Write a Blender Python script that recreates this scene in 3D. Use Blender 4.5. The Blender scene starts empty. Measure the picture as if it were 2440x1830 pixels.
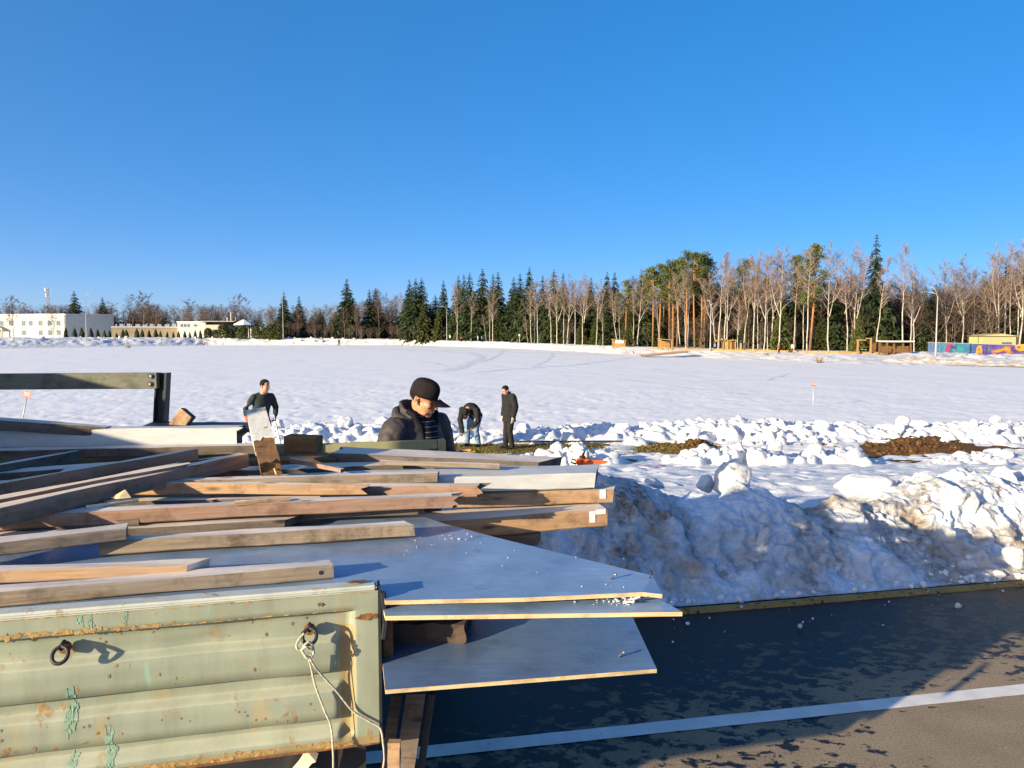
import bpy, bmesh, math, random
import numpy as np
from mathutils import Vector, Matrix, Euler

R = math.radians
scn = bpy.context.scene
COL = scn.collection

# ------------------------------------------------------------------ camera
W0, H0, FPX, HORIZON, CAMZ = 2440.0, 1830.0, 1800.0, 795.0, 2.0
PITCH = math.atan((H0 / 2 - HORIZON) / FPX)
cam_data = bpy.data.cameras.new('camera')
cam = bpy.data.objects.new('camera', cam_data)
COL.objects.link(cam)
cam.location = (0, 0, CAMZ)
cam.rotation_euler = (R(90) - PITCH, 0, 0)
cam_data.sensor_width = 36.0
cam_data.lens = 36.0 * FPX / W0
cam_data.clip_start = 0.05
cam_data.clip_end = 5000
scn.camera = cam

# ------------------------------------------------------------------ sky and sun
SUN_EL = R(13.5)
SUN_AZ = R(40.0)                       # light travels towards +X turned this much to +Y
LDIR = Vector((math.cos(SUN_AZ) * math.cos(SUN_EL), math.sin(SUN_AZ) * math.cos(SUN_EL), -math.sin(SUN_EL)))
world = bpy.data.worlds.new('World')
scn.world = world
world.use_nodes = True
wn = world.node_tree
bg = wn.nodes['Background']
sky = wn.nodes.new('ShaderNodeTexSky')
sky.sky_type = 'NISHITA'
sky.sun_disc = False
sky.sun_elevation = SUN_EL
sky.sun_rotation = math.atan2(-LDIR.x, -LDIR.y)
sky.altitude = 150
sky.air_density = 0.35
sky.dust_density = 1.5
sky.ozone_density = 2.0
hs = wn.nodes.new('ShaderNodeHueSaturation')
gm = wn.nodes.new('ShaderNodeGamma')            # the camera's own tone curve, the same over the whole sky
gm.inputs['Gamma'].default_value = 0.5
hs.inputs['Saturation'].default_value = 1.9
hs.inputs['Value'].default_value = 1.58
hs.inputs['Hue'].default_value = 0.505
wn.links.new(sky.outputs[0], gm.inputs['Color'])
wn.links.new(gm.outputs[0], hs.inputs['Color'])
wn.links.new(hs.outputs[0], bg.inputs['Color'])
bg.inputs['Strength'].default_value = 0.15

sun_data = bpy.data.lights.new('sun', 'SUN')
sun_data.energy = 5.0
sun_data.angle = R(0.53)
sun_data.color = (1.0, 0.82, 0.54)
sun = bpy.data.objects.new('sun', sun_data)
COL.objects.link(sun)
sun.rotation_euler = LDIR.to_track_quat('-Z', 'Y').to_euler()
sun.location = (-20, -15, 12)

scn.view_settings.view_transform = 'Standard'
scn.view_settings.look = 'None'
scn.view_settings.gamma = 1.0
scn.view_settings.use_curve_mapping = False
scn.view_settings.exposure = 1.08
scn.cycles.max_bounces = 6
scn.cycles.diffuse_bounces = 3
scn.cycles.use_denoising = True

# ------------------------------------------------------------------ placing
_F = Vector((0, math.cos(PITCH), -math.sin(PITCH)))
_U = Vector((0, math.sin(PITCH), math.cos(PITCH)))
def ray(px, py):
    return Vector(((px - W0 / 2) / FPX, 0, 0)) + _U * (-(py - H0 / 2) / FPX) + _F
def atZ(px, py, z):                    # the point of height z seen at a photo pixel
    r = ray(px, py)
    t = (z - CAMZ) / r.z
    return Vector((0, 0, CAMZ)) + r * t
def atY(px, py, y):                    # the point at distance y seen at a photo pixel
    r = ray(px, py)
    return Vector((0, 0, CAMZ)) + r * (y / r.y)

# ------------------------------------------------------------------ noise (numpy)
def _hash(ix, iy, iz, seed):
    h = (ix.astype(np.int64) * 374761393 + iy.astype(np.int64) * 668265263 + iz.astype(np.int64) * 1274126177 + seed * 974711) & 0xffffffff
    h = ((h ^ (h >> 13)) * 1274126177) & 0xffffffff
    h = ((h ^ (h >> 16)) * 2246822519) & 0xffffffff
    return ((h ^ (h >> 15)) & 0xffffff) / float(0xffffff) * 2 - 1
def noise3(x, y, z, seed=0):
    x, y, z = np.broadcast_arrays(np.asarray(x, float), np.asarray(y, float), np.asarray(z, float))
    ix, iy, iz = np.floor(x), np.floor(y), np.floor(z)
    fx, fy, fz = x - ix, y - iy, z - iz
    fx, fy, fz = [f * f * (3 - 2 * f) for f in (fx, fy, fz)]
    def L(a, b, t): return a + (b - a) * t
    c = lambda a, b, d: _hash(ix + a, iy + b, iz + d, seed)
    return L(L(L(c(0,0,0), c(1,0,0), fx), L(c(0,1,0), c(1,1,0), fx), fy),
             L(L(c(0,0,1), c(1,0,1), fx), L(c(0,1,1), c(1,1,1), fx), fy), fz)
def noise2(x, y, seed=0):
    x, y = np.broadcast_arrays(np.asarray(x, float), np.asarray(y, float))
    ix, iy = np.floor(x), np.floor(y)
    fx, fy = x - ix, y - iy
    fx, fy = [f * f * (3 - 2 * f) for f in (fx, fy)]
    z = np.zeros_like(ix)
    c = lambda a, b: _hash(ix + a, iy + b, z, seed)
    a = c(0,0) + (c(1,0) - c(0,0)) * fx
    b = c(0,1) + (c(1,1) - c(0,1)) * fx
    return a + (b - a) * fy
def fbm2(x, y, oct=4, seed=0, gain=.5):
    s, a = 0, 1.0
    for o in range(oct):
        s = s + a * noise2(x * 2 ** o + 17.3 * o, y * 2 ** o - 9.1 * o, seed + o)
        a *= gain
    return s
def fbm3(x, y, z, oct=4, seed=0, gain=.5):
    s, a = 0, 1.0
    for o in range(oct):
        s = s + a * noise3(x * 2 ** o + 7.7 * o, y * 2 ** o, z * 2 ** o, seed + o)
        a *= gain
    return s
def billow3(x, y, z, oct=3, seed=0, gain=.5):
    s, a = 0, 1.0
    for o in range(oct):
        s = s + a * np.abs(noise3(x * 2 ** o, y * 2 ** o + 3.1 * o, z * 2 ** o, seed + o))
        a *= gain
    return s

# ------------------------------------------------------------------ objects
def tag(o, label=None, cat=None, group=None, kind=None):
    if label: o['label'] = label
    if cat: o['category'] = cat
    if group: o['group'] = group
    if kind: o['kind'] = kind
    return o
def link(name, me, parent=None, mat=None, smooth=False):
    if mat is not None:
        for m in (mat if isinstance(mat, (list, tuple)) else [mat]):
            me.materials.append(m)
    if smooth and len(me.polygons):
        me.polygons.foreach_set('use_smooth', np.ones(len(me.polygons), bool))
    o = bpy.data.objects.new(name, me)
    COL.objects.link(o)
    if parent is not None: o.parent = parent
    return o
def obj(name, bm, mat=None, parent=None, smooth=False, loc=None, rot=None):
    me = bpy.data.meshes.new(name)
    bmesh.ops.recalc_face_normals(bm, faces=bm.faces)
    bm.to_mesh(me); bm.free()
    o = link(name, me, parent, mat, smooth)
    if loc is not None: o.location = loc
    if rot is not None: o.rotation_euler = rot
    return o
def pobj(name, verts, faces, mat=None, parent=None, smooth=False, loc=None):
    me = bpy.data.meshes.new(name)
    me.from_pydata([tuple(v) for v in verts], [], faces)
    me.update()
    o = link(name, me, parent, mat, smooth)
    if loc is not None: o.location = loc
    return o
def nmesh(name, V, F):                 # numpy vertices, list of equal-length faces
    me = bpy.data.meshes.new(name)
    V = np.asarray(V, np.float32); F = np.asarray(F, np.int32)
    n = F.shape[1]
    me.vertices.add(len(V)); me.vertices.foreach_set('co', V.ravel())
    me.loops.add(F.size); me.loops.foreach_set('vertex_index', F.ravel())
    me.polygons.add(len(F))
    me.polygons.foreach_set('loop_start', np.arange(0, F.size, n, dtype=np.int32))
    me.polygons.foreach_set('loop_total', np.full(len(F), n, np.int32))
    me.update(calc_edges=True)
    me.validate()
    return me
def grid_faces(nr, nc, flip=False):
    r, c = np.meshgrid(np.arange(nr - 1), np.arange(nc - 1), indexing='ij')
    a = (r * nc + c).ravel()
    F = np.stack([a, a + 1, a + nc + 1, a + nc], 1)
    return F[:, ::-1] if flip else F
def empty(name, loc=(0, 0, 0), rz=0, parent=None):
    o = bpy.data.objects.new(name, None)
    o.empty_display_size = 0.1
    COL.objects.link(o)
    o.location = loc; o.rotation_euler = (0, 0, rz)
    if parent is not None: o.parent = parent
    return o
def copy_tree(o, parent=None):
    c = o.copy(); COL.objects.link(c); c.parent = parent
    for ch in list(o.children): copy_tree(ch, c)
    return c

# bmesh shapes
def bx(bm, x0, x1, y0, y1, z0, z1, M=None):
    vs = [bm.verts.new((x, y, z)) for x in (x0, x1) for y in (y0, y1) for z in (z0, z1)]
    for f in ((0,1,3,2),(4,6,7,5),(0,4,5,1),(2,3,7,6),(0,2,6,4),(1,5,7,3)):
        bm.faces.new([vs[i] for i in f])
    if M is not None: bmesh.ops.transform(bm, matrix=M, verts=vs)
    return vs
def bevel(bm, w=.005, seg=2):
    bmesh.ops.bevel(bm, geom=list(bm.edges), offset=w, segments=seg, affect='EDGES', clamp_overlap=True)
def tube(bm, pts, rad, n=6, side=None, caps=True, flat=1.0):
    """sweep a ring along points; rad number, list, or list of (a,b) half axes (a along side)"""
    pts = [Vector(p) for p in pts]
    rings = []
    for i, p in enumerate(pts):
        t = (pts[min(i + 1, len(pts) - 1)] - pts[max(i - 1, 0)])
        if t.length < 1e-9: t = Vector((0, 0, 1))
        t.normalize()
        s = Vector(side) if side is not None else (Vector((0, 0, 1)) if abs(t.z) < .9 else Vector((1, 0, 0)))
        s = (s - t * s.dot(t)).normalized()
        u = t.cross(s)
        r = rad[i] if isinstance(rad, (list, tuple)) else rad
        a, b = r if isinstance(r, (tuple, list)) else (r, r * flat)
        rings.append([bm.verts.new(p + s * (a * math.cos(2 * math.pi * k / n)) + u * (b * math.sin(2 * math.pi * k / n))) for k in range(n)])
    for A, B in zip(rings, rings[1:]):
        for k in range(n):
            bm.faces.new((A[k], A[(k + 1) % n], B[(k + 1) % n], B[k]))
    if caps:
        bm.faces.new(rings[0][::-1]); bm.faces.new(rings[-1])
    return rings
def ball(bm, c, r, sub=2, M=None):
    rr = r if isinstance(r, (tuple, list)) else (r, r, r)
    m = Matrix.Translation(Vector(c)) @ (M if M is not None else Matrix()) @ Matrix.Diagonal((*rr, 1))
    return bmesh.ops.create_icosphere(bm, subdivisions=sub, radius=1, matrix=m)['verts']
def lathe(bm, prof, n=12, M=None):
    rings = []
    allv = []
    for r, z in prof:
        ring = [bm.verts.new((r * math.cos(2 * math.pi * k / n), r * math.sin(2 * math.pi * k / n), z)) for k in range(n)]
        rings.append(ring); allv += ring
    for A, B in zip(rings, rings[1:]):
        for k in range(n): bm.faces.new((A[k], A[(k + 1) % n], B[(k + 1) % n], B[k]))
    bm.faces.new(rings[0][::-1]); bm.faces.new(rings[-1])
    if M is not None: bmesh.ops.transform(bm, matrix=M, verts=allv)
    return allv
def prism(bm, poly, z0, z1):           # poly of (x,y), extruded in z
    a = [bm.verts.new((x, y, z0)) for x, y in poly]
    b = [bm.verts.new((x, y, z1)) for x, y in poly]
    bm.faces.new(a[::-1]); bm.faces.new(b)
    n = len(poly)
    for i in range(n): bm.faces.new((a[i], a[(i + 1) % n], b[(i + 1) % n], b[i]))
    return a + b

# ------------------------------------------------------------------ materials
class N:
    def __init__(s, name):
        s.m = bpy.data.materials.new(name); s.m.use_nodes = True
        s.t = s.m.node_tree; s.b = s.t.nodes['Principled BSDF']
        s.co = {}
    def new(s, typ, **kw):
        n = s.t.nodes.new(typ)
        for k, v in kw.items(): setattr(n, k, v)
        return n
    def ln(s, a, b): s.t.links.new(a, b)
    def coord(s, kind='Object', scale=(1, 1, 1), loc=(0, 0, 0), rot=(0, 0, 0)):
        tc = s.new('ShaderNodeTexCoord')
        mp = s.new('ShaderNodeMapping')
        mp.inputs['Scale'].default_value = scale
        mp.inputs['Location'].default_value = loc
        mp.inputs['Rotation'].default_value = rot
        s.ln(tc.outputs[kind], mp.inputs['Vector'])
        return mp.outputs[0]
    def noise(s, vec, scale, detail=4, rough=.55, dist=0.0):
        n = s.new('ShaderNodeTexNoise')
        n.inputs['Scale'].default_value = scale; n.inputs['Detail'].default_value = detail
        n.inputs['Roughness'].default_value = rough; n.inputs['Distortion'].default_value = dist
        if vec is not None: s.ln(vec, n.inputs['Vector'])
        return n.outputs['Fac']
    def vor(s, vec, scale, feature='F1', out='Distance', rnd=1.0):
        n = s.new('ShaderNodeTexVoronoi', feature=feature)
        n.inputs['Scale'].default_value = scale
        n.inputs['Randomness'].default_value = rnd
        if vec is not None: s.ln(vec, n.inputs['Vector'])
        return n.outputs[out]
    def ramp(s, fac, stops, interp='LINEAR'):
        r = s.new('ShaderNodeValToRGB')
        e = r.color_ramp; e.interpolation = interp
        while len(e.elements) < len(stops): e.elements.new(.5)
        for el, (p, c) in zip(e.elements, stops):
            el.position = p
            el.color = (*c, 1) if isinstance(c, (tuple, list)) else (c, c, c, 1)
        s.ln(fac, r.inputs[0])
        return r.outputs[0]
    def mix(s, fac, a, b, mode='MIX'):
        n = s.new('ShaderNodeMix', data_type='RGBA', blend_type=mode)
        for sock, v in ((n.inputs[0], fac), (n.inputs[6], a), (n.inputs[7], b)):
            if hasattr(v, 'links'): s.ln(v, sock)
            elif isinstance(v, (int, float)): sock.default_value = v if sock == n.inputs[0] else (v, v, v, 1)
            else: sock.default_value = (*v, 1)
        return n.outputs[2]
    def math(s, op, a, b=0.0):
        n = s.new('ShaderNodeMath', operation=op)
        for sock, v in zip(n.inputs, (a, b)):
            if hasattr(v, 'links'): s.ln(v, sock)
            else: sock.default_value = v
        return n.outputs[0]
    def sep(s, vec):
        n = s.new('ShaderNodeSeparateXYZ'); s.ln(vec, n.inputs[0]); return n.outputs
    def out(s, color=None, rough=None, bump=None, bstr=.3, bdist=.02, metal=None, spec=None):
        if color is not None:
            if hasattr(color, 'links'): s.ln(color, s.b.inputs['Base Color'])
            else: s.b.inputs['Base Color'].default_value = (*color, 1)
        if rough is not None:
            if hasattr(rough, 'links'): s.ln(rough, s.b.inputs['Roughness'])
            else: s.b.inputs['Roughness'].default_value = rough
        if metal is not None: s.b.inputs['Metallic'].default_value = metal
        if spec is not None: s.b.inputs['Specular IOR Level'].default_value = spec
        if bump is not None:
            bn = s.new('ShaderNodeBump')
            bn.inputs['Strength'].default_value = bstr; bn.inputs['Distance'].default_value = bdist
            s.ln(bump, bn.inputs['Height']); s.ln(bn.outputs[0], s.b.inputs['Normal'])
        return s.m
def plain(name, col, rough=.6, var=.15, scale=8, bump=0.0, metal=0.0, spec=.4):
    n = N(name)
    v = n.coord()
    f = n.noise(v, scale, 5, .6)
    c = n.ramp(f, [(.3, tuple(x * (1 - var) for x in col)), (.7, tuple(min(1, x * (1 + var)) for x in col))])
    return n.out(c, rough, f if bump else None, bump, .01, metal, spec)

def snow_mat(name, dirt=0.0, fine=6.0, bstr=.5, bdist=.03, col=(.68, .69, .71), dirtcol=(.30, .22, .14), dscale=1.2, dlo=.52, dhi=.75):
    n = N(name)
    v = n.coord()
    f1 = n.noise(v, fine, 5, .65)
    f2 = n.noise(v, fine * 7, 3, .6)
    h = n.math('ADD', f1, n.math('MULTIPLY', f2, .35))
    c = n.ramp(n.noise(v, fine * .4, 4, .6), [(.3, tuple(x * .94 for x in col)), (.65, col)])
    if dirt > .9:
        bd_ = n.ramp(n.noise(v, .75, 5, .65, .4), [(.50, 0.0), (.64, .75)])
        c = n.mix(bd_, c, (.36, .25, .145))
    if dirt > 0:
        d = n.ramp(n.noise(v, dscale, 6, .68, .6), [(dlo, 0.0), (dhi, 1.0)])
        d2 = n.ramp(n.noise(v, dscale * 9, 4, .7), [(.4, .35), (.62, 1.0)])
        c = n.mix(n.math('MULTIPLY', n.math('MULTIPLY', d, d2), dirt), c, dirtcol)
    return n.out(c, .65, h, bstr, bdist, spec=.25)

def wood_mat(name, light, dark, grey=(.30, .28, .26), greyamt=.4, knots=True, paint=None, painthold=.5, rough=.75, stain=.8):
    """grain runs along the local X axis of the board"""
    n = N(name)
    oi = n.new('ShaderNodeObjectInfo')
    tc = n.new('ShaderNodeTexCoord')
    add = n.new('ShaderNodeVectorMath', operation='ADD')
    mul = n.new('ShaderNodeVectorMath', operation='SCALE')
    comb = n.new('ShaderNodeCombineXYZ')
    n.ln(oi.outputs['Random'], comb.inputs[0]); n.ln(oi.outputs['Random'], comb.inputs[1])
    n.ln(comb.outputs[0], mul.inputs[0]); mul.inputs['Scale'].default_value = 37.0
    n.ln(tc.outputs['Object'], add.inputs[0]); n.ln(mul.outputs[0], add.inputs[1])
    mp = n.new('ShaderNodeMapping'); mp.inputs['Scale'].default_value = (1.6, 26, 26)
    n.ln(add.outputs[0], mp.inputs['Vector'])
    g = n.noise(mp.outputs[0], 2.2, 6, .62, 1.2)
    mp2 = n.new('ShaderNodeMapping'); mp2.inputs['Scale'].default_value = (3.5, 14, 14)
    n.ln(add.outputs[0], mp2.inputs['Vector'])
    blot = n.noise(mp2.outputs[0], 1.1, 5, .6, .4)
    c = n.ramp(g, [(.25, dark), (.62, light)])
    c = n.mix(n.math('MULTIPLY', n.ramp(blot, [(.42, 0.0), (.68, 1.0)]), greyamt), c, grey)
    c = n.mix(n.ramp(n.noise(add.outputs[0], 8, 6, .72), [(.50, 0.0), (.70, stain)]), c, tuple(x * .45 for x in dark))
    if knots:
        mk = n.new('ShaderNodeMapping'); mk.inputs['Scale'].default_value = (2.4, 9, 9)
        n.ln(add.outputs[0], mk.inputs['Vector'])
        k = n.vor(mk.outputs[0], 1.3)
        c = n.mix(n.ramp(k, [(.05, .85), (.13, 0.0)]), c, tuple(x * .3 for x in dark))
    bumph = g
    if paint is not None:
        pf = n.noise(add.outputs[0], 16, 6, .72, .3)
        edge = n.ramp(pf, [(painthold - .02, 0.0), (painthold + .02, 1.0)])
        pc = n.ramp(n.noise(mp2.outputs[0], 2.5, 5, .6), [(.3, tuple(x * .86 for x in paint)), (.6, paint)])
        c = n.mix(edge, c, pc)
        bumph = n.math('ADD', n.math('MULTIPLY', g, .3), n.math('MULTIPLY', edge, .5))
    return n.out(c, rough, bumph, .35, .004, spec=.25)
# ------------------------------------------------------------------ material library
M = {}
M['snow'] = snow_mat('snow', .0, 5.0, .55, .03)
M['snow_lake'] = snow_mat('snow_lake', .0, 3.4, .4, .04, (.80, .80, .81))
M['snow_trod'] = snow_mat('snow_trod', .25, 3.0, .6, .05, (.68, .69, .71), (.36, .30, .24), .55, .55, .78)
M['snow_dirty'] = snow_mat('snow_dirty', .95, 7.0, .9, .035, (.60, .67, .77), (.15, .11, .07), 1.7, .43, .62)
M['snow_far'] = snow_mat('snow_far', .35, .8, .8, .2, (.70, .70, .70), (.36, .29, .22), .22, .56, .72)
M['snow_track'] = snow_mat('snow_track', .3, 3.0, .8, .06, (.70, .715, .745), (.45, .45, .47), 1.0, .5, .7)
M['snow_mud'] = snow_mat('snow_mud', .95, 1.4, .8, .12, (.74, .71, .66), (.34, .23, .13), .7, .40, .62)

def asphalt():
    n = N('asphalt')
    v = n.coord()
    fine = n.noise(v, 90, 3, .7)
    mid = n.noise(v, 3.0, 5, .6)
    dry = n.ramp(mid, [(.3, (.275, .210, .135)), (.7, (.375, .290, .190))])
    dry = n.mix(n.ramp(fine, [(.35, .55), (.6, 0.0)]), dry, (.09, .075, .06))
    # melt water stains: solid towards the snow bank, patches further out
    x, y, z = n.sep(v)[:3]
    across = n.math('SUBTRACT', y, n.math('MULTIPLY', x, .209))          # distance to the kerb line, along Y
    near = n.math('MULTIPLY', n.math('SUBTRACT', across, 3.35), .46)
    left = n.math('MULTIPLY', n.math('SUBTRACT', 2.1, x), .17)
    big = n.noise(v, 1.0, 5, .62, .4)
    small = n.noise(n.coord('Object', (1.3, 2.0, 1), (3, 1, 0), (0, 0, .5)), 6.5, 6, .66, .3)
    w = n.math('ADD', n.math('ADD', near, left), n.math('MULTIPLY', n.math('SUBTRACT', big, .5), 1.3))
    w = n.math('ADD', w, n.math('MULTIPLY', n.math('SUBTRACT', small, .5), 2.9))
    spots = n.math('SUBTRACT', n.noise(n.coord('Object', (1.0, 1.5, 1), (9, 4, 0), (0, 0, .45)), 5.2, 3, .55, .2), .5)
    w = n.math('MAXIMUM', w, n.math('ADD', n.math('MULTIPLY', spots, 2.6), n.math('MULTIPLY', n.math('SUBTRACT', big, .54), 1.2)))
    wet = n.ramp(w, [(.27, 0.0), (.37, 1.0)])
    shade_mask = n.ramp(n.math('ADD', n.math('ADD', near, left), n.math('MULTIPLY', n.math('SUBTRACT', big, .5), .8)), [(.10, 0.0), (.70, 1.0)])
    dry = n.mix(shade_mask, dry, (.075, .065, .052))  # shade painted into the dry asphalt, deeper to the left and the bank
    c = n.mix(wet, dry, (.012, .012, .013))
    rough = n.ramp(wet, [(0, .88), (1, .42)])
    return n.out(c, rough, fine, .35, .006, spec=.25)
M['asphalt'] = asphalt()
def line_paint(name, col, worn_or_lit):
    n = N(name)
    v = n.coord()
    f = n.noise(v, 22, 6, .7)
    f2 = n.noise(v, 5, 4, .6)
    c = n.ramp(f2, [(.3, tuple(x * .8 for x in col)), (.6, col)])
    c = n.mix(n.ramp(f, [(worn_or_lit, .0), (worn_or_lit + .06, 1.0)]), c, (.05, .045, .04))
    return n.out(c, .75, f, .2, .004, spec=.2)
M['line_white'] = line_paint('line_white', (.72, .70, .66), .66)
M['kerb_yellow'] = line_paint('kerb_yellow', (.40, .24, .07), .56)

def turf():
    n = N('turf')
    v = n.coord()
    f = n.noise(v, 1.3, 6, .7, .6)
    g = n.noise(v, 14, 5, .7)
    c1 = n.ramp(g, [(.3, (.055, .055, .018)), (.55, (.16, .135, .035)), (.75, (.27, .21, .07))])
    c2 = n.ramp(g, [(.3, (.05, .028, .012)), (.7, (.20, .105, .040))])
    gx = n.sep(v)[0]
    fm = n.math('ADD', f, n.math('MULTIPLY', n.math('GREATER_THAN', gx, 8.2), .16))
    c = n.mix(n.ramp(fm, [(.46, 0.0), (.56, 1.0)]), c1, c2)
    return n.out(c, .9, g, .9, .06, spec=.1)
M['turf'] = turf()
M['soil'] = plain('soil', (.105, .055, .024), .95, .7, 9, .9, spec=.1)
M['grassblade'] = plain('grassblade', (.17, .15, .045), .85, .5, 3, spec=.15)

M['wood_tan'] = wood_mat('wood_tan', (.43, .27, .15), (.24, .135, .07), (.29, .24, .20), .4)
M['wood_rose'] = wood_mat('wood_rose', (.35, .21, .14), (.20, .11, .07), (.25, .21, .19), .45)
M['wood_grey'] = wood_mat('wood_grey', (.31, .24, .17), (.14, .105, .07), (.21, .195, .18), .6)
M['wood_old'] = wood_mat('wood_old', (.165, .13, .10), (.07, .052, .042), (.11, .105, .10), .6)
M['wood_rot'] = wood_mat('wood_rot', (.23, .12, .045), (.055, .03, .014), (.12, .08, .05), .5)
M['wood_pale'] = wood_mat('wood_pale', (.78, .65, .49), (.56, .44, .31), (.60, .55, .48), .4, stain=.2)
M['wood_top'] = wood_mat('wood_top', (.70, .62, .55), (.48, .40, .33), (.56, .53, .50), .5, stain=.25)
M['wood_white'] = wood_mat('wood_white', (.40, .27, .16), (.2, .12, .06), (.3, .28, .25), .3, False, (.50, .515, .52), .30, .6)
M['wood_white2'] = wood_mat('wood_white2', (.36, .24, .13), (.17, .10, .05), (.3, .26, .2), .3, False, (.52, .53, .50), .39, .6)
M['wood_new'] = wood_mat('wood_new', (.40, .235, .085), (.26, .14, .045), (.3, .22, .13), .3)
M['bark_dark'] = plain('bark_dark', (.07, .05, .04), .95, .4, 5, spec=.1)

def plywood(name, col):
    n = N(name)
    v = n.coord()
    f = n.noise(n.coord('Object', (3, 40, 40)), 2, 4, .6)
    f2 = n.noise(v, 3.5, 6, .66, .3)
    c = n.ramp(f2, [(.28, tuple(x * .60 for x in col)), (.68, tuple(x * 1.25 for x in col))])
    sc_ = n.noise(n.coord('Object', (2, 9, 9), (3, 1, 2), (0, 0, .35)), 5, 6, .75, .6)
    c = n.mix(n.ramp(sc_, [(.60, 0.0), (.72, .5)]), c, (.42, .46, .50))
    st_ = n.noise(n.coord('Object', (1, 1, 1), (7, 3, 1)), 6, 6, .7, .5)
    c = n.mix(n.ramp(st_, [(.60, 0.0), (.70, .55)]), c, tuple(x * .35 for x in col))
    c = n.mix(n.ramp(f, [(.35, .3), (.6, 0.0)]), c, tuple(x * .55 for x in col))
    sp = n.noise(v, 34, 4, .7)
    c = n.mix(n.ramp(sp, [(.70, 0.0), (.76, .55)]), c, (.62, .64, .66))
    r = n.ramp(f2, [(.3, .22), (.7, .40)])
    return n.out(c, r, f, .12, .004, spec=.8)
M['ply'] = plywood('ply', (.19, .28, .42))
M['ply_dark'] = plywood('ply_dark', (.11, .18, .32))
M['ply_edge'] = wood_mat('ply_edge', (.62, .48, .27), (.40, .29, .15), (.35, .3, .25), .3, False)

def rusty_paint(name, col, light, rust=.5, cyan=False):
    n = N(name)
    v = n.coord()
    f = n.noise(v, 4.5, 6, .62, .2)
    base = n.ramp(f, [(.25, col), (.75, light)])
    dirt = n.noise(n.coord('Object', (8, 8, 1.6)), 2.0, 5, .7)
    base = n.mix(n.ramp(dirt, [(.45, 0.0), (.75, .45)]), base, tuple(x * .62 for x in col))
    r1 = n.noise(n.coord('Object', (1, 1, 1), (2, 5, 1)), 15, 5, .62, .2)
    r2 = n.noise(v, 2.2, 3, .5)
    rm = n.math('MULTIPLY', n.ramp(r1, [(.60, 0.0), (.66, 1.0)]), n.ramp(r2, [(.40, .25), (.6, 1.0)]))
    rc = n.ramp(n.noise(v, 60, 3, .6), [(.3, (.16, .065, .02)), (.7, (.42, .21, .05))])
    c = n.mix(n.math('MULTIPLY', rm, rust), base, rc)
    stain = n.ramp(n.noise(n.coord('Object', (6, 6, 2.2), (1, 2, 7)), 2.6, 4, .6), [(.60, 0.0), (.8, .7)])
    c = n.mix(n.math('MULTIPLY', stain, rust), c, (.45, .29, .10))
    if cyan:
        cy = n.ramp(n.noise(n.coord('Object', (5.5, 1, 1.5), (4.3, 0, 2.2)), 1.7, 3, .55), [(.64, 0.0), (.70, .7)])
        c = n.mix(cy, c, (.22, .50, .40))
    return n.out(c, .55, n.math('ADD', f, n.math('MULTIPLY', rm, .7)), .22, .004, spec=.4)
M['panel'] = rusty_paint('panel', (.22, .25, .19), (.29, .32, .245), .9, True)
M['panel_lit'] = rusty_paint('panel_lit', (.29, .315, .235), (.37, .385, .29), .6)  # paler copy of the panel paint, sunlight put into its colour
M['panel_top'] = rusty_paint('panel_top', (.40, .43, .38), (.52, .54, .48), .8)
M['panel_rust'] = rusty_paint('panel_rust', (.25, .20, .10), (.34, .27, .14), 1.0)
M['rail_paint'] = wood_mat('rail_paint', (.165, .165, .125), (.11, .11, .08), (.14, .14, .12), .5)
M['rail_green'] = rusty_paint('rail_green', (.26, .26, .14), (.36, .33, .17), 1.0)
M['rust'] = plain('rust', (.17, .075, .03), .9, .5, 30, .5)
M['rust_light'] = plain('rust_light', (.27, .17, .065), .9, .4, 60, .5)
M['rust_ochre'] = plain('rust_ochre', (.34, .22, .085), .9, .4, 60, .5)
M['teal_paint'] = plain('teal_paint', (.20, .32, .24), .7, .15, 40)
M['iron_dark'] = plain('iron_dark', (.020, .022, .028), .55, .3, 12, .2)
M['steel'] = plain('steel', (.35, .35, .34), .35, .2, 20, 0, .9)
M['galv'] = plain('galv', (.42, .44, .46), .5, .12, 10, 0, .4)
M['rope'] = plain('rope', (.46, .43, .34), .85, .2, 120, .6)
M['rubber'] = plain('rubber', (.022, .022, .023), .85, .3, 20, .2)
M['cab_paint'] = plain('cab_paint', (.55, .56, .56), .35, .06, 3)
M['glass'] = plain('glass', (.03, .04, .05), .08, .1, 3)
M['black_plastic'] = plain('black_plastic', (.018, .018, .020), .5, .3, 10)
M['orange_plastic'] = plain('orange_plastic', (.72, .10, .012), .45, .1, 10)
M['orange_glove'] = plain('orange_glove', (.75, .10, .02), .8, .2, 40)
M['sign_red'] = plain('sign_red', (.70, .10, .09), .5, .08, 10)
M['sign_white'] = plain('sign_white', (.58, .55, .53), .5, .05, 10)
M['lamp_white'] = plain('lamp_white', (.36, .36, .36), .5, .08, 4)
M['chip'] = plain('chip', (.66, .50, .28), .85, .2, 30)
M['tape'] = plain('tape', (.72, .70, .68), .6, .1, 20)

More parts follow.
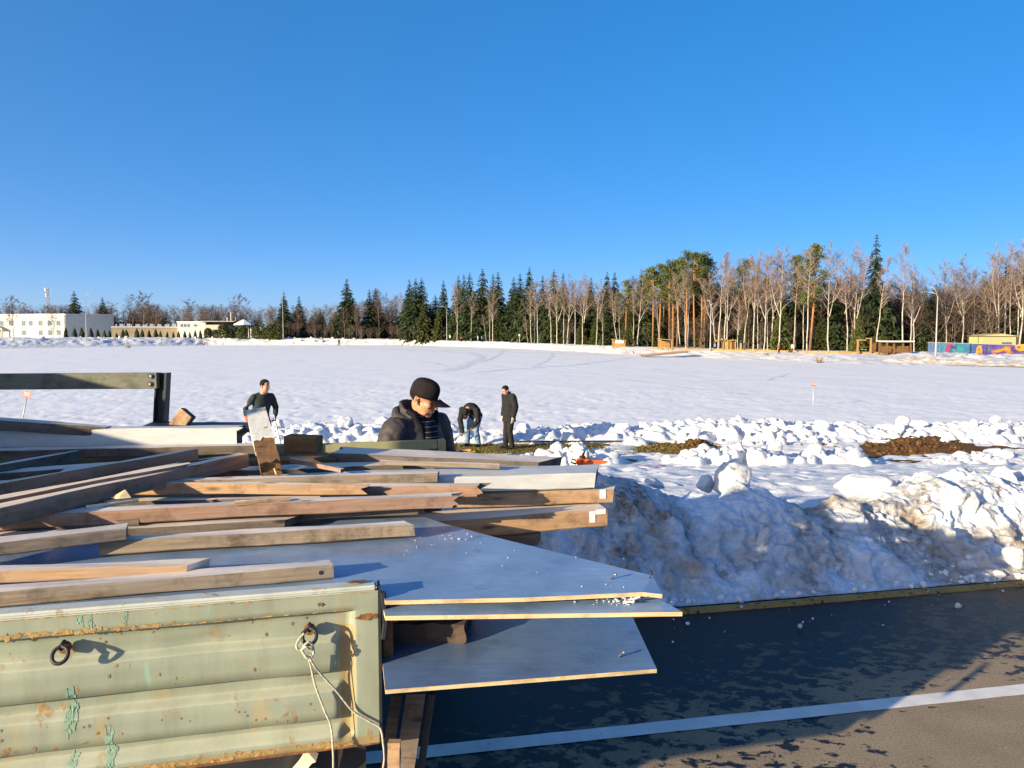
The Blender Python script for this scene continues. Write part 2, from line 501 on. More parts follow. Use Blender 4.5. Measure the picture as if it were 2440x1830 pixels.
def skin_mat(name, col):
    n = N(name)
    v = n.coord()
    f = n.noise(v, 18, 4, .6)
    c = n.ramp(f, [(.3, tuple(x * .88 for x in col)), (.7, col)])
    n.b.inputs['Subsurface Weight'].default_value = .12
    n.b.inputs['Subsurface Radius'].default_value = (.012, .005, .003)
    return n.out(c, .5, f, .1, .002, spec=.35)
M['skin'] = skin_mat('skin', (.50, .25, .15))
def cloth(name, col, scale=60, rough=.9, spec=.15):
    n = N(name)
    v = n.coord()
    f = n.noise(v, scale, 3, .7)
    f2 = n.noise(v, 7, 4, .6)
    c = n.ramp(f2, [(.3, tuple(x * .75 for x in col)), (.7, tuple(x * 1.2 for x in col))])
    return n.out(c, rough, n.math('ADD', f, n.math('MULTIPLY', f2, .8)), .25, .008, spec=spec)
M['cloth_black'] = cloth('cloth_black', (.020, .020, .022))
M['jacket'] = cloth('jacket', (.050, .043, .045), 140, .6, .25)
M['jacket_in'] = cloth('jacket_in', (.012, .012, .018))
M['cap'] = cloth('cap', (.040, .034, .036), 120)
M['sweater'] = cloth('sweater', (.030, .040, .036))
M['trouser_khaki'] = cloth('trouser_khaki', (.15, .095, .045))
M['trouser_black'] = cloth('trouser_black', (.022, .021, .021))
M['jeans'] = cloth('jeans', (.16, .25, .36))
M['shoe'] = cloth('shoe', (.015, .015, .016))
M['brow'] = cloth('brow', (.10, .055, .035), 200)
M['hair'] = cloth('hair', (.012, .010, .009), 200)
M['glove_pale'] = cloth('glove_pale', (.52, .44, .34))
def stripes():
    n = N('striped_knit')
    v = n.coord()
    z = n.sep(v)[2]
    w = n.math('SINE', n.math('MULTIPLY', z, 190))
    c = n.mix(n.ramp(w, [(.80, 0.0), (.95, 1.0)]), (.012, .012, .018), (.14, .145, .16))
    return n.out(c, .9, n.noise(v, 150, 2), .3, .004, spec=.1)
M['striped'] = stripes()

def birch_bark():
    n = N('birch_bark')
    v = n.coord('Object', (30, 30, 5))
    f = n.noise(v, 3.0, 4, .6)
    tc = n.coord()
    z = n.sep(tc)[2]
    c = n.ramp(f, [(.36, (.05, .045, .04)), (.43, (.38, .34, .29)), (.8, (.50, .46, .41))])
    c = n.mix(n.ramp(z, [(.38, 0.0), (.68, .8)]), c, (.25, .165, .12))
    return n.out(c, .8, spec=.15)
M['birch_bark'] = birch_bark()
def pine_bark():
    n = N('pine_bark')
    tc = n.coord()
    z = n.sep(tc)[2]
    f = n.noise(n.coord('Object', (60, 60, 20)), 2, 4, .6)
    a = n.ramp(f, [(.3, (.10, .06, .04)), (.7, (.20, .13, .085))])
    b = n.ramp(f, [(.3, (.30, .13, .045)), (.7, (.46, .22, .08))])
    return n.out(n.mix(n.ramp(z, [(.12, 0.0), (.42, 1.0)]), a, b), .9, spec=.1)
M['pine_bark'] = pine_bark()
def leafmat(name, a, b, scale=6):
    n = N(name)
    oi = n.new('ShaderNodeObjectInfo')
    f = n.noise(n.coord('Object', (1, 1, 1)), scale, 3, .6)
    c = n.ramp(f, [(.3, a), (.7, b)])
    hsv = n.new('ShaderNodeHueSaturation')
    n.ln(c, hsv.inputs['Color'])
    n.ln(n.math('ADD', n.math('MULTIPLY', oi.outputs['Random'], .5), .75), hsv.inputs['Value'])
    return n.out(hsv.outputs[0], .75, spec=.15)
M['needles'] = leafmat('needles', (.018, .030, .014), (.045, .062, .024), 14)
M['needles_light'] = leafmat('needles_light', (.030, .042, .014), (.085, .095, .028), 14)
M['needles_pine'] = leafmat('needles_pine', (.045, .065, .022), (.13, .15, .045), 14)
M['thuja'] = leafmat('thuja', (.010, .018, .010), (.026, .036, .016), 9)
M['twig_birch'] = leafmat('twig_birch', (.16, .120, .100), (.26, .20, .17), 8)
M['twig_brown'] = leafmat('twig_brown', (.060, .040, .031), (.125, .085, .064), 8)
M['bark_brown'] = leafmat('bark_brown', (.10, .075, .058), (.22, .17, .13), 20)
M['reed'] = leafmat('reed', (.20, .12, .06), (.36, .24, .12), 8)
M['plaster_cream'] = plain('plaster_cream', (.42, .385, .29), .85, .05, 1)
M['plaster_white'] = plain('plaster_white', (.47, .47, .43), .85, .05, 1)
M['wall_tan'] = plain('wall_tan', (.42, .33, .20), .9, .12, .6)
M['roof_grey'] = plain('roof_grey', (.25, .25, .26), .7, .1, 2)
M['trim'] = plain('trim', (.46, .45, .41), .6, .05, 3)
M['window_glass'] = plain('window_glass', (.10, .13, .16), .15, .2, 2)
M['hut_yellow'] = plain('hut_yellow', (.44, .37, .18), .8, .06, 1)
# ================================================================== SETTING
rng = random.Random(7)
nrng = np.random.default_rng(11)
K0 = atZ(1640, 1462, 0.0); K1 = atZ(2440, 1397, 0.0)
RD = Vector((K1.x - K0.x, K1.y - K0.y, 0)).normalized()        # along the road
RN = Vector((-RD.y, RD.x, 0))                                   # across, towards the lake
def kerb_y(x): return K0.y + (x - K0.x) * RD.y / RD.x

def smooth(e0, e1, x):
    t = np.clip((x - e0) / (e1 - e0), 0, 1)
    return t * t * (3 - 2 * t)
def base_z(Y):                                                  # the bank down to the pond
    return -1.10 * smooth(7.0, 19.0, Y) - .10 * smooth(22.5, 24.5, Y)
LAKE_Z = -1.2

# asphalt road, one sheet
a0 = -60; a1 = 60
def road_pt(s, c): return K0 + RD * s + RN * c
pobj('road', [road_pt(-80, -14), road_pt(80, -14), road_pt(80, .35), road_pt(-80, .35)], [(0, 1, 2, 3)], M['asphalt'])['kind'] = 'structure'
o = pobj('road_shoulder', [road_pt(-80, -60) - Vector((0,0,.004)), road_pt(80, -60) - Vector((0,0,.004)), road_pt(80, -13.8) - Vector((0,0,.004)), road_pt(-80, -13.8) - Vector((0,0,.004))], [(0, 1, 2, 3)], M['snow_trod'])
o['kind'] = 'structure'
# painted white line
A = atZ(1010, 1779, 0); B = atZ(1010, 1808, 0); C = atZ(2440, 1656, 0); D = atZ(2440, 1631, 0)
def ext(p, q, t): return p + (q - p) * t
lv, lf = [], []
nl = 120
for i in range(nl + 1):
    t = -1.2 + 3.4 * i / nl
    p, q = ext(A, D, t), ext(B, C, t)
    j1, j2 = rng.uniform(-.0015, .0015), rng.uniform(-.0015, .0015)
    lv += [(p.x, p.y + j1, .004), (q.x, q.y + j2, .004)]
    if i: lf.append((2 * i - 2, 2 * i - 1, 2 * i + 1, 2 * i))
o = pobj('road_marking_line', lv, lf, M['line_white']); o['kind'] = 'structure'
# yellow painted kerb of flush stones
kerb = empty('kerb', K0, math.atan2(RD.y, RD.x)); kerb['kind'] = 'structure'
kme = None
for i in range(-6, 12):
    if kme is None:
        bm = bmesh.new(); bx(bm, .004, .996, -.012, .09, -.1, .014); bevel(bm, .006, 2)
        o = obj('kerb_stone', bm, M['kerb_yellow'], kerb); kme = o.data
    else:
        o = link('kerb_stone', kme, kerb)
    o.location = (i, rng.uniform(-.005, .005), rng.uniform(-.006, .004)); o.rotation_euler = (rng.uniform(-.015, .015), 0, rng.uniform(-.004, .004))

# near ground: trodden snow between the bank and the pond, with the cleared trench
NC = 680
az = np.concatenate([np.linspace(-3.2, -.95, 60)[:-1], np.linspace(-.95, .95, NC), np.linspace(.95, 3.2, 60)[1:]])
rows = np.concatenate([np.linspace(5.0, 8, 40)[:-1], 8 * (16.8 / 8) ** np.linspace(0, 1, 130)[:-1], np.linspace(16.8, 24.6, 150)])
Yg, Ag = np.meshgrid(rows, az, indexing='ij')
Xg = Yg * Ag
PXg = W0 / 2 + FPX * Ag                                         # photo column of the azimuth (for laying out by plan)
def bump1(px, xs, hs): return np.interp(px, xs, hs)
jit = fbm2(Xg * .8, Yg * .8, 3, 5)
Zg = base_z(Yg) + .13 - .05 * smooth(15, 17, Yg)
Zg = Zg + .035 * fbm2(Xg * .9, Yg * .9, 3, 1) + .020 * fbm2(Xg * 3.3, Yg * 3.3, 3, 2)
foot = np.clip(noise2(Xg * 4.2, Yg * 3.4, 9) - .25, 0, 1)       # footprints
Zg = Zg - .07 * foot * smooth(7.2, 9, Yg)
# cleared trench
def band(px, Y, x0, x1, y0, y1, soft=.25):
    return smooth(x0 - 14, x0 + 14, px + 26 * jit) * (1 - smooth(x1 - 14, x1 + 14, px + 26 * jit)) * smooth(y0 - soft, y0 + soft, Y + .35 * jit) * (1 - smooth(y1 - soft, y1 + soft, Y + .35 * jit))
trench = np.maximum.reduce([band(PXg, Yg, 960, 1450, 19.5, 20.8), band(PXg, Yg, 1510, 1690, 19.0, 20.5), band(PXg, Yg, 1120, 1300, 19.0, 20.6),
                            band(PXg, Yg, 2060, 2330, 18.7, 20.4), band(PXg, Yg, 2380, 2600, 20.0, 20.5), band(PXg, Yg, 500, 900, 19.5, 20.6)])
# piled ridges: lumps as the upper envelope of many domes
def lumps(n, xr, y0, ysp, hfun, rmin, rmax, seed, zf=1.0):
    g = np.random.default_rng(seed)
    Hh = np.zeros_like(Xg)
    for i in range(n):
        px = g.uniform(*xr); y = g.normal(y0, ysp); x = y * (px - W0 / 2) / FPX
        r = g.uniform(rmin, rmax); hh = hfun(px) * g.uniform(.5, 1.1)
        if hh < .03: continue
        ra = np.searchsorted(rows, y - r - .05); rb = np.searchsorted(rows, y + r + .05)
        ca = np.searchsorted(az, (x - r) / y - .01); cb = np.searchsorted(az, (x + r) / y + .01)
        sl = (slice(ra, rb), slice(ca, cb))
        dx = (Xg[sl] - x) / r; dy = (Yg[sl] - y) / r
        th = g.uniform(0, 3.14); e = g.uniform(.65, 1.0)
        u = dx * math.cos(th) + dy * math.sin(th); v = (-dx * math.sin(th) + dy * math.cos(th)) / e
        d = np.maximum(np.abs(u), np.abs(v)) * .45 + np.hypot(u, v) * .55
        t = np.clip(1.12 * (1 - d ** 3.0), 0, 1) * hh + (u * g.uniform(-.15, .15) + v * g.uniform(-.15, .15)) * hh * (d < 1)
        Hh[sl] = np.maximum(Hh[sl], np.where(d < 1, t, 0))
    return Hh
back_h = lambda px: float(np.interp(px, [-600, 300, 650, 760, 900, 1060, 1240, 1330, 1420, 1500, 1620, 1760, 1880, 2000, 2150, 2300, 2440, 3000], [.06, .06, .08, .20, .17, .14, .08, .17, .11, .13, .22, .30, .27, .18, .12, .19, .22, .2]))
front_h = lambda px: float(np.interp(px, [1050, 1150, 1250, 1310, 1450, 1480, 1590, 1640, 1760, 1850, 1890, 1940, 2050, 2090, 2200, 2240, 2330, 2440, 2700], [.0, .06, .03, .22, .24, .02, .02, .20, .34, .22, .06, .22, .22, .02, .02, .06, .14, .10, .1]))
L1 = lumps(1500, (-900, 3400), 22.3, .60, back_h, .10, .42, 3)
L2 = lumps(520, (1050, 2700), 17.3, .36, front_h, .10, .32, 4)
L3 = lumps(260, (-900, 3400), 20.9, .35, lambda p: .12, .06, .18, 14)
L3 = L3 * (1 - trench)
ridge = smooth(20.6, 21.9, Yg) * (1 - smooth(22.4, 23.6, Yg)) * np.interp(PXg, [-600, 650, 760, 1240, 1600, 1800, 2100, 2440, 3000], [.03, .06, .12, .06, .14, .18, .10, .13, .1]) * (1 + .6 * jit)
rough = .07 * (1 - 2 * np.abs(noise2(Xg * 3.1, Yg * 3.1, 31))) + .045 * (1 - 2 * np.abs(noise2(Xg * 7.3, Yg * 7.3, 32)))
hl = np.maximum(np.maximum(L1, L2), L3) + ridge * (1 - trench)
Zg = Zg * 1 + hl + rough * np.clip(hl * 5, 0, 1)
Zg = Zg - .17 * trench * (1 - np.clip(hl * 6, 0, 1))
Zg = np.where(Yg > 24.2, Zg - (Yg - 24.2) * .6, Zg)
Zg = np.where(Yg < 6.4, Zg - .02, Zg)
Vg = np.stack([Xg, Yg, Zg], -1).reshape(-1, 3)
nr, nc = Xg.shape
# drop the cells on the road side of the kerb
Fg = grid_faces(nr, nc)
cy = (Yg - (K0.y + (Xg - K0.x) * RD.y / RD.x)).ravel()
Fg = Fg[cy[Fg].min(1) > 1.0]
link('snowy_ground', nmesh('snowy_ground', Vg, Fg), None, M['snow_trod'], True)['kind'] = 'structure'

# turf and soil that show where the snow is dug away
tx = np.linspace(-16, 16, 240); ty = np.linspace(16.8, 22.0, 60)
TY, TX = np.meshgrid(ty, tx, indexing='ij')
TZ = base_z(TY) + .050 + .018 * fbm2(TX * 3, TY * 3, 3, 40) + .03 * np.clip(fbm2(TX * .5, TY * .9, 2, 44), 0, 1)
TPX = W0 / 2 + FPX * TX / TY
mound = np.interp(TPX, [2040, 2110, 2200, 2290, 2350], [0, .10, .13, .07, 0]) * smooth(18.9, 19.9, TY) + np.interp(TPX, [1610, 1665, 1700], [0, .15, 0]) * smooth(19.6, 20.2, TY)
TZ = TZ + mound * (1 + .35 * fbm2(TX * 4, TY * 4, 3, 46)) + .5 * mound * (.3 - np.abs(noise2(TX * 7, TY * 7, 47)))

link('turf_ground', nmesh('turf_ground', np.stack([TX, TY, TZ], -1).reshape(-1, 3), grid_faces(*TX.shape)), None, M['turf'], True)['kind'] = 'structure'
# matted grass on the cleared strip
gv, gf = [], []
for i in range(9000):
    px = rng.choice([rng.uniform(1000, 1480), rng.uniform(1080, 1330), rng.uniform(1470, 1690)])
    y = rng.uniform(18.6, 20.8); x = y * (px - 1220) / 1800
    z = float(base_z(np.array(y))) + .05
    h = rng.uniform(.02, .06); a = rng.uniform(0, 6.28); w = rng.uniform(.006, .014); ln = rng.uniform(.01, .06)
    b = len(gv)
    gv += [(x - w * math.cos(a), y - w * math.sin(a), z), (x + w * math.cos(a), y + w * math.sin(a), z), (x - ln * math.sin(a), y + ln * math.cos(a), z + h)]
    gf.append((b, b + 1, b + 2))
tag(link('matted_grass', nmesh('matted_grass', gv, gf), None, M['grassblade']), 'flattened yellow green grass on the cleared strip by the pond', 'grass', kind='stuff')
# clods of dug soil
gv, gf = [], []
bmc = bmesh.new()
for i in range(900):
    px = rng.choice([rng.gauss(2190, 70), rng.gauss(2180, 60), rng.gauss(1670, 25), rng.uniform(1520, 1700), rng.gauss(1960, 40)])
    y = rng.uniform(18.6, 20.9); x = y * (px - 1220) / 1800
    z = float(base_z(np.array(y))) + .06
    k = rng.random() ** 2
    r = .015 + .055 * k
    z += float(np.interp(px, [2040, 2110, 2200, 2290, 2350], [0, .10, .13, .07, 0]) * smooth(18.9, 19.9, np.array(y)) + np.interp(px, [1610, 1665, 1700], [0, .15, 0]) * smooth(19.6, 20.2, np.array(y)))
    ball(bmc, (x, y, z), (r * rng.uniform(.8, 1.4), r, r * rng.uniform(.5, .9)), 1, Euler((rng.random() * 3, rng.random() * 3, rng.random() * 3)).to_matrix().to_4x4())
o = obj('soil_clods', bmc, M['soil'])
tag(o, 'brown clods of freshly dug soil in the trench', 'soil', kind='stuff')

# frozen pond
azl = np.concatenate([np.linspace(-2.6, -.9, 50)[:-1], np.linspace(-.9, .9, 620), np.linspace(.9, 2.6, 50)[1:]])
EDGE_X = [-2600, -900, 0, 250, 500, 960, 1200, 1340, 1480, 1730, 1980, 2440, 3200, 5600]
EDGE_D = [120, 140, 160, 180, 204, 212, 168, 138, 114, 92, 77, 70, 66, 60]
TREE_X = [-2600, -900, 0, 500, 960, 1200, 1480, 1700, 2000, 2440, 3200, 5600]
TREE_D = [190, 195, 203, 214, 217, 176, 132, 113, 101, 98, 98, 98]
TREE_Y = [808, 807, 806, 805, 809, 815, 825, 832, 838, 843, 846, 846]
edge_d = lambda px: np.interp(px, EDGE_X, EDGE_D)
tree_d = lambda px: np.interp(px, TREE_X, TREE_D)
tree_z = lambda px: CAMZ - (np.interp(px, TREE_X, TREE_Y) - HORIZON) / FPX * tree_d(px)
t = np.concatenate([[0], np.cumsum(np.linspace(.4, 3.2, 330))]); t = t / t[-1]
rl = 23.4 * (235 / 23.4) ** np.linspace(0, 1, 290)
YL, AL = np.meshgrid(rl, azl, indexing='ij')
XL = YL * AL
fade = 1 - smooth(26, 70, YL)
ZL = LAKE_Z + .022 * fbm2(XL * .35, YL * .35, 3, 21)
fp = np.clip(noise2(XL * 3.6, YL * 2.6, 23) - .15, 0, 1) * np.clip(.65 + fbm2(XL * .12, YL * .12, 2, 24), 0, 1)
ZL = ZL - .036 * fp * fade + .013 * fbm2(XL * 2.2, YL * 2.2, 3, 25) * fade
def lake_h(x, y):
    x, y = np.array(float(x)), np.array(float(y)); fd = 1 - smooth(26, 70, y)
    f = np.clip(noise2(x * 3.6, y * 2.6, 23) - .15, 0, 1) * np.clip(.65 + fbm2(x * .12, y * .12, 2, 24), 0, 1)
    return float(LAKE_Z + .022 * fbm2(x * .35, y * .35, 3, 21) - .036 * f * fd + .013 * fbm2(x * 2.2, y * 2.2, 3, 25) * fd)
ZL = np.where(YL < 24.0, ZL - (24.0 - YL) * .05, ZL)
link('frozen_pond', nmesh('frozen_pond', np.stack([XL, YL, ZL], -1).reshape(-1, 3), grid_faces(*XL.shape)), None, M['snow_lake'], True)['kind'] = 'structure'
# trodden tracks across the ice
def track(pts, w, jit=.25, seed=0):
    g = random.Random(seed)
    P = [atZ(x, y, LAKE_Z + .02) for x, y in pts]
    fine = []
    for a, b in zip(P, P[1:]):
        n = max(2, int((b - a).length / 1.2))
        for k in range(n): fine.append(a.lerp(b, k / n) + Vector((g.uniform(-jit, jit), g.uniform(-jit, jit), 0)))
    fine.append(P[-1])
    v, f = [], []
    for i, p in enumerate(fine):
        d = (fine[min(i + 1, len(fine) - 1)] - fine[max(i - 1, 0)]).normalized()
        s = Vector((-d.y, d.x, 0)) * w * g.uniform(.6, 1.3)
        v += [p + s, p - s]
        if i: f.append((2 * i - 2, 2 * i - 1, 2 * i + 1, 2 * i))
    o = pobj('snow_track', v, f, M['snow_track'])
    for vv in o.data.vertices: vv.co.z = lake_h(vv.co.x, vv.co.y) + .010
    o['kind'] = 'structure'
track([(1060, 884), (1100, 874), (1128, 862), (1148, 852), (1146, 847), (1120, 841), (1060, 837), (900, 831), (820, 826)], .55, .3, 1)
track([(1148, 862), (1175, 852), (1190, 845), (1196, 838), (1200, 834)], .3, .2, 2)
track([(1140, 886), (1250, 877), (1350, 871), (1450, 860), (1500, 852)], .32, .2, 3)
track([(1273, 874), (1300, 860), (1315, 850), (1318, 841)], .2, .2, 4)
track([(600, 831), (760, 828), (960, 832), (1150, 836), (1300, 841), (1450, 846)], .4, .5, 5)
track([(480, 836), (640, 834), (760, 834)], .3, .5, 6)
track([(960, 853), (1040, 865), (1085, 878)], .2, .3, 7)
track([(1560, 878), (1700, 905), (1830, 905), (1880, 890)], .10, .12, 8)
track([(1380, 885), (1500, 905), (1650, 925), (1780, 940)], .09, .1, 9)

# far shore: bank, strip and the land under the trees
azs = np.concatenate([np.linspace(-2.4, -.8, 60)[:-1], np.linspace(-.8, .8, 620), np.linspace(.8, 2.4, 60)[1:]])
pxs = W0 / 2 + FPX * azs
fr = np.concatenate([np.linspace(-.12, 1.0, 34), np.linspace(1.06, 1.6, 6), [3, 8, 20, 45]])
FR, AS = np.meshgrid(fr, azs, indexing='ij')
PS = W0 / 2 + FPX * AS
ed, td, tz = edge_d(PS), tree_d(PS), tree_z(PS)
YS = ed + (td - ed) * FR
XS = YS * AS
rise = np.interp(PS, [0, 600, 900, 1200, 1480, 2440], [.42, .55, .75, .8, .85, .9])
zz = LAKE_Z - .12 + (tz - LAKE_Z + .12) * smooth(-.06, rise, FR)
n1 = fbm2(XS * .16, YS * .16, 3, 61)
n2 = 1 - 2 * np.abs(noise2(XS * .55, YS * .55, 62))
n3 = 1 - 2 * np.abs(noise2(XS * 1.2, YS * 1.2, 63))
amp = smooth(.0, .25, FR) * (1 - smooth(.8, 1.1, FR)) 
leftb = np.interp(PS, [0, 700, 960, 1100, 2100, 2200, 2500], [1.0, 1.0, .5, .25, .3, 1.2, 1.4])
zz = zz + amp * leftb * (.16 * n1 + .13 * n2 + .10 * n3) + amp * .08 * n2
zz = zz + np.where(FR > 1.2, (FR - 1.2) * .02, 0)
link('far_shore', nmesh('far_shore', np.stack([XS, YS, zz], -1).reshape(-1, 3), grid_faces(*XS.shape)), None, M['snow_far'], True)['kind'] = 'structure'
def shore_z(px, Yd):
    e, tdd, tzz = float(edge_d(px)), float(tree_d(px)), float(tree_z(px))
    f = (Yd - e) / (tdd - e); r = float(np.interp(px, [0, 600, 900, 1200, 1480, 2440], [.42, .55, .75, .8, .85, .9]))
    return float(LAKE_Z - .12 + (tzz - LAKE_Z + .12) * smooth(-.06, r, np.array(f)))

# ---------------------------------------------------------------- snow bank beside the road
def snow_bank(name, s0, s1, prof, ns, nt, seed, mat):
    S, T = np.meshgrid(np.linspace(s0, s1, ns), np.linspace(0, 1, nt), indexing='ij')
    Xb = K0.x + S * RD.x
    pxa = S                                                      # metres along the kerb
    Hb = np.interp(pxa, [p[0] for p in prof], [p[1] for p in prof])
    Wd = np.interp(pxa, [p[0] for p in prof], [p[2] for p in prof])
    Hb = Hb * (1 + .10 * noise2(S * 1.9, S * 0 + 3, seed)) 
    c = np.where(T < .50, T / .5 * .50, np.where(T < .72, .50 + (T - .5) / .22 * .28, .78 + (T - .72) / .28 * .55))
    hprof = np.interp(T, [0, .06, .16, .30, .44, .54, .64, .74, .86, 1.0], [0, .06, .22, .56, .86, .99, 1.0, .82, .42, .02])
    C = .13 + c * Wd
    Z = Hb * hprof
    P = np.stack([K0.x + RD.x * S + RN.x * C, K0.y + RD.y * S + RN.y * C, Z + .004], -1)
    x, y, z = P[..., 0], P[..., 1], P[..., 2]
    env = np.interp(T, [0, .05, .2, .8, 1], [.05, .25, 1, .8, .2]) 
    big = fbm3(x * 1.3, y * 1.3, z * 1.6, 2, seed + 1)
    # runnels: ribs slanting down the front face
    rb = 1 - 2 * np.abs(noise2(S * 1.6 + z * 1.1 + .25 * big, z * .7, seed + 2))
    rb2 = 1 - 2 * np.abs(noise2(S * 4.1 + z * 1.6 + .3 * big, z * 1.2 + 4, seed + 3))
    lum = .42 - billow3(x * 3.4, y * 3.4, z * 3.4, 3, seed + 4, .55)
    lum2 = .42 - billow3(x * 10, y * 10, z * 10, 3, seed + 5, .55)
    wr = np.interp(S, [-1, .8, 2.2, 6], [.3, .5, 1.0, 1.1])
    d = env * (.11 * big + .09 * wr * rb + .04 * wr * rb2 + .12 * lum + .055 * lum2)
    nrm = np.stack([RN.x * -.75 * (T < .6) + RN.x * .2 * (T >= .6), RN.y * -.75 * (T < .6) + RN.y * .2 * (T >= .6), np.full_like(T, .62)], -1)
    blend = smooth(.45, .65, T)[..., None]
    na = np.array([-RN.x * .75, -RN.y * .75, .62]); nb = np.array([RN.x * .3, RN.y * .3, .9])
    nrm = na * (1 - blend) + nb * blend
    P = P + nrm * d[..., None]
    P[..., 2] = np.maximum(P[..., 2], .004 + T * 0)
    me = nmesh(name, P.reshape(-1, 3), grid_faces(ns, nt, True))
    return link(name, me, None, mat, True)
# s is measured from K0 (photo column 1640) along the kerb: (s, height, width)
bank = snow_bank('snow_bank', -6.5, 7.5, [(-6.5, .55, 1.5), (-1.5, .66, 1.6), (-.7, .78, 1.5), (-.2, .80, 1.45), (.22, .66, 1.5), (.44, .52, 1.45), (.8, .50, 1.4), (.99, .62, 1.5), (1.17, .58, 1.5), (1.56, .48, 1.45), (1.97, .48, 1.4), (2.4, .46, 1.5), (2.8, .50, 1.6), (3.3, .55, 1.8), (4.0, .60, 1.9), (5, .65, 2.1), (7.5, .7, 2.1)], 900, 150, 70, M['snow_dirty'])
tag(bank, 'long dirty snow bank piled along the yellow kerb of the road', 'snow bank')

# snow chunks: eight cut lumps shared by many
def chunk_mesh(seed, sub=3, cuts=13, rough=.17):
    g = random.Random(seed)
    bm = bmesh.new()
    bmesh.ops.create_icosphere(bm, subdivisions=sub, radius=1)
    V = np.array([v.co[:] for v in bm.verts])
    for k in range(cuts):
        n = np.array([g.gauss(0, 1), g.gauss(0, 1), g.gauss(0, .8)]); n /= np.linalg.norm(n)
        d = g.uniform(.58, .85)
        s = V @ n - d
        V = V - np.outer(np.clip(s, 0, None) * .92, n)
    V = V * (1 + rough * fbm3(V[:, 0] * 1.8, V[:, 1] * 1.8, V[:, 2] * 1.8, 4, seed + 100, .6))[:, None]
    for v, c in zip(bm.verts, V): v.co = c
    me = bpy.data.meshes.new('snow_chunk')
    bm.to_mesh(me); bm.free()
    me.materials.append(M['snow'])
    me.polygons.foreach_set('use_smooth', np.ones(len(me.polygons), bool))
    return me
CH = [chunk_mesh(s) for s in range(8)]
CHL = [chunk_mesh(s, 4, 7, .13) for s in range(20, 24)]
def chunk(p, size, mesh, label, group=None, rot=None, mat=None):
    o = bpy.data.objects.new('snow_chunk', mesh); COL.objects.link(o)
    o.location = p; o.scale = size
    o.rotation_euler = rot or (rng.uniform(-.5, .5), rng.uniform(-.5, .5), rng.uniform(0, 6.3))
    if mat is not None:
        o.material_slots[0].link = 'OBJECT'; o.material_slots[0].material = mat
    tag(o, label, 'snow chunk', group)
    return o
# the big ones on the near bank
M['snow_grit'] = snow_mat('snow_grit', .75, 5.0, .7, .03, (.76, .75, .73), (.26, .21, .16), 2.2, .48, .68)
for px, py, Y, sx, sy, sz, k, lab, mt in [
    (1740, 1140, 7.0, .20, .18, .175, 0, 'big rounded grey snow boulder sitting on top of the near snow bank', 'snow_grit'),
    (1680, 1153, 7.05, .085, .08, .095, 1, 'smaller snow lump leaning against the left of the big boulder', 'snow'),
    (2058, 1160, 7.5, .36, .26, .17, 2, 'wide low snow block lying behind the dip in the near bank', 'snow'),
    (2392, 1140, 7.6, .14, .13, .12, 3, 'pale snow block high on the right end of the near bank', 'snow'),
    (1560, 1152, 6.9, .16, .10, .05, 0, 'flat snow slab on the shaded crest of the near bank', 'snow'),
    (2305, 1205, 6.72, .12, .10, .17, 1, 'upright sunlit snow lump embedded in the right of the near bank', 'snow_grit'),
    (2255, 1270, 6.28, .085, .07, .08, 2, 'small sunlit snow lump embedded low in the right bank', 'snow_grit'),
    (1818, 1285, 5.98, .05, .05, .10, 3, 'upright ice shard in the shaded face of the near bank', 'snow'),
    (2420, 1330, 6.0, .12, .10, .10, 0, 'dirty snow lump at the lower right end of the bank', 'snow_grit')]:
    chunk(atY(px, py, Y), (sx, sy, sz), CHL[k], lab, None, None, M[mt])
# crumbs that rolled onto the road
for px, py, r, lab in [(2283, 1446, .022, 'lone white snow lump on the dark asphalt at the right'), (1738, 1393, .028, 'snow lump beside the kerb, left of its three neighbours'),
                       (1776, 1420, .024, 'snow lump at the kerb foot, middle of a row of three'), (1851, 1422, .026, 'snow lump at the kerb foot, right of a row of three'),
                       (2380, 1375, .042, 'loose snow lump lying at the foot of the sunlit bank'), (1906, 1494, .018, 'tiny snow crumb on the wet asphalt near the kerb')]:
    p = atZ(px, py, .02); chunk(p + Vector((0, 0, r * .4)), (r * 1.4, r, r * .9), CH[rng.randrange(8)], lab)
bmc = bmesh.new()
for i in range(1100):
    s = rng.uniform(-2.5, 6.5); c = .13 + abs(rng.gauss(0, .13)) if rng.random() < .9 else rng.uniform(-.6, .1)
    r = .005 + .030 * rng.random() ** 4
    if c < .1: r *= .4
    p = K0 + RD * s + RN * c
    zz_ = .012 + (0 if c < .1 else max(0, (c - .25) * .5))
    ball(bmc, (p.x, p.y, zz_ + r * .4), (r * rng.uniform(.8, 1.4), r * rng.uniform(.8, 1.4), r), 1, Euler((rng.random() * 3, rng.random() * 3, 0)).to_matrix().to_4x4())
tag(obj('snow_crumbs', bmc, M['snow'], smooth=True), 'small crumbs of snow scattered along the foot of the bank', 'snow', kind='stuff')
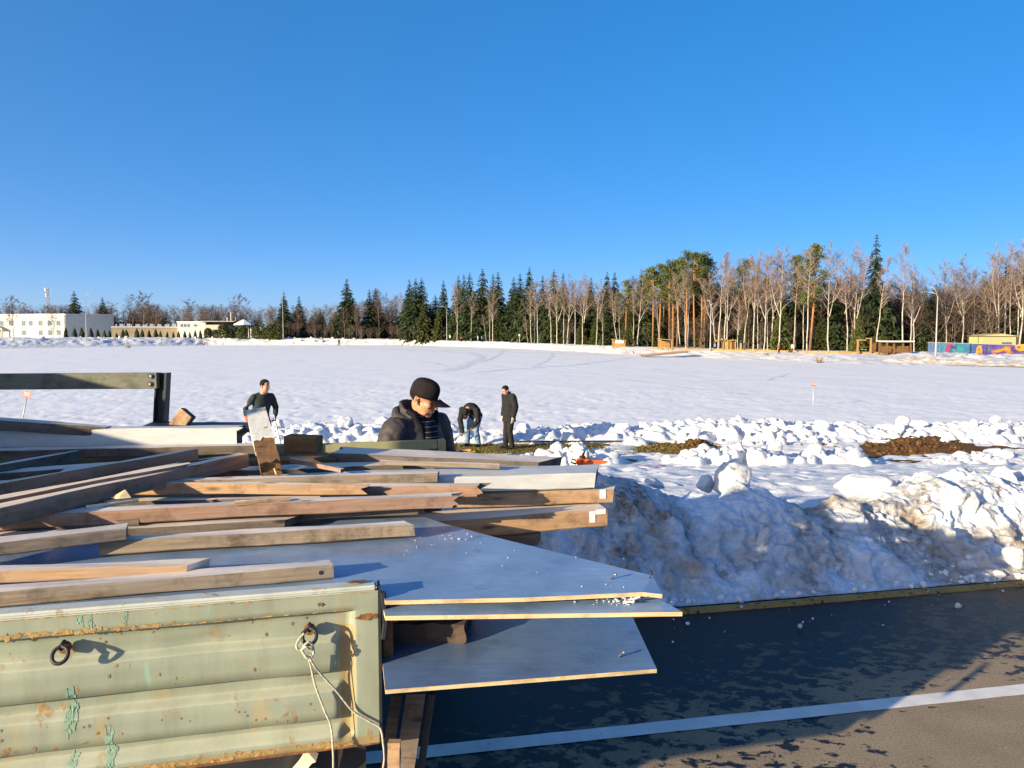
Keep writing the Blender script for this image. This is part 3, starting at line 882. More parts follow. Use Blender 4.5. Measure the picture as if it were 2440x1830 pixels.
# lumps of the ridges by the trench
def ground_h(x, y):
    a = x / y
    r = np.clip(np.searchsorted(rows, y), 1, len(rows) - 1); c = np.clip(np.searchsorted(az, a), 1, len(az) - 1)
    return float(Zg[r, c])
def where(px):
    for lim, w in ((830, 'right of the man with the shovel'), (1060, 'behind the man in the cap'), (1180, 'behind the stooping man'), (1300, 'just right of the standing man'), (1420, 'behind the strip of cleared grass'), (1560, 'right of the cleared grass'),
                   (1720, 'behind the small heap of brown soil'), (1880, 'at its highest part'), (2050, 'below the upright red sign'), (2200, 'behind the left half of the soil patch'), (2350, 'behind the right half of the soil patch')):
        if px < lim: return w
    return 'at the right edge of the view'
def where2(px):
    for lim, w in ((1310, 'before the cleared grass, left of the chainsaw'), (1390, 'just behind the chainsaw'), (1480, 'right behind the tip of the chainsaw'), (1700, 'in front of the small brown heap'), (1780, 'behind the big grey boulder'), (1890, 'behind the brown peak of the near bank'), (2090, 'left of the soil patch')):
        if px < lim: return w
    return 'in front of the soil patch at right'
for i in range(150):
    px = rng.uniform(640, 2440)
    if px < 1480 and rng.random() < .45: px = rng.uniform(1500, 2440)
    y = rng.gauss(21.9, .7); y = min(max(y, 20.9), 23.6)
    x = y * (px - 1220) / 1800
    if 1060 < px < 1250 and y < 21.4: continue
    r = .03 + .24 * rng.random() ** 4.5
    chunk((x, y, ground_h(x, y) + r * .25), (r * rng.uniform(.9, 1.4), r, r * rng.uniform(.6, .95)), CH[rng.randrange(8)], ('large' if r > .10 else 'small') + ' snow chunk on the ridge ' + where(px), 'snow chunks on the ridge behind the trench')
for i in range(85):
    px = rng.choice([rng.uniform(1300, 1460), rng.uniform(1590, 1860), rng.uniform(1590, 1860), rng.uniform(1930, 2080), rng.uniform(1060, 1300), rng.uniform(2230, 2440)])
    y = min(max(rng.gauss(17.3, .35), 16.6), 18.1); x = y * (px - 1220) / 1800
    r = .03 + .19 * rng.random() ** 3.5
    chunk((x, y, ground_h(x, y) + r * .25), (r * rng.uniform(.9, 1.4), r, r * rng.uniform(.6, .95)), CH[rng.randrange(8)], ('large' if r > .09 else 'small') + ' snow chunk thrown up ' + where2(px), 'snow chunks on the near side of the trench')
for i in range(30):
    px = rng.uniform(30, 1020); d = float(edge_d(px)); y = d + (float(tree_d(px)) - d) * rng.uniform(.25, .75)
    r = rng.uniform(.2, .45)
    x = y * (px - 1220) / 1800
    chunk((x, y, shore_z(px, y) + .25), (r * 1.3, r, r * .8), CH[rng.randrange(8)], ('snow lump on the far bank below the ' + ('white building' if px < 270 else 'tan wall and cypresses' if px < 480 else 'modern house and evergreen bushes' if px < 660 else 'second lamp and bare trees' if px < 800 else 'lone broad spruce')), 'snow lumps along the far left bank')
# ================================================================== TREES (unit height, shared meshes)
def ntube(V, F, pts, rad, n=4):
    """append a swept tube to lists V,F (numpy-free, quads as two tris)"""
    base = len(V)
    m = len(pts)
    for i, p in enumerate(pts):
        t = pts[min(i + 1, m - 1)] - pts[max(i - 1, 0)]
        if t.length < 1e-9: t = Vector((0, 0, 1))
        t.normalize()
        s = Vector((1, 0, 0)) if abs(t.x) < .8 else Vector((0, 1, 0))
        s = (s - t * s.dot(t)).normalized(); u = t.cross(s)
        for k in range(n):
            a = 2 * math.pi * k / n
            V.append(p + s * (rad[i] * math.cos(a)) + u * (rad[i] * math.sin(a)))
    for i in range(m - 1):
        for k in range(n):
            a = base + i * n + k; b = base + i * n + (k + 1) % n
            F.append((a, b, b + n)); F.append((a, b + n, a + n))
def blade(V, F, p, d, w, g):
    q = p + d
    s = d.cross(Vector((g.uniform(-1, 1), g.uniform(-1, 1), g.uniform(-1, 1))))
    if s.length < 1e-6: return
    s = s.normalized() * w
    b = len(V); V += [p + s, p - s, q]; F.append((b, b + 1, b + 2))
def broadleaf(seed, cb=.40, spread=.17, fork=0, twigs=15, up=.85, lean=.03, rt=.0080, nb=17, tw=.0010):
    g = random.Random(seed)
    TV, TF, CV, CF = [], [], [], []
    a0 = g.uniform(0, 6.28)
    path = []
    for i in range(9):
        h = i / 8
        path.append(Vector((lean * math.sin(h * 2.6 + a0) * h + g.uniform(-.004, .004), lean * math.cos(h * 2.2 + a0) * h * .6 + g.uniform(-.004, .004), h)))
    stems = [(path, rt)]
    if fork:
        for k in range(fork):
            hb = g.uniform(.30, .45); a = g.uniform(0, 6.28)
            b = path[0].lerp(path[-1], hb)
            fp = [b + Vector((math.cos(a), math.sin(a) * .6, 0)) * (.16 * spread / .17) * (1 - (1 - j / 5) ** 2) + Vector((0, 0, (.93 - hb) * j / 5)) for j in range(6)]
            stems.append((fp, rt * .62))
    for sp, r0 in stems:
        ntube(TV, TF, sp, [r0 * (1 - .86 * i / (len(sp) - 1)) for i in range(len(sp))], 6)
    for sp, r0 in stems:
        z0, z1 = sp[0].z, sp[-1].z
        n = nb if sp is path else nb // 2
        for k in range(n):
            h = max(cb, z0 + .05) + (z1 - max(cb, z0 + .05)) * ((k + g.random()) / n) * .97
            f = (h - z0) / (z1 - z0) * (len(sp) - 1); i = min(int(f), len(sp) - 2)
            p = sp[i].lerp(sp[i + 1], f - i)
            a = g.uniform(0, 6.28)
            L = (spread * 1.08 * (1 - (h - cb) / (1.02 - cb)) ** .7 + .035) * g.uniform(.7, 1.25)
            d = Vector((math.cos(a), math.sin(a), g.uniform(up * .8, up * 1.5))).normalized()
            bp = [p]
            for j in range(1, 5):
                d2 = (d + Vector((g.uniform(-.2, .2), g.uniform(-.2, .2), .10 * j))).normalized()
                bp.append(bp[-1] + d2 * L / 3.4)
            ntube(TV, TF, bp, [rt * .36 * (1 - .2 * j) for j in range(5)], 4)
            for j in range(5):
                q = bp[1 + j % 4].lerp(bp[max(0, j % 4)], g.random() * .8)
                sd = (d + Vector((g.uniform(-.9, .9), g.uniform(-.9, .9), g.uniform(-.3, .7)))).normalized() * L * g.uniform(.35, .7)
                blade(CV, CF, q, sd, rt * .14, g)
                for t in range(twigs):
                    r = q + sd * g.uniform(.2, 1.0)
                    td = Vector((g.uniform(-1, 1), g.uniform(-1, 1), g.uniform(-.7, 1.1))).normalized() * g.uniform(.018, .055)
                    blade(CV, CF, r, td, tw * g.uniform(.6, 1.2), g)
    return (TV, TF), (CV, CF)
def spruce(seed, wid=.17, base=.03, dens=1.0, rt=.012):
    g = random.Random(seed)
    TV, TF, CV, CF = [], [], [], []
    ntube(TV, TF, [Vector((0, 0, 0)), Vector((0, 0, .5)), Vector((0, 0, 1))], [rt, rt * .55, .001], 6)
    nl = int(36 * dens)
    for i in range(nl):
        h = base + (1 - base) * (i + g.uniform(-.3, .3)) / nl
        rr = wid * (1 - h) ** .82 * (1 if h > base + .1 else .85)
        nbr = max(4, int(10 - 5 * h))
        for b in range(nbr):
            a = 6.28 * b / nbr + g.uniform(-.35, .35) + i * .7
            r = rr * g.uniform(.62, 1.22) + .008
            dz = -r * g.uniform(.18, .55)
            tip = Vector((math.cos(a) * r, math.sin(a) * r, min(.995, h) + dz))
            o = Vector((0, 0, h + .012))
            mid = o.lerp(tip, .55) + Vector((0, 0, -r * .08))
            sd = Vector((-math.sin(a), math.cos(a), 0))
            for (p, q, w) in ((o.lerp(mid, .25), mid, r * .20), (mid.lerp(o, .25), tip + Vector((0, 0, r * .06)), r * .23)):
                for s in (1, -1):
                    k = len(CV)
                    CV += [p, q, p.lerp(q, .45) + sd * s * w * g.uniform(.8, 1.3) + Vector((0, 0, -r * g.uniform(.05, .22)))]
                    CF.append((k, k + 1, k + 2) if s > 0 else (k, k + 2, k + 1))
            for t in range(5):
                p = o.lerp(tip, g.uniform(.35, 1.0))
                d = (tip - o).normalized() * r * g.uniform(.05, .22) + sd * g.uniform(-1, 1) * r * .24 + Vector((0, 0, -r * g.uniform(.1, .32)))
                blade(CV, CF, p, d, r * .07 + .0015, g)
    return (TV, TF), (CV, CF)
def pine(seed, cb=.58, spread=.13, rt=.011, clumps=34):
    g = random.Random(seed)
    TV, TF, CV, CF = [], [], [], []
    a0 = g.uniform(0, 6)
    path = [Vector((.012 * math.sin(h * 3 + a0), .01 * math.cos(h * 2 + a0), h)) for h in (0, .2, .4, .6, .8, .97)]
    ntube(TV, TF, path, [rt, rt * .85, rt * .7, rt * .55, rt * .35, rt * .1], 6)
    for k in range(clumps):
        h = cb + (1.0 - cb) * (k + g.random()) / clumps
        a = g.uniform(0, 6.28)
        prof = math.sin(min(1, (h - cb) / (1 - cb) * .85 + .18) * math.pi) ** .6
        r = spread * prof * g.uniform(.25, 1.1)
        c = Vector((math.cos(a) * r, math.sin(a) * r, min(h + r * .2, .985)))
        st = path[3].lerp(path[5], max(0, min(1, (h - .6) / .37))); st = Vector((st.x, st.y, c.z - r * .5))
        ntube(TV, TF, [st, st.lerp(c, .6) + Vector((0, 0, r * .05)), c], [rt * .25, rt * .18, rt * .1], 3)
        s = g.uniform(.030, .055)
        for t in range(70):
            d = Vector((g.gauss(0, 1), g.gauss(0, 1), g.gauss(0, .55)))
            p = c + d * s * .55
            blade(CV, CF, p, Vector((g.uniform(-1, 1), g.uniform(-1, 1), g.uniform(.0, 1.2))).normalized() * .020, .0052, g)
    for k in range(5):
        h = g.uniform(.3, cb); a = g.uniform(0, 6.28); p = path[2].lerp(path[3], .5); p = Vector((p.x, p.y, h))
        blade(TV, TF, p, Vector((math.cos(a), math.sin(a), .1)) * .05, .002, g)
    return (TV, TF), (CV, CF)
def to_np(t): return (np.array([v[:] for v in t[0]], np.float32), np.array(t[1], np.int32))
def tree_meshes(kind, gens, mt, mc):
    out = []
    for (T, C) in gens:
        T, C = to_np(T), to_np(C)
        a = nmesh(kind + '_trunk', *T); a.materials.append(M[mt])
        b = nmesh(kind + '_crown', *C); b.materials.append(M[mc])
        a.polygons.foreach_set('use_smooth', np.ones(len(a.polygons), bool))
        out.append((a, b, T, C))
    return out
TM = {
 'birch': tree_meshes('birch', [broadleaf(1, .44, .13, 0), broadleaf(2, .40, .15, 1), broadleaf(3, .52, .12, 0), broadleaf(4, .38, .17, 2), broadleaf(5, .48, .14, 1, lean=.05)], 'birch_bark', 'twig_birch'),
 'bare': tree_meshes('bare', [broadleaf(11, .26, .19, 1, 11, .7, tw=.0024), broadleaf(12, .20, .22, 2, 11, .6, tw=.0024), broadleaf(13, .30, .18, 1, 11, .7, tw=.0024)], 'bark_brown', 'twig_brown'),
 'shrub': tree_meshes('shrub', [broadleaf(15, .05, .32, 3, 6, .9, rt=.010, nb=12, tw=.004), broadleaf(16, .05, .40, 3, 6, .8, rt=.010, nb=12, tw=.004)], 'bark_brown', 'twig_brown'),
 'spruce': tree_meshes('spruce', [spruce(21, .23, dens=1.3), spruce(22, .20, dens=1.3), spruce(23, .26, .05, dens=1.25), spruce(24, .17, dens=1.3)], 'bark_dark', 'needles'),
 'spruce_light': tree_meshes('spruce_light', [spruce(31, .26, dens=1.2), spruce(32, .29, dens=1.2)], 'bark_dark', 'needles_light'),
 'pine': tree_meshes('pine', [pine(41), pine(42, .62, .12), pine(43, .52, .13)], 'pine_bark', 'needles_pine'),
 'pine_big': tree_meshes('pine_big', [pine(44, .42, .125, .012, 50)], 'pine_bark', 'needles_pine'),
}
ORD = ['first', 'second', 'third', 'fourth', 'fifth', 'sixth', 'seventh', 'eighth', 'ninth', 'tenth', 'eleventh', 'twelfth', 'thirteenth', 'fourteenth', 'fifteenth', 'sixteenth', 'seventeenth', 'eighteenth', 'nineteenth', 'twentieth',
       'twenty-first', 'twenty-second', 'twenty-third', 'twenty-fourth', 'twenty-fifth', 'twenty-sixth', 'twenty-seventh', 'twenty-eighth', 'twenty-ninth', 'thirtieth']
def plant_tree(kind, var, px, top, dd=0.0, topx=None, wscale=1.0, label='', group=None, name=None, rz=None, dep=None):
    """stand a tree on the far land in the direction of photo column px, its height from the photo"""
    d = dep if dep else float(tree_d(px)) + dd
    z = float(tree_z(px)) - .1
    y = d; x = d * (px - 1220) / 1800
    h = ((CAMZ - (top - HORIZON) / FPX * d) - z) * (1.035 if 'spruce' in kind else 1.02)
    tx = px if topx is None else topx
    lean = math.atan2((tx - px) / FPX * d, h)
    root = empty(name or {'birch': 'birch_tree', 'bare': 'bare_tree', 'shrub': 'bare_shrub', 'spruce': 'spruce_tree', 'spruce_light': 'spruce_tree', 'pine': 'pine_tree', 'pine_big': 'pine_tree'}[kind], (x, y, z))
    root.rotation_euler = (0, lean, 0)
    root.scale = (h * wscale, h * wscale, h)
    tag(root, label, {'shrub': 'shrub'}.get(kind, 'tree'), group)
    a, b = TM[kind][var % len(TM[kind])][:2]
    rz = rng.uniform(0, 6.28) if rz is None else rz
    for nm, me in (('trunk', a), ('crown', b)):
        o = link(nm, me, root); o.rotation_euler = (0, 0, rz)
    return root

# spruces: (column, top row, variant, width, extra depth)
SPR = [(182, 697, 0, 1.25, 14, 'lone dark spruce standing up behind the white building'), (249, 711, 1, 1.3, 16, 'small dark spruce right of the lamp behind the white building'),
       (679, 699, 2, 1.0, 3, 'dark spruce directly behind the second lamp post from the left'), (715, 708, 3, 1.4, 5, 'narrow pointed spruce right of the second lamp post'),
       (829, 669, 2, 1.12, 4, 'broad tall spruce standing alone against the sky, left of the forest'), (882, 693, 1, 1.2, 6, 'left of the twin spruces beside the reddish bare tree'), (897, 690, 0, 1.2, 9, 'right of the twin spruces beside the reddish bare tree'),
       (977, 671, 2, .95, 4, 'leftmost spruce of the dense dark trio'), (992, 669, 0, 1.2, 2, 'middle spruce of the dense dark trio'), (1006, 667, 0, 1.2, 5, 'rightmost spruce of the dense dark trio'),
       (1058, 672, 1, 1.0, 5, 'slim spruce behind the lamp post at the left of the forest')]
mid = [(1093, 661, 1, 1.1, 6), (1106, 659, 3, 1.2, 8), (1120, 655, 0, 1.0, 6), (1150, 646, 0, 1.15, 5), (1175, 658, 3, 1.2, 8), (1187, 653, 1, 1.15, 5), (1224, 666, 2, 1.0, 8), (1239, 657, 1, 1.1, 9), (1261, 643, 0, 1.05, 7),
       (1293, 661, 1, 1.1, 8), (1319, 648, 0, 1.0, 8), (1341, 657, 3, 1.2, 8), (1407, 666, 1, 1.1, 8), (1445, 654, 0, 1.0, 8), (1463, 654, 1, 1.1, 7), (1527, 650, 0, 1.0, 6)]
for i, (x, y, v, w, dd) in enumerate(mid):
    SPR.append((x, y, v, w, dd, ORD[i] + ' spruce from the left in the dark forest edge past the slim lamp spruce'))
for i, (x, y, v, w, dd, lab) in enumerate(SPR):
    plant_tree('spruce', v, x, y, dd, None, w, lab, 'dark spruces of the far forest edge')
plant_tree('spruce', 1, 2080, 568, 4, None, .92, 'tallest spruce of the scene, rising above the birches at right', 'dark spruces of the far forest edge')
plant_tree('spruce', 3, 2390, 622, 9, None, 1.2, 'dark spruce half hidden by the birches at the right edge', 'dark spruces of the far forest edge')
for i, (x, y, v, w, dd) in enumerate([(1700, 690, 1, 1.3, 10), (1790, 668, 2, .9, 11), (1990, 690, 0, 1.2, 8), (2110, 700, 0, 1.4, 5), (2215, 700, 2, 1.1, 7), (2240, 694, 0, 1.2, 9)]):
    plant_tree('spruce', v, x, y, dd, None, w, ORD[i] + ' low dark spruce from the left among the birch trunks at right', 'dark spruces of the far forest edge')
for i, (x, y, v, w, dd, lab) in enumerate([(1010, 715, 0, 1.0, -4, 'small light green spruce in front of the dense dark trio'), (1045, 733, 1, .8, 0, 'low olive spruce left of the lamp post at the forest'), (1860, 704, 0, .85, -1, 'dense olive green spruce among white birch trunks'),
        (2103, 781, 1, 1.0, -6, 'little green spruce beside the wooden pavilion'), (1385, 752, 0, 1.0, 2, 'low sunlit spruce behind the lamp post mid forest'), (1420, 748, 1, .9, 3, 'bushy low spruce right of the mid forest lamp post'), (1190, 735, 0, 1.0, 3, 'low olive spruce between the birch trunks right of the globe lantern'),
        (2045, 745, 1, .9, 2, 'bushy low spruce behind the timber arch'), (1500, 742, 0, .9, 2, 'bushy low spruce above the small white shed')]):
    plant_tree('spruce_light', v, x, y, dd, None, w, lab, 'light green spruces of the far forest edge')
PIN = [(1553, 643, 0, 2), (1571, 636, 1, 5), (1594, 629, 2, 2), (1601, 640, 0, 6), (1612, 625, 1, 8), (1634, 607, 2, 4), (1654, 611, 0, 2), (1668, 620, 1, 5), (1676, 611, 2, 7), (1492, 673, 2, 3), (1540, 660, 1, 7), (1773, 626, 2, 5), (1896, 617, 1, 6)]
PIN.sort()
for i, (x, y, v, dd) in enumerate(PIN):
    plant_tree('pine', v, x, y, dd, None, 1.15, ORD[i] + ' of the orange-trunked pines counted from the left', 'pines of the far forest')
plant_tree('pine_big', 0, 1929, 590, -1, 1936, 1.1, 'largest pine with orange trunk and ragged crown above the birches', 'pines of the far forest')
BIR = [(1089, 679, 1091, 1, -3), (1123, 700, None, 0, -2), (1159, 752, 1150, 2, -4), (1167, 718, 1164, 0, -3), (1174, 686, 1178, 1, -3), (1258, 756, 1252, 0, -3), (1266, 684, 1262, 1, -3), (1274, 680, 1276, 0, -1), (1281, 676, 1279, 2, -2),
       (1314, 672, 1303, 4, -2), (1327, 664, 1329, 3, -3), (1343, 680, None, 2, -1), (1351, 665, 1357, 1, -2), (1387, 664, 1393, 3, -3), (1420, 678, 1433, 4, -3), (1436, 716, 1437, 0, 1), (1471, 696, 1458, 4, -3), (1478, 720, 1472, 2, -2),
       (1518, 655, 1526, 1, 0), (1508, 690, None, 2, 2), (1572, 690, 1562, 0, -2), (1620, 662, 1607, 2, -2), (1633, 655, 1626, 0, -3), (1639, 650, 1641, 2, -2), (1704, 660, 1690, 1, -1), (1711, 612, 1717, 0, -2), (1724, 625, 1728, 2, 1),
       (1733, 630, 1729, 1, -2), (1757, 722, None, 3, -5), (1771, 624, 1783, 4, -3), (1794, 614, 1803, 1, -3), (1806, 640, 1800, 2, 1), (1820, 620, 1832, 1, -2), (1828, 660, 1826, 0, 2), (1838, 607, 1844, 3, 0), (1854, 602, 1869, 1, -3), (1891, 640, 1893, 2, -1),
       (1914, 650, 1912, 0, 2), (1922, 602, 1920, 2, -3), (1973, 594, 1967, 1, -2), (2019, 632, 2006, 4, -3), (2035, 600, 2038, 3, 3), (2085, 622, 2103, 0, -4), (2150, 594, 2149, 2, -4), (2168, 648, 2175, 3, 0), (2177, 660, 2170, 0, 2),
       (2256, 636, 2245, 3, 5), (2264, 670, 2268, 0, 7), (2293, 626, 2289, 3, 4), (2318, 650, 2317, 2, 6), (2366, 668, 2338, 4, 5), (2377, 600, 2371, 1, 5), (2393, 602, 2394, 1, 6), (2408, 640, 2396, 2, 4), (2422, 610, 2418, 0, 6), (2428, 583, 2436, 3, 4)]
BIR.sort()
third = len(BIR) // 3 + 1
for i, (x, y, tx, v, dd) in enumerate(BIR):
    k, j = divmod(i, third)
    lab = ORD[j] + [' white birch from the left in front of the dark spruces', ' white birch from the left after the leaning pair by the white shed', ' white birch from the left after the thin birch beside the olive spruce'][k]
    plant_tree('birch', v, x, y, dd, tx, 1.0 if v != 3 else 1.1, lab, 'bare white birches along the forest edge')
for i, (x, y, v, w, dd, lab) in enumerate([(450, 716, 0, 1.2, 6, 'bare pale tree above the low tan wall'), (575, 706, 1, 1.1, 4, 'bare pale tree behind the gazebo with the snowy roof'), (650, 733, 2, 1.0, 2, 'slim bare tree left of the second lamp post'),
        (711, 735, 1, 1.0, -3, 'crooked bare tree with low limbs right of the second lamp post'), (822, 735, 0, .9, -2, 'bare tree in front of the lone broad spruce'), (850, 730, 2, 1.1, -1, 'leaning bare tree right of the lone broad spruce'),
        (905, 693, 1, 1.0, 3, 'bare reddish tree with spreading crown by the twin spruces'), (35, 710, 1, 1.0, 3, 'bare tree rising over the left end of the white building'), (320, 705, 0, 1.2, 8, 'bare pale tree left of the white posts on the terrace'), (345, 700, 2, 1.1, 8, 'bare pale tree above the middle of the terrace posts')]):
    plant_tree('bare', v, x, y, dd, None, w, lab, 'bare trees on the far left shore')

# the wood behind, reading as one mass
def forest(name, items, label, mats):
    """items: list of (kind, var, x, y, z, height, width); one mesh per call"""
    VT, FT, MI, off = [], [], [], 0
    for kind, var, x, y, z, h, w in items:
        for slot, part in enumerate(TM[kind][var % len(TM[kind])][2:]):
            V, F = part
            if slot == 1:                # far back: every other needle spray or twig
                F = F[rng.randrange(2)::2]; u, inv = np.unique(F, return_inverse=True); V = V[u]; F = inv.reshape(-1, 3).astype(np.int32)
            a = rng.uniform(0, 6.28); c, s = math.cos(a), math.sin(a)
            Vt = np.stack([(V[:, 0] * c - V[:, 1] * s) * h * w + x, (V[:, 0] * s + V[:, 1] * c) * h * w + y, V[:, 2] * h + z], 1)
            VT.append(Vt); FT.append(F + off); off += len(V)
            MI.append(np.full(len(F), mats.index((kind, slot)) , np.int32))
    me = nmesh(name, np.concatenate(VT), np.concatenate(FT))
    mnames = {'birch': ('birch_bark', 'twig_birch'), 'bare': ('bark_brown', 'twig_brown'), 'shrub': ('bark_brown', 'twig_brown'), 'spruce': ('bark_dark', 'needles'), 'pine': ('pine_bark', 'needles_pine'), 'spruce_light': ('bark_dark', 'needles_light')}
    for k, s in mats: me.materials.append(M[mnames[k][s]])
    mi = np.concatenate(MI)
    if len(mi) == len(me.polygons): me.polygons.foreach_set('material_index', mi)
    o = link(name, me)
    tag(o, label, 'forest', kind='stuff')
    return o
def far_item(kind, px, dd, top, w=1.0):
    d = float(tree_d(px)) + dd
    z = float(tree_z(px)) - .1
    return (kind, rng.randrange(5), d * (px - 1220) / 1800, d, z, (CAMZ - (top - HORIZON) / FPX * d) - z, w)
mats = [(k, s) for k in ('birch', 'bare', 'spruce', 'pine', 'shrub', 'spruce_light') for s in (0, 1)]
TOPX = [-300, 0, 120, 300, 420, 600, 700, 800, 900, 980, 1060, 1150, 1300, 1450, 1560, 1650, 1750, 1900, 2050, 2150, 2230, 2300, 2440, 2800]
TOPY = [735, 728, 728, 724, 728, 733, 730, 728, 718, 702, 690, 675, 675, 675, 655, 632, 645, 640, 650, 668, 668, 655, 625, 620]
items = []
for i in range(170):
    px = rng.uniform(-200, 960)
    dd = rng.uniform(14, 45)
    items.append(far_item('bare' if rng.random() < .85 else 'birch', px, dd, float(np.interp(px, TOPX, TOPY)) + rng.uniform(-4, 14), 1.5))
for i in range(110):
    px = rng.uniform(-200, 960)
    items.append(far_item('spruce', px, rng.uniform(30, 60), float(np.interp(px, TOPX, TOPY)) + rng.uniform(8, 22), 1.8))
for i in range(70):
    px = rng.uniform(640, 1010)
    items.append(far_item('shrub', px, rng.uniform(-4, 10), rng.uniform(768, 790), 1.5))
forest('distant_wood', items, 'brown leafless wood stretching behind the far left shore', mats)
items = []
for i in range(270):
    px = rng.uniform(960, 2700)
    items.append(far_item('spruce', px, rng.uniform(14, 42), float(np.interp(px, TOPX, TOPY)) + rng.uniform(8, 60), 1.7))
for i in range(120):
    px = rng.uniform(1300, 2800)
    items.append(far_item('birch' if rng.random() < .35 else 'bare', px, rng.uniform(6, 34), float(np.interp(px, TOPX, TOPY)) + rng.uniform(0, 45), 1.2))
for i in range(150):
    px = rng.uniform(1000, 2700)
    items.append(far_item('shrub', px, rng.uniform(3, 22), float(np.interp(px, [1000, 1500, 2000, 2250, 2500], [775, 770, 770, 735, 735])) + rng.uniform(-18, 18), 1.6))
for i in range(22):
    px = rng.uniform(1020, 2300)
    items.append(far_item('spruce_light', px, rng.uniform(3, 14), rng.uniform(735, 775), 1.1))
forest('forest_interior', items, 'dense dark forest of spruce, birch and brush behind the edge trees', mats)

# ================================================================== FAR THINGS
def wob(px, d): return d * (px - 1220) / 1800
def box_part(name, parent, mat, x0, x1, y0, y1, z0, z1, bev=0):
    bm = bmesh.new(); bx(bm, x0, x1, y0, y1, z0, z1)
    if bev: bevel(bm, bev, 1)
    return obj(name, bm, mat, parent)

# street lamps: pole, arms, heads
def street_lamp(px, ytop, ybase, d, heads, label, tilt=0):
    z = CAMZ - (ybase - HORIZON) / FPX * d
    h = (ybase - ytop) / FPX * d
    root = empty('street_lamp', (wob(px, d), d, z - .3))
    root.rotation_euler = (0, tilt, 0)
    tag(root, label, 'street lamp', 'street lamps around the pond')
    bm = bmesh.new(); lathe(bm, [(.11, 0), (.10, 1.2), (.08, 1.3), (.05, h + .3)], 10)
    obj('pole', bm, M['lamp_white'], root, True)
    for hx, hy in heads:
        dx = (hx - px) / FPX * d; dz = (ybase - hy) / FPX * d + .3
        bm = bmesh.new(); tube(bm, [(0, 0, h + .2), (dx * .4, 0, h + .25 + (dz - h) * .5), (dx * .85, 0, dz)], .026, 6)
        obj('arm', bm, M['lamp_white'], root, True)
        bm = bmesh.new(); s = 1 if dx > 0 else -1
        ball(bm, (dx, 0, dz), (.30, .11, .065), 2, Euler((0, -s * .35, 0)).to_matrix().to_4x4())
        obj('lamp_head', bm, M['lamp_white'], root, True)
    return root
street_lamp(208, 706, 808, 168, [(219, 702), (227, 692)], 'white street lamp in front of the white building, arms to the right')
street_lamp(676, 714, 806, 200, [(677, 706)], 'white street lamp standing before the dark spruce on the left shore')
street_lamp(1065, 738, 813, 190, [(1057, 730)], 'white street lamp at the left end of the dark forest')
street_lamp(1370, 738, 823, 143, [(1360, 728)], 'white street lamp in the middle of the forest edge, left of a birch')
street_lamp(1692, 738, 833, 106, [(1687, 717), (1693, 726)], 'slim street lamp hidden among birches near the log playhouse')
street_lamp(2229, 706, 846, 88, [(2217, 699), (2216, 686)], 'tall white street lamp in front of the graffiti wall')
# globe lantern
d = 160; z = CAMZ - (818 - HORIZON) / FPX * d
root = tag(empty('globe_lantern', (wob(1238, d), d, z)), 'short post with a white globe lamp at the forest edge', 'lantern')
bm = bmesh.new(); lathe(bm, [(.06, 0), (.05, 1.5)], 8); obj('post', bm, M['lamp_white'], root)
bm = bmesh.new(); ball(bm, (0, 0, 1.72), .24, 2); obj('globe', bm, M['sign_white'], root, True)
# lattice mast
d = 330; z0 = 1.0
ztop = CAMZ - (688 - HORIZON) / FPX * d
root = tag(empty('radio_mast', (wob(120, d), d, z0)), 'thin white and red lattice mast above the far left wood', 'mast')
bm = bmesh.new()
hh = ztop - z0
for k in range(3):
    a = k * 2.094
    tube(bm, [(.9 * math.cos(a), .9 * math.sin(a), 0), (.35 * math.cos(a), .35 * math.sin(a), hh)], .14, 4)
for i in range(18):
    r = .9 - .55 * i / 18
    for k in range(3):
        a, b = k * 2.094, (k + 1) * 2.094; r2 = .9 - .55 * (i + 1) / 18
        tube(bm, [(r * math.cos(a), r * math.sin(a), hh * i / 18), (r2 * math.cos(b), r2 * math.sin(b), hh * (i + 1) / 18)], .07, 3)
obj('lattice', bm, M['lamp_white'], root)
for zz_, w in ((hh - .6, 1.6), (hh - 3.0, 1.2)):
    for k in range(3):
        a = k * 2.094 + .4
        bm = bmesh.new(); bx(bm, -.16, .16, -.08, .08, -.7, .7, Matrix.Translation((w * math.cos(a), w * math.sin(a), zz_)) @ Matrix.Rotation(a + 1.57, 4, 'Z'))
        obj('antenna', bm, M['sign_white'], root)

# white two-storey building on the left shore (near corner at column 159)
d = 212; zb = .55
bh = (810 - 754) / FPX * d
C0 = Vector((wob(159, d), d, zb))
ang1 = math.atan2(.20, -1)         # lit facade runs left, a little away
ang2 = R(40)                       # shaded end wall runs right and away
root = tag(empty('white_building', C0), 'two-storey white building with flat roof and windowed sunlit front', 'building')
e1 = Vector((math.cos(ang1), math.sin(ang1), 0)); e2 = Vector((math.cos(ang2), math.sin(ang2), 0))
def xline(a, e, c):                # how far along e from C0 to reach photo column c
    m = (c - 1220) / 1800
    return (m * C0.y - C0.x) / (e.x - m * e.y)
Lf = xline(C0, e1, -60); Le = xline(C0, e2, 274)
bm = bmesh.new()
P = [Vector((0, 0, 0)), e2 * Le, e2 * Le + e1 * Lf, e1 * Lf]
prism(bm, [(p.x, p.y) for p in P], -1.0, bh)
obj('wall', bm, M['plaster_white'], root)
bm = bmesh.new(); c_ = (P[0] + P[2]) / 2
prism(bm, [((p.x - c_.x) * 1.02 + c_.x, (p.y - c_.y) * 1.02 + c_.y) for p in P], bh, bh + .28)
obj('roof', bm, M['trim'], root)
bm = bmesh.new(); prism(bm, [((p.x - c_.x) * .99 + c_.x, (p.y - c_.y) * .99 + c_.y) for p in P], bh + .28, bh + .42); obj('roof_snow', bm, M['snow'], root)
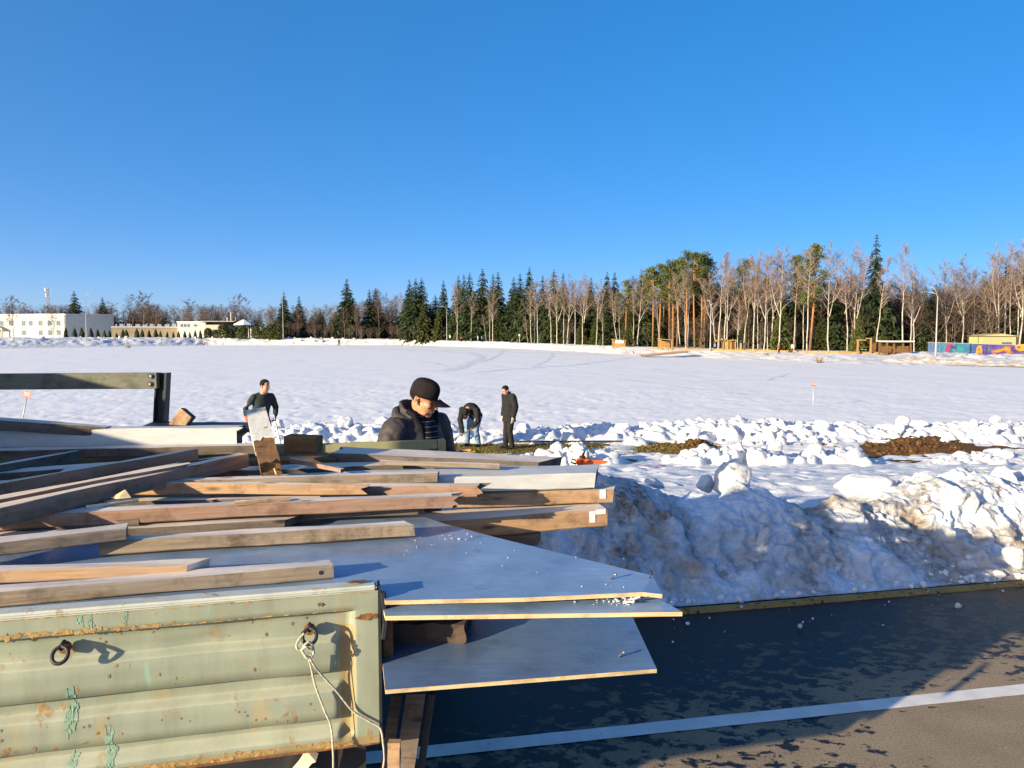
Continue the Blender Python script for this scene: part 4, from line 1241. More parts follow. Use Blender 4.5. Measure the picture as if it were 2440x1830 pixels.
fa = math.atan2(-e1.y, -e1.x)      # facade: local x to the right
def facade_box(name, parent, mat, col, w, z0, z1, out0, out1):
    s = xline(C0, e1, col)
    p = e1 * s
    bm = bmesh.new(); bx(bm, -w / 2, w / 2, -out1, -out0, z0, z1)
    o = obj(name, bm, mat, parent); o.location = p; o.rotation_euler = (0, 0, fa)
    return o
for col in (8, 30, 60, 77, 100, 122, 143):
    w = facade_box('window', root, M['trim'], col, 1.55, 3.55, 5.25, -.05, .06)
    bm = bmesh.new(); bx(bm, -.62, -.04, -.085, -.062, 3.7, 5.1); bx(bm, .04, .62, -.085, -.062, 3.7, 5.1); obj('pane', bm, M['window_glass'], w)
for col in (60, 100, 122, 143):
    w = facade_box('window', root, M['trim'], col, 1.55, .9, 2.5, -.05, .06)
    bm = bmesh.new(); bx(bm, -.62, -.04, -.085, -.062, 1.0, 2.4); bx(bm, .04, .62, -.085, -.062, 1.0, 2.4); obj('pane', bm, M['window_glass'], w)
facade_box('drainpipe', root, M['trim'], 157, .15, 0, bh, .0, .15)
facade_box('cornice', root, M['trim'], 50, abs(Lf) * .99, bh - .9, bh - .72, .0, .12)
po = facade_box('porch', root, M['plaster_cream'], 8, 3.2, 2.5, 2.85, .05, 1.6)
for dx in (-1.4, 1.4):
    bm = bmesh.new(); bx(bm, dx - .16, dx + .16, -1.5, -1.2, -.5, 2.5); obj('column', bm, M['plaster_cream'], po)
bm = bmesh.new()
vs = [bm.verts.new(p) for p in ((-1.7, -1.65, 2.86), (1.7, -1.65, 2.86), (0, -1.65, 3.6), (-1.7, .0, 2.86), (1.7, .0, 2.86), (0, .0, 3.6))]
for f in ((0, 1, 2), (3, 5, 4), (0, 2, 5, 3), (1, 4, 5, 2), (0, 3, 4, 1)): bm.faces.new([vs[i] for i in f])
obj('gable', bm, M['plaster_cream'], po)
# low tan wall with terrace posts
d1, d2 = 214, 222
zb = .4
A_, B_ = Vector((wob(268, d1), d1, zb)), Vector((wob(432, d2), d2, zb))
L = (B_ - A_).length; rz = math.atan2(B_.y - A_.y, B_.x - A_.x)
wl = tag(empty('terrace_wall', A_, rz), 'long low tan wall with a snowy coping behind the clipped cypresses', 'wall')
h1 = (805 - 777) / FPX * d1 
box_part('wall', wl, M['wall_tan'], 0, L, -.2, .4, -1, h1)
box_part('coping', wl, M['snow'], -.1, L + .1, -.35, .5, h1, h1 + .3)
ter = tag(empty('terrace_railing', (A_.x, A_.y + .8, zb + h1), rz), 'row of white panels and posts on the terrace above the tan wall', 'railing')
g = random.Random(3)
for i in range(17):
    x = .8 + i * (L - 2) / 16.5 + g.uniform(-.15, .15)
    box_part('panel' if i % 2 else 'post', ter, M['plaster_white'], x, x + (.9 if i % 2 else .3), 0, .12, .02, g.uniform(.8, 1.2))
box_part('rail', ter, M['plaster_white'], 0, L, .13, .19, .35, .45)
# modern white house
d = 218; zb = .3
hs_ = tag(empty('modern_house', (wob(425, d), d, zb)), 'white flat-roofed house with long dark windows beyond the tan wall', 'house')
sc = d / FPX
def hp(name, mat, c0, c1, r0, r1, y0, y1, parent=None):
    return box_part(name, parent or hs_, mat, (c0 - 425) * sc, (c1 - 425) * sc, y0, y1, (805 - r1) * sc - (1 if r1 > 803 else 0), (805 - r0) * sc)
hp('wall', M['plaster_white'], 425, 492, 764, 804, 0, 8)
hp('roof', M['snow'], 424, 493, 762, 764, -.3, 8.3)
hp('wall', M['plaster_cream'], 492, 545, 770, 804, -1, 7)
hp('roof', M['roof_grey'], 486, 566, 761, 763.2, -2, 7.5)
hp('wall', M['bark_dark'], 508, 560, 763.2, 770, .3, 6.5)
for c in (432, 440, 448):
    w = hp('window', M['trim'], c, c + 6, 767, 776, -.08, 0); hp('pane', M['window_glass'], c + .7, c + 5.3, 768, 775, -.14, -.09, w)
w = hp('window', M['trim'], 463, 472, 768, 775, -.08, 0); hp('pane', M['window_glass'], 464, 471, 769, 774, -.14, -.09, w)
w = hp('window', M['trim'], 500, 520, 780, 790, -1.1, -1.0); hp('pane', M['window_glass'], 501, 519, 781, 789, -1.16, -1.11, w)
hp('wall', M['plaster_white'], 545, 615, 775, 804, 3, 9)
for c, r0 in ((545, 740), (536, 752), (556, 752)): hp('chimney', M['plaster_white'], c, c + 2, r0, 762, 2, 2.3)
gz = tag(empty('gazebo', (wob(583, 214), 214, .3)), 'small dark gazebo under a thick cap of snow', 'gazebo')
bm = bmesh.new(); lathe(bm, [(2.9, 4.1), (2.5, 4.5), (.2, 5.7)], 8, Matrix.Rotation(.3, 4, 'Z')); obj('roof', bm, M['snow'], gz)
for k in range(8):
    a = k * .785 + .3; bm = bmesh.new(); tube(bm, [(2.1 * math.cos(a), 2.1 * math.sin(a), -1), (2.1 * math.cos(a), 2.1 * math.sin(a), 4.1)], .13, 6); obj('post', bm, M['bark_dark'], gz)
box_part('lattice', gz, M['bark_dark'], -1.9, 1.9, -1.9, -1.8, 2.2, 4.1)

# clipped conical cypresses
def cypress_mesh(seed):
    g = np.random.default_rng(seed)
    ns, nt = 20, 26
    T, A = np.meshgrid(np.linspace(0, 1, nt), np.linspace(0, 2 * np.pi, ns, endpoint=False), indexing='ij')
    r = .19 * np.interp(T, [0, .06, .25, .6, .85, 1], [.55, .9, 1.0, .72, .32, .02])
    r = r * (1 + .22 * fbm3(np.cos(A) * 2.2, np.sin(A) * 2.2, T * 6, 3, seed))
    V = np.stack([r * np.cos(A), r * np.sin(A), .03 + T * .97], -1).reshape(-1, 3)
    F = []
    for i in range(nt - 1):
        for k in range(ns):
            a, b = i * ns + k, i * ns + (k + 1) % ns
            F.append((a, b, b + ns, a + ns))
    me = nmesh('cypress', V, F); me.materials.append(M['thuja'])
    # leafy sprays over the surface
    return me
CYP = [cypress_mesh(s) for s in range(3)]
bm = bmesh.new(); lathe(bm, [(.03, -.1), (.02, .12)], 6); CST = bpy.data.meshes.new('stem'); bm.to_mesh(CST); bm.free(); CST.materials.append(M['bark_dark'])
cols = [159, 180, 197, 219, 235, 251, 263, 280, 295, 303, 328, 341, 357, 373, 384, 400, 415, 427, 442, 454, 467, 479]
tops = [780, 780, 779, 780, 783, 786, 786, 792, 783, 784, 781, 783, 785, 783, 788, 789, 790, 788, 788, 790, 786, 786]
for i, (c, tp) in enumerate(zip(cols, tops)):
    d = float(tree_d(c)) - 6; z = float(tree_z(c)) - .3
    h = (CAMZ - (tp - HORIZON) / FPX * d) - z
    root = tag(empty('cypress', (wob(c, d), d, z), rng.uniform(0, 6)), ORD[i] + ' clipped dark conical cypress from the left on the far shore', 'cypress', 'clipped cypresses on the far left shore')
    root.scale = (h * rng.uniform(.9, 1.25), h * rng.uniform(.9, 1.25), h)
    link('crown', CYP[i % 3], root); link('trunk', CST, root)
# bushy evergreens right of them
def bush_mesh(seed, n=900):
    g = random.Random(seed); V, F = [], []
    for i in range(n):
        a = g.uniform(0, 6.28); h = g.random() ** .8
        r = .42 * math.sin(min(1, h * .9 + .12) * 3.0) ** .5 * g.uniform(.55, 1.1)
        p = Vector((math.cos(a) * r, math.sin(a) * r, h * .95))
        blade(V, F, p, Vector((g.uniform(-1, 1), g.uniform(-1, 1), g.uniform(-.2, 1))).normalized() * .16, .035, g)
    ntube(V, F, [Vector((0, 0, -.1)), Vector((0, 0, .8))], [.05, .01], 5)
    me = nmesh('bush', *to_np((V, F))); me.materials.append(M['needles_light']); return me
BU = [bush_mesh(s) for s in range(3)]
for i, (c, tp, w) in enumerate([(497, 782, 1.0), (515, 786, .9), (534, 772, 1.0), (551, 783, .9), (578, 775, 1.0), (612, 778, 1.0), (630, 782, .9), (650, 771, 1.1), (664, 776, 1.1)]):
    d = float(tree_d(c)) - 5; z = float(tree_z(c)) - .2; h = (CAMZ - (tp - HORIZON) / FPX * d) - z
    o = link('evergreen_bush', BU[i % 3]); o.location = (wob(c, d), d, z); o.scale = (h * w * .9, h * w * .9, h)
    tag(o, ORD[i] + ' round evergreen bush from the left, between cypresses and second lamp', 'bush', 'round evergreen bushes on the far left shore')

# wooden things on the right shore
def hut(name, label, cat, c0, c1, r0, r1, d, mat, depth=1.6, open_front=False, roofmat='wood_new', white=False):
    sc = d / FPX; z = CAMZ - (r1 - HORIZON) * sc; w = (c1 - c0) * sc; h = (r1 - r0) * sc
    root = tag(empty(name, (wob((c0 + c1) / 2, d), d, z)), label, cat)
    for sx in (-1, 1):
        for y in (0, depth):
            bm = bmesh.new(); bx(bm, sx * w / 2 - .07, sx * w / 2 + .07, y - .07, y + .07, -.3, h * (.86 if sx > 0 else .98)); obj('post', bm, M[mat], root)
    bm = bmesh.new(); bx(bm, -w / 2 - .2, w / 2 + .2, -.25, depth + .25, 0, .10, Matrix.Translation((0, 0, h * .92)) @ Matrix.Rotation(R(5), 4, 'Y')); obj('roof', bm, M[roofmat], root)
    n = max(3, int(h * .8 / .28))
    for k in range(n):
        bm = bmesh.new(); bx(bm, -w / 2 + .08, w / 2 - .08, depth - .03, depth + .03, k * h * .8 / n + .02, (k + 1) * h * .8 / n - .02); obj('plank', bm, M[mat], root)
    if not open_front:
        n = 3
        for k in range(n):
            bm = bmesh.new(); bx(bm, -w / 2 + .08, w / 2 - .08, -.03, .03, k * .3 + .02, (k + 1) * .3 - .02); obj('plank', bm, M[mat], root)
    if white:
        bm = bmesh.new(); bx(bm, -w * .38, w * .38, -.12, -.08, h * .5, h * .9); obj('board', bm, M['sign_white'], root)
    return root
hut('wooden_shed', 'small wooden booth with a white board, under the leaning birches', 'shed', 1462, 1489, 809, 827, 126, 'wood_new', white=True)
hut('wooden_shed', 'open-fronted wooden lean-to among the pine trunks', 'shed', 1574, 1600, 808, 829, 114, 'wood_new', 1.8, True)
# log playhouse
d = 106; sc = d / FPX; z = CAMZ - (836 - HORIZON) * sc
root = tag(empty('log_playhouse', (wob(1737, d), d, z)), 'yellow log playhouse with rounded log roof among the birches', 'playhouse')
for i in range(6):
    bm = bmesh.new(); tube(bm, [(-.95 + .03 * i, 0, .35 + i * .17), (.95, .03, .35 + i * .17)], .09, 8); obj('log', bm, M['wood_new'], root, True)
for x in (-.85, -.2, .25, .85):
    bm = bmesh.new(); tube(bm, [(x, -.1, -.3), (x, -.1, 1.3)], .10, 8); obj('post', bm, M['wood_new'], root, True)
for i in range(5):
    bm = bmesh.new(); a = R(30 + 30 * i); tube(bm, [(-1.0 + .9 * math.cos(a), -.2, 1.25 + .35 * math.sin(a)), (-1.0 + .9 * math.cos(a), .9, 1.25 + .35 * math.sin(a))], .12, 8); obj('roof_log', bm, M['wood_new'], root, True)
    bm = bmesh.new(); tube(bm, [(.55 + .6 * math.cos(a), -.2, 1.2 + .3 * math.sin(a)), (.55 + .6 * math.cos(a), .9, 1.2 + .3 * math.sin(a))], .10, 8); obj('roof_log', bm, M['wood_new'], root, True)
root = tag(empty('carved_post', (wob(1765, d), d, z)), 'carved yellow wooden figure post with a dark cap beside the playhouse', 'carving')
bm = bmesh.new(); lathe(bm, [(.2, -.3), (.22, .5), (.16, .8), (.2, 1.1)], 10); obj('body', bm, M['wood_new'], root, True)
bm = bmesh.new(); lathe(bm, [(.26, 1.1), (.2, 1.3), (.18, 1.6)], 10); obj('cap', bm, M['iron_dark'], root, True)
# timber edging of the promenade, board by board
def edging(cols, rows_, label):
    root = tag(empty('timber_edging', (0, 0, 0)), label, 'edging')
    n = len(cols) - 1
    for i in range(n):
        da, db = float(tree_d(cols[i])) - 7, float(tree_d(cols[i + 1])) - 7
        a = atY(cols[i], rows_[i], da); b = atY(cols[i + 1], rows_[i + 1], db)
        L = (b - a).length; bm = bmesh.new()
        bx(bm, .02, L - .02, -.06, .06, -.35, .22)
        o = obj('board', bm, M['wood_new'], root); o.location = a; o.rotation_euler = (0, -math.asin((b.z - a.z) / L), math.atan2(b.y - a.y, b.x - a.x))
ec = list(range(1550, 2101, 25))
edging(ec, [float(np.interp(c, [1550, 1700, 1980, 2100], [832.5, 836, 841, 843])) for c in ec], 'low yellow timber edging of the promenade below the birches')
# pier
d0 = 98
root = tag(empty('wooden_pier', (wob(1580, 100), 100, -1.0)), 'weathered plank pier reaching from the right shore onto the ice', 'pier')
pa, pb = atY(1530, 846, 104), atY(1636, 836, 101)
for i in range(26):
    t = i / 25
    p = pa.lerp(pb, t); bm = bmesh.new(); bx(bm, -.10, .10, -1.0, 1.0, -.04, .04)
    o = obj('plank', bm, M['wood_rose'], root); o.location = p - root.location; o.rotation_euler = (0, 0, .25)
for s in (-.8, .8):
    bm = bmesh.new(); tube(bm, [pa - root.location + Vector((0, s, -.12)), pb - root.location + Vector((0, s, -.12))], .1, 6); obj('beam', bm, M['wood_old'], root)
# timber arch
d = 93; sc = d / FPX; z = CAMZ - (838 - HORIZON) * sc
root = tag(empty('timber_arch', (wob(2058, d), d, z)), 'yellow timber frame like a swing between spruces', 'arch')
for x, h in ((-.78, 1.35), (.82, 1.55)):
    bm = bmesh.new(); bx(bm, x - .09, x + .09, -.09, .09, -.3, h); obj('post', bm, M['wood_new'], root)
bm = bmesh.new(); bx(bm, -.95, .2, -.08, .08, 1.36, 1.5); obj('beam', bm, M['wood_new'], root)
bm = bmesh.new(); bx(bm, .2, .92, -.08, .08, 1.56, 1.7); obj('beam', bm, M['wood_new'], root)
bm = bmesh.new(); bx(bm, -.3, .3, -.1, .1, .25, .32); obj('seat', bm, M['wood_new'], root)
# pavilion
d = 92; sc = d / FPX; z = CAMZ - (841 - HORIZON) * sc
root = tag(empty('wooden_pavilion', (wob(2133, d), d, z)), 'brown open wooden pavilion with snow on its flat roof', 'pavilion')
w = 76 * sc; h = 29 * sc
for x in (-w / 2, -w / 2 + .9, -.2, .9, w / 2 - .1):
    bm = bmesh.new(); bx(bm, x - .09, x + .09, -.09, .09, -.3, h * .86); obj('post', bm, M['wood_rot'], root)
    bm = bmesh.new(); bx(bm, x - .09, x + .09, 2.2, 2.38, -.3, h * .86); obj('post', bm, M['wood_old'], root)
for x0, x1 in ((-w / 2 - .2, -.5), (.1, 1.6)):
    for k in range(5):
        bm = bmesh.new(); bx(bm, x0 + .1, x1, -.05, .03, .05 + k * .16, .19 + k * .16); obj('plank', bm, M['wood_rot'], root)
for k in range(6):
    bm = bmesh.new(); bx(bm, -w / 2, w / 2, 2.15, 2.2, .05 + k * .22, .25 + k * .22); obj('plank', bm, M['wood_rot'], root)
bm = bmesh.new(); bx(bm, -w / 2 + .9, w / 2 + .2, -.4, 2.7, h * .86, h * .90); obj('roof', bm, M['wood_old'], root)
bm = bmesh.new(); bx(bm, -w / 2 + .85, w / 2 + .22, -.42, 2.72, h * .90, h * 1.0); bevel(bm, .05, 2); obj('roof_snow', bm, M['snow'], root)

# graffiti wall: concrete panels
def graffiti():
    n = N('graffiti')
    v = n.coord('Object', (1, 1, 1))
    sw = n.noise(v, .55, 4, .6, 1.6)
    x = n.sep(v)[0]
    base = n.ramp(n.math('MULTIPLY', x, 1 / 16.0), [(0.0, (.06, .09, .22)), (.14, (.02, .13, .24)), (.30, (.008, .12, .20)), (.42, (.035, .03, .17)), (.62, (.06, .022, .17)), (.9, (.075, .015, .12))])
    c = n.mix(n.ramp(sw, [(.45, 0.0), (.49, .5), (.53, 0.0)]), base, (.11, .15, .20))
    c = n.mix(n.ramp(n.noise(v, 1.1, 3, .5, 2.0), [(.60, 0.0), (.66, .8)]), c, (.025, .012, .06))
    c = n.mix(n.ramp(n.noise(v, 1.6, 3, .5, 2.5), [(.64, 0.0), (.68, .7)]), c, (.14, .05, .10))
    return n.out(c, .7, spec=.25)
M['graffiti'] = graffiti()
for nm, cc in (('mural_pink', (.34, .03, .14)), ('mural_orange', (.44, .14, .015)), ('mural_yellow', (.46, .29, .03)), ('mural_red', (.36, .05, .015)), ('mural_green', (.07, .17, .035)), ('mural_teal', (.03, .23, .26)), ('mural_dark', (.03, .018, .07))):
    M[nm] = plain(nm, tuple(q * .6 for q in cc), .7, .18, 1.5)
GA, GB = atY(2210, 843, 100), atY(2470, 858, 88)
gz_ = min(GA.z, GB.z)
GL = math.hypot(GB.x - GA.x, GB.y - GA.y); grz = math.atan2(GB.y - GA.y, GB.x - GA.x)
wall = tag(empty('graffiti_wall', GA, grz), 'long concrete wall covered with purple, teal and orange graffiti', 'wall')
gh = (843 - 816) / FPX * 100; slope = (GB.z - GA.z) / GL
npan = 7
for i in range(npan):
    x0, x1 = GL * i / npan + .02, GL * (i + 1) / npan - .02
    bm = bmesh.new()
    prism(bm, [(x0, 0), (x1, 0), (x1, .16), (x0, .16)], -1.0, 0)
    for v in bm.verts: v.co.z = (gh + v.co.x * (-.0195)) if v.co.z > -.5 else -1.2 + v.co.x * slope
    obj('panel', bm, M['graffiti'], wall)
bm = bmesh.new(); bx(bm, -.05, GL, -.03, .2, 0, .06)
for v in bm.verts: v.co.z += gh + v.co.x * (-.0195)
obj('coping', bm, M['roof_grey'], wall)
def mural(cols, mat, dz=0):            # a flat painted shape on the wall, given by photo pixels
    poly = []
    for c, r in cols:
        m = (c - 1220) / FPX
        ex, ey = math.cos(grz), math.sin(grz)
        s = (m * GA.y - GA.x) / (ex - m * ey)
        dd_ = GA.y + ey * s
        poly.append((s, CAMZ - (r - HORIZON) / FPX * dd_ - GA.z))
    bm = bmesh.new()
    f = [bm.verts.new((s, -.006 - dz, z)) for s, z in poly]; k = [bm.verts.new((s, .002, z)) for s, z in poly]
    bm.faces.new(f); n = len(f)
    for i in range(n): bm.faces.new((f[i], k[i], k[(i + 1) % n], f[(i + 1) % n]))
    obj('painted_shape', bm, M[mat], wall)
mural([(2253, 843), (2252, 828), (2256, 821), (2264, 819), (2272, 824), (2270, 830), (2264, 828), (2262, 833), (2264, 841), (2260, 845)], 'mural_pink')
mural([(2263, 825), (2268, 823), (2272, 831), (2266, 829)], 'mural_dark', .004)
mural([(2276, 846), (2278, 830), (2284, 822), (2286, 832), (2292, 826), (2296, 836), (2288, 848)], 'mural_teal')
mural([(2324, 849), (2326, 828), (2331, 822), (2338, 824), (2340, 836), (2338, 850)], 'mural_yellow')
mural([(2326, 850), (2328, 842), (2336, 840), (2338, 850)], 'mural_red', .004)
mural([(2329, 833), (2333, 828), (2336, 834), (2333, 839)], 'mural_orange', .004)
mural([(2352, 832), (2356, 828), (2360, 833), (2356, 838)], 'mural_green')
mural([(2360, 836), (2385, 831), (2396, 824), (2406, 826), (2409, 838), (2404, 850), (2396, 851), (2398, 840), (2392, 836), (2378, 840), (2362, 840)], 'mural_orange')
mural([(2366, 837), (2386, 833), (2397, 828), (2404, 830), (2405, 838), (2400, 836), (2392, 833), (2378, 838)], 'mural_yellow', .004)
mural([(2368, 850), (2374, 844), (2388, 842), (2392, 851)], 'mural_red')
mural([(2416, 824), (2424, 820), (2440, 820), (2440, 836), (2428, 837), (2420, 832)], 'mural_yellow')
mural([(2422, 827), (2428, 824), (2431, 829), (2425, 831)], 'mural_red', .004)
# yellow utility hut behind it
d = 95.5; sc = d / FPX
root = tag(empty('utility_hut', (wob(2380, d), d, -.9)), 'plain yellow hut with a shallow roof behind the graffiti wall', 'hut')
w = 78 * sc; zt = CAMZ - (801 - HORIZON) * sc + .9
box_part('wall', root, M['hut_yellow'], -w / 2, w / 2, 0, 3, 0, zt)
bm = bmesh.new()
vs = [bm.verts.new(p) for p in ((-w / 2 - .3, -.3, zt), (w / 2 + .3, -.3, zt), (w * .0, -.3, zt + .32), (-w / 2 - .3, 3.3, zt), (w / 2 + .3, 3.3, zt), (0, 3.3, zt + .32))]
for f in ((0, 1, 2), (3, 5, 4), (0, 2, 5, 3), (1, 4, 5, 2), (0, 3, 4, 1)): bm.faces.new([vs[i] for i in f])
obj('roof', bm, M['hut_yellow'], root)
box_part('window', root, M['window_glass'], .3, 1.5, -.05, .02, zt - 1.35, zt - .75)
# muddy snow heap before the wall
mx = np.linspace(0, 1, 180); my = np.linspace(0, 1, 40)
MY, MX = np.meshgrid(my, mx, indexing='ij')
pa, pb = atZ(2140, 866, -1.1), atZ(2560, 876, -1.1)
Xm = pa.x + (pb.x - pa.x) * MX; Ym = pa.y + (pb.y - pa.y) * MX + MY * 9
Hm = np.sin(np.pi * MY) * np.interp(MX, [0, .1, .3, .6, 1], [.05, .35, .45, .35, .3])
Zm = -1.15 + Hm * (1 + .5 * fbm2(Xm * .5, Ym * .5, 3, 81)) + .25 * Hm * (1 - 2 * np.abs(noise2(Xm * 1.2, Ym * 1.2, 82)))
tag(link('muddy_snow_heap', nmesh('muddy_snow_heap', np.stack([Xm, Ym, Zm], -1).reshape(-1, 3), grid_faces(*Xm.shape)), None, M['snow_mud'], True), 'muddy brown snow heap in front of the graffiti wall', 'snow heap')

# dry bushes on the shore
def dry_bush(px, py, d, h, label, n=70):
    g = random.Random(int(px)); V, F = [], []
    for i in range(n):
        a = g.uniform(0, 6.28); t = g.uniform(.1, .9)
        d_ = Vector((math.cos(a) * t, math.sin(a) * t, 1.2)).normalized() * h * g.uniform(.5, 1)
        blade(V, F, Vector((math.cos(a) * .1 * h, math.sin(a) * .1 * h, -.05)), d_, .018, g)
    p = atY(px, py, d)
    o = link('dry_bush', nmesh('dry_bush', *to_np((V, F))), None, M['reed']); o.location = p
    tag(o, label, 'bush')
dry_bush(1951, 865, 82, 1.2, 'dry leafless bush on the snowy right shore of the pond')
dry_bush(1826, 850, 96, .8, 'low dry bush below the timber edging left of the strollers', 90)
dry_bush(1887, 849, 94, .5, 'small dry tuft below the timber edging', 60)
dry_bush(306, 832, 168, 1.9, 'reddish bare bush on the shaded far left bank', 90)
dry_bush(485, 822, 195, 1.6, 'pale bare bush on the far bank below the modern house', 90)
dry_bush(1510, 842, 112, .6, 'dry tuft at the left end of the pier', 60)
# ================================================================== TRUCK
RIM = 1.37
E0 = atZ(900, 1393, RIM); E9 = atZ(0, 1464, RIM)
ua = math.atan2(E0.y - E9.y, E0.x - E9.x)
UX = Vector((math.cos(ua), math.sin(ua), 0)); UY = Vector((-UX.y, UX.x, 0))
pb_ = atY(903, 1768, E0.y); PBOT = pb_.z
truck = empty('flatbed_truck', (E0.x, E0.y, 0), ua)
tag(truck, 'old flatbed truck with ribbed pale green rusty sideboard, loaded with scrap boards', 'truck')
def tl(p):                              # world point -> truck coordinates
    d = Vector((p.x - E0.x, p.y - E0.y, 0)); return Vector((d.dot(UX), d.dot(UY), p.z))
BEDF = -3.35                            # bed front
def on_panel(px, py):                   # point of the near side board plane
    r = ray(px, py); o_ = Vector((0, 0, CAMZ))
    t = (Vector((E0.x, E0.y, 0)) - o_).dot(UY) / r.dot(UY)
    return tl(o_ + r * t)
FT = RIM - .014                         # top of the pressed face
HF = FT - PBOT
prof_f = [0, .005, .118, .128, .27, .31, .50, .512, .585, .63, .805, .817, .862, .925, .995, 1.0]
prof_d = [0, 0, 0, 1, 1, 0, 0, 1, 1, 0, 0, 1, 1, 0, 0, .2]
sub = []
for i in range(len(prof_f) - 1):
    sub += [prof_f[i] + (prof_f[i + 1] - prof_f[i]) * k / 3 for k in range(3)]
sub.append(1.0)
xa = on_panel(806, 1600).x; xb = on_panel(832, 1600).x; xc = on_panel(846, 1600).x
xs = sorted(set([round(v, 4) for v in list(np.linspace(BEDF, xa - .02, 90)) + [xa - .014, xa - .007, xa, xa + .006, xa + .012, xb - .01, xb, xb + .008, xc, xc + .006, -.02, -.008, 0.0]]))
Fm, Xm_ = np.meshgrid(np.array(sub), np.array(xs), indexing='ij')
dep = np.interp(Fm, prof_f, prof_d)
inner = smooth(xa - .004, xa + .012, Xm_)
dep = np.where((Fm > .12) & (Fm < .93), np.maximum(dep, inner), dep)
edge_ = smooth(xb + .002, xc + .002, Xm_)
dep = dep * (1 - edge_)
dent = .004 * fbm2(Xm_ * 5, Fm * 3, 3, 91) + .010 * np.exp(-(((Xm_ - on_panel(475, 1540).x) / .05) ** 2 + ((Fm - .26) / .05) ** 2))
Vp = np.stack([Xm_, dep * .022 + dent, FT - Fm * HF], -1).reshape(-1, 3)
me = nmesh('side_board', Vp, grid_faces(*Xm_.shape, True))
sb = link('side_board', me, truck, [M['panel'], M['panel_rust'], M['panel_lit']], False)
ctr = np.zeros(len(me.polygons) * 3); me.polygons.foreach_get('center', ctr); ctr = ctr.reshape(-1, 3)
fz = (FT - ctr[:, 2]) / HF
mi = ((fz > .945) | ((ctr[:, 0] > xb - .022) & (ctr[:, 0] < xc) & (fz > .2) & (fz < .95))).astype(np.int32)
worn_or_lit = (((fz > .27) & (fz < .31)) | ((fz > .585) & (fz < .63)) | ((fz > .862) & (fz < .925))) & (ctr[:, 0] < xa - .002)  # upward rib slopes take the paler paint that stands for sunlight
mi = np.where(worn_or_lit, 2, mi).astype(np.int32)
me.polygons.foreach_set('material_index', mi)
sb['label'] = 'ribbed pale green side board with rust stains'
# rolled rim, back skin, end plate, bottom lip
bm = bmesh.new(); bx(bm, BEDF, -.002, -.006, .046, RIM - .016, RIM); bevel(bm, .006, 2)
for v in bm.verts: v.co.z += .004 * math.sin(v.co.x * 9)
obj('rim', bm, M['panel_top'], sb)
bm = bmesh.new(); bx(bm, BEDF, -.004, .035, .043, PBOT + .01, RIM - .017); obj('back_skin', bm, M['panel'], sb)
bm = bmesh.new(); bx(bm, .001, .007, -.004, .045, PBOT, RIM - .004); obj('end_plate', bm, M['iron_dark'], sb)
bm = bmesh.new(); bx(bm, BEDF, .0, .002, .04, PBOT - .006, PBOT + .002); obj('bottom_lip', bm, M['rust'], sb)
# chipped rust patches on the board
def patch(px, py, w, h, seed, mat='rust'):
    g = random.Random(seed); c = on_panel(px, py)
    f = min(1, max(0, (FT - c.z) / HF)); k = np.interp(c.x, [xb, xc], [1, 0]) if .12 < f < .93 else 0
    dd = max(float(np.interp(f, prof_f, prof_d)), float(smooth(xa - .004, xa + .012, np.array(c.x))) if .12 < f < .93 else 0) * k
    bm = bmesh.new(); n = 14
    vs = [bm.verts.new((c.x + w * math.cos(6.283 * i / n) * g.uniform(.55, 1.15), dd * .017 - .0012, c.z + h * math.sin(6.283 * i / n) * g.uniform(.55, 1.15))) for i in range(n)]
    bm.faces.new(vs); obj('rust_patch', bm, M[mat], sb)
for px, py, w, h in [(870, 1470, .024, .009), (892, 1468, .010, .008), (762, 1440, .007, .006)]: patch(px, py, w, h, int(px))
for px, py, w, h in [(849, 1403, .030, .006)]:
    c = on_panel(px, py); bm = bmesh.new(); g = random.Random(5)
    bm.faces.new([bm.verts.new((c.x + w * math.cos(6.283 * i / 14) * g.uniform(.6, 1.1), .018 + .014 * math.sin(6.283 * i / 14) * g.uniform(.6, 1.1), RIM + .006)) for i in range(14)]); obj('rust_patch', bm, M['rust'], sb)
# rust spots, stains along the grooves and streaks of teal paint
g = random.Random(77); bm = bmesh.new()
def dent_at(x, f): return float(.004 * fbm2(np.array(x * 5), np.array(f * 3), 3, 91) + .010 * np.exp(-(((x - on_panel(475, 1540).x) / .05) ** 2 + ((f - .26) / .05) ** 2)))
def blot(bm, x, f, w, h, g, lift=.0008, n=11):
    k = float(np.interp(x, [xb, xc], [1, 0])) if .12 < f < .93 else 0
    def dz(ff): return max(float(np.interp(ff, prof_f, prof_d)), float(smooth(xa - .004, xa + .012, np.array(x))) if .12 < ff < .93 else 0) * (k if .12 < ff < .93 else 1)
    vs = []
    for i in range(n):
        a = 6.283 * i / n; rr = g.uniform(.55, 1.15); fz_ = min(.995, max(.002, f - h * math.sin(a) * rr / HF))
        xx = x + w * math.cos(a) * rr
        vs.append(bm.verts.new((xx, dz(fz_) * .022 + dent_at(xx, fz_) - lift, FT - fz_ * HF)))
    c = bm.verts.new((x, dz(f) * .022 + dent_at(x, f) - lift, FT - f * HF))
    for i in range(n): bm.faces.new((vs[i], vs[(i + 1) % n], c))
for i in range(60):
    x = g.uniform(-1.0, xa - .03); f = g.choice([g.uniform(.33, .49), g.uniform(.64, .80), g.uniform(.64, .80), g.uniform(.14, .26)])
    s_ = g.uniform(.001, .0038); blot(bm, x, f, s_, s_ * g.uniform(1, 1.9), g)
o = obj('rust_spots', bm, M['rust_light'], sb); o['kind'] = 'stuff'
bm = bmesh.new()
for i in range(60):
    x = -1.02 + abs(g.gauss(0, .22)) + .12; blot(bm, min(x, -.2), g.uniform(.085, .117), g.uniform(.004, .012), g.uniform(.002, .007), g)
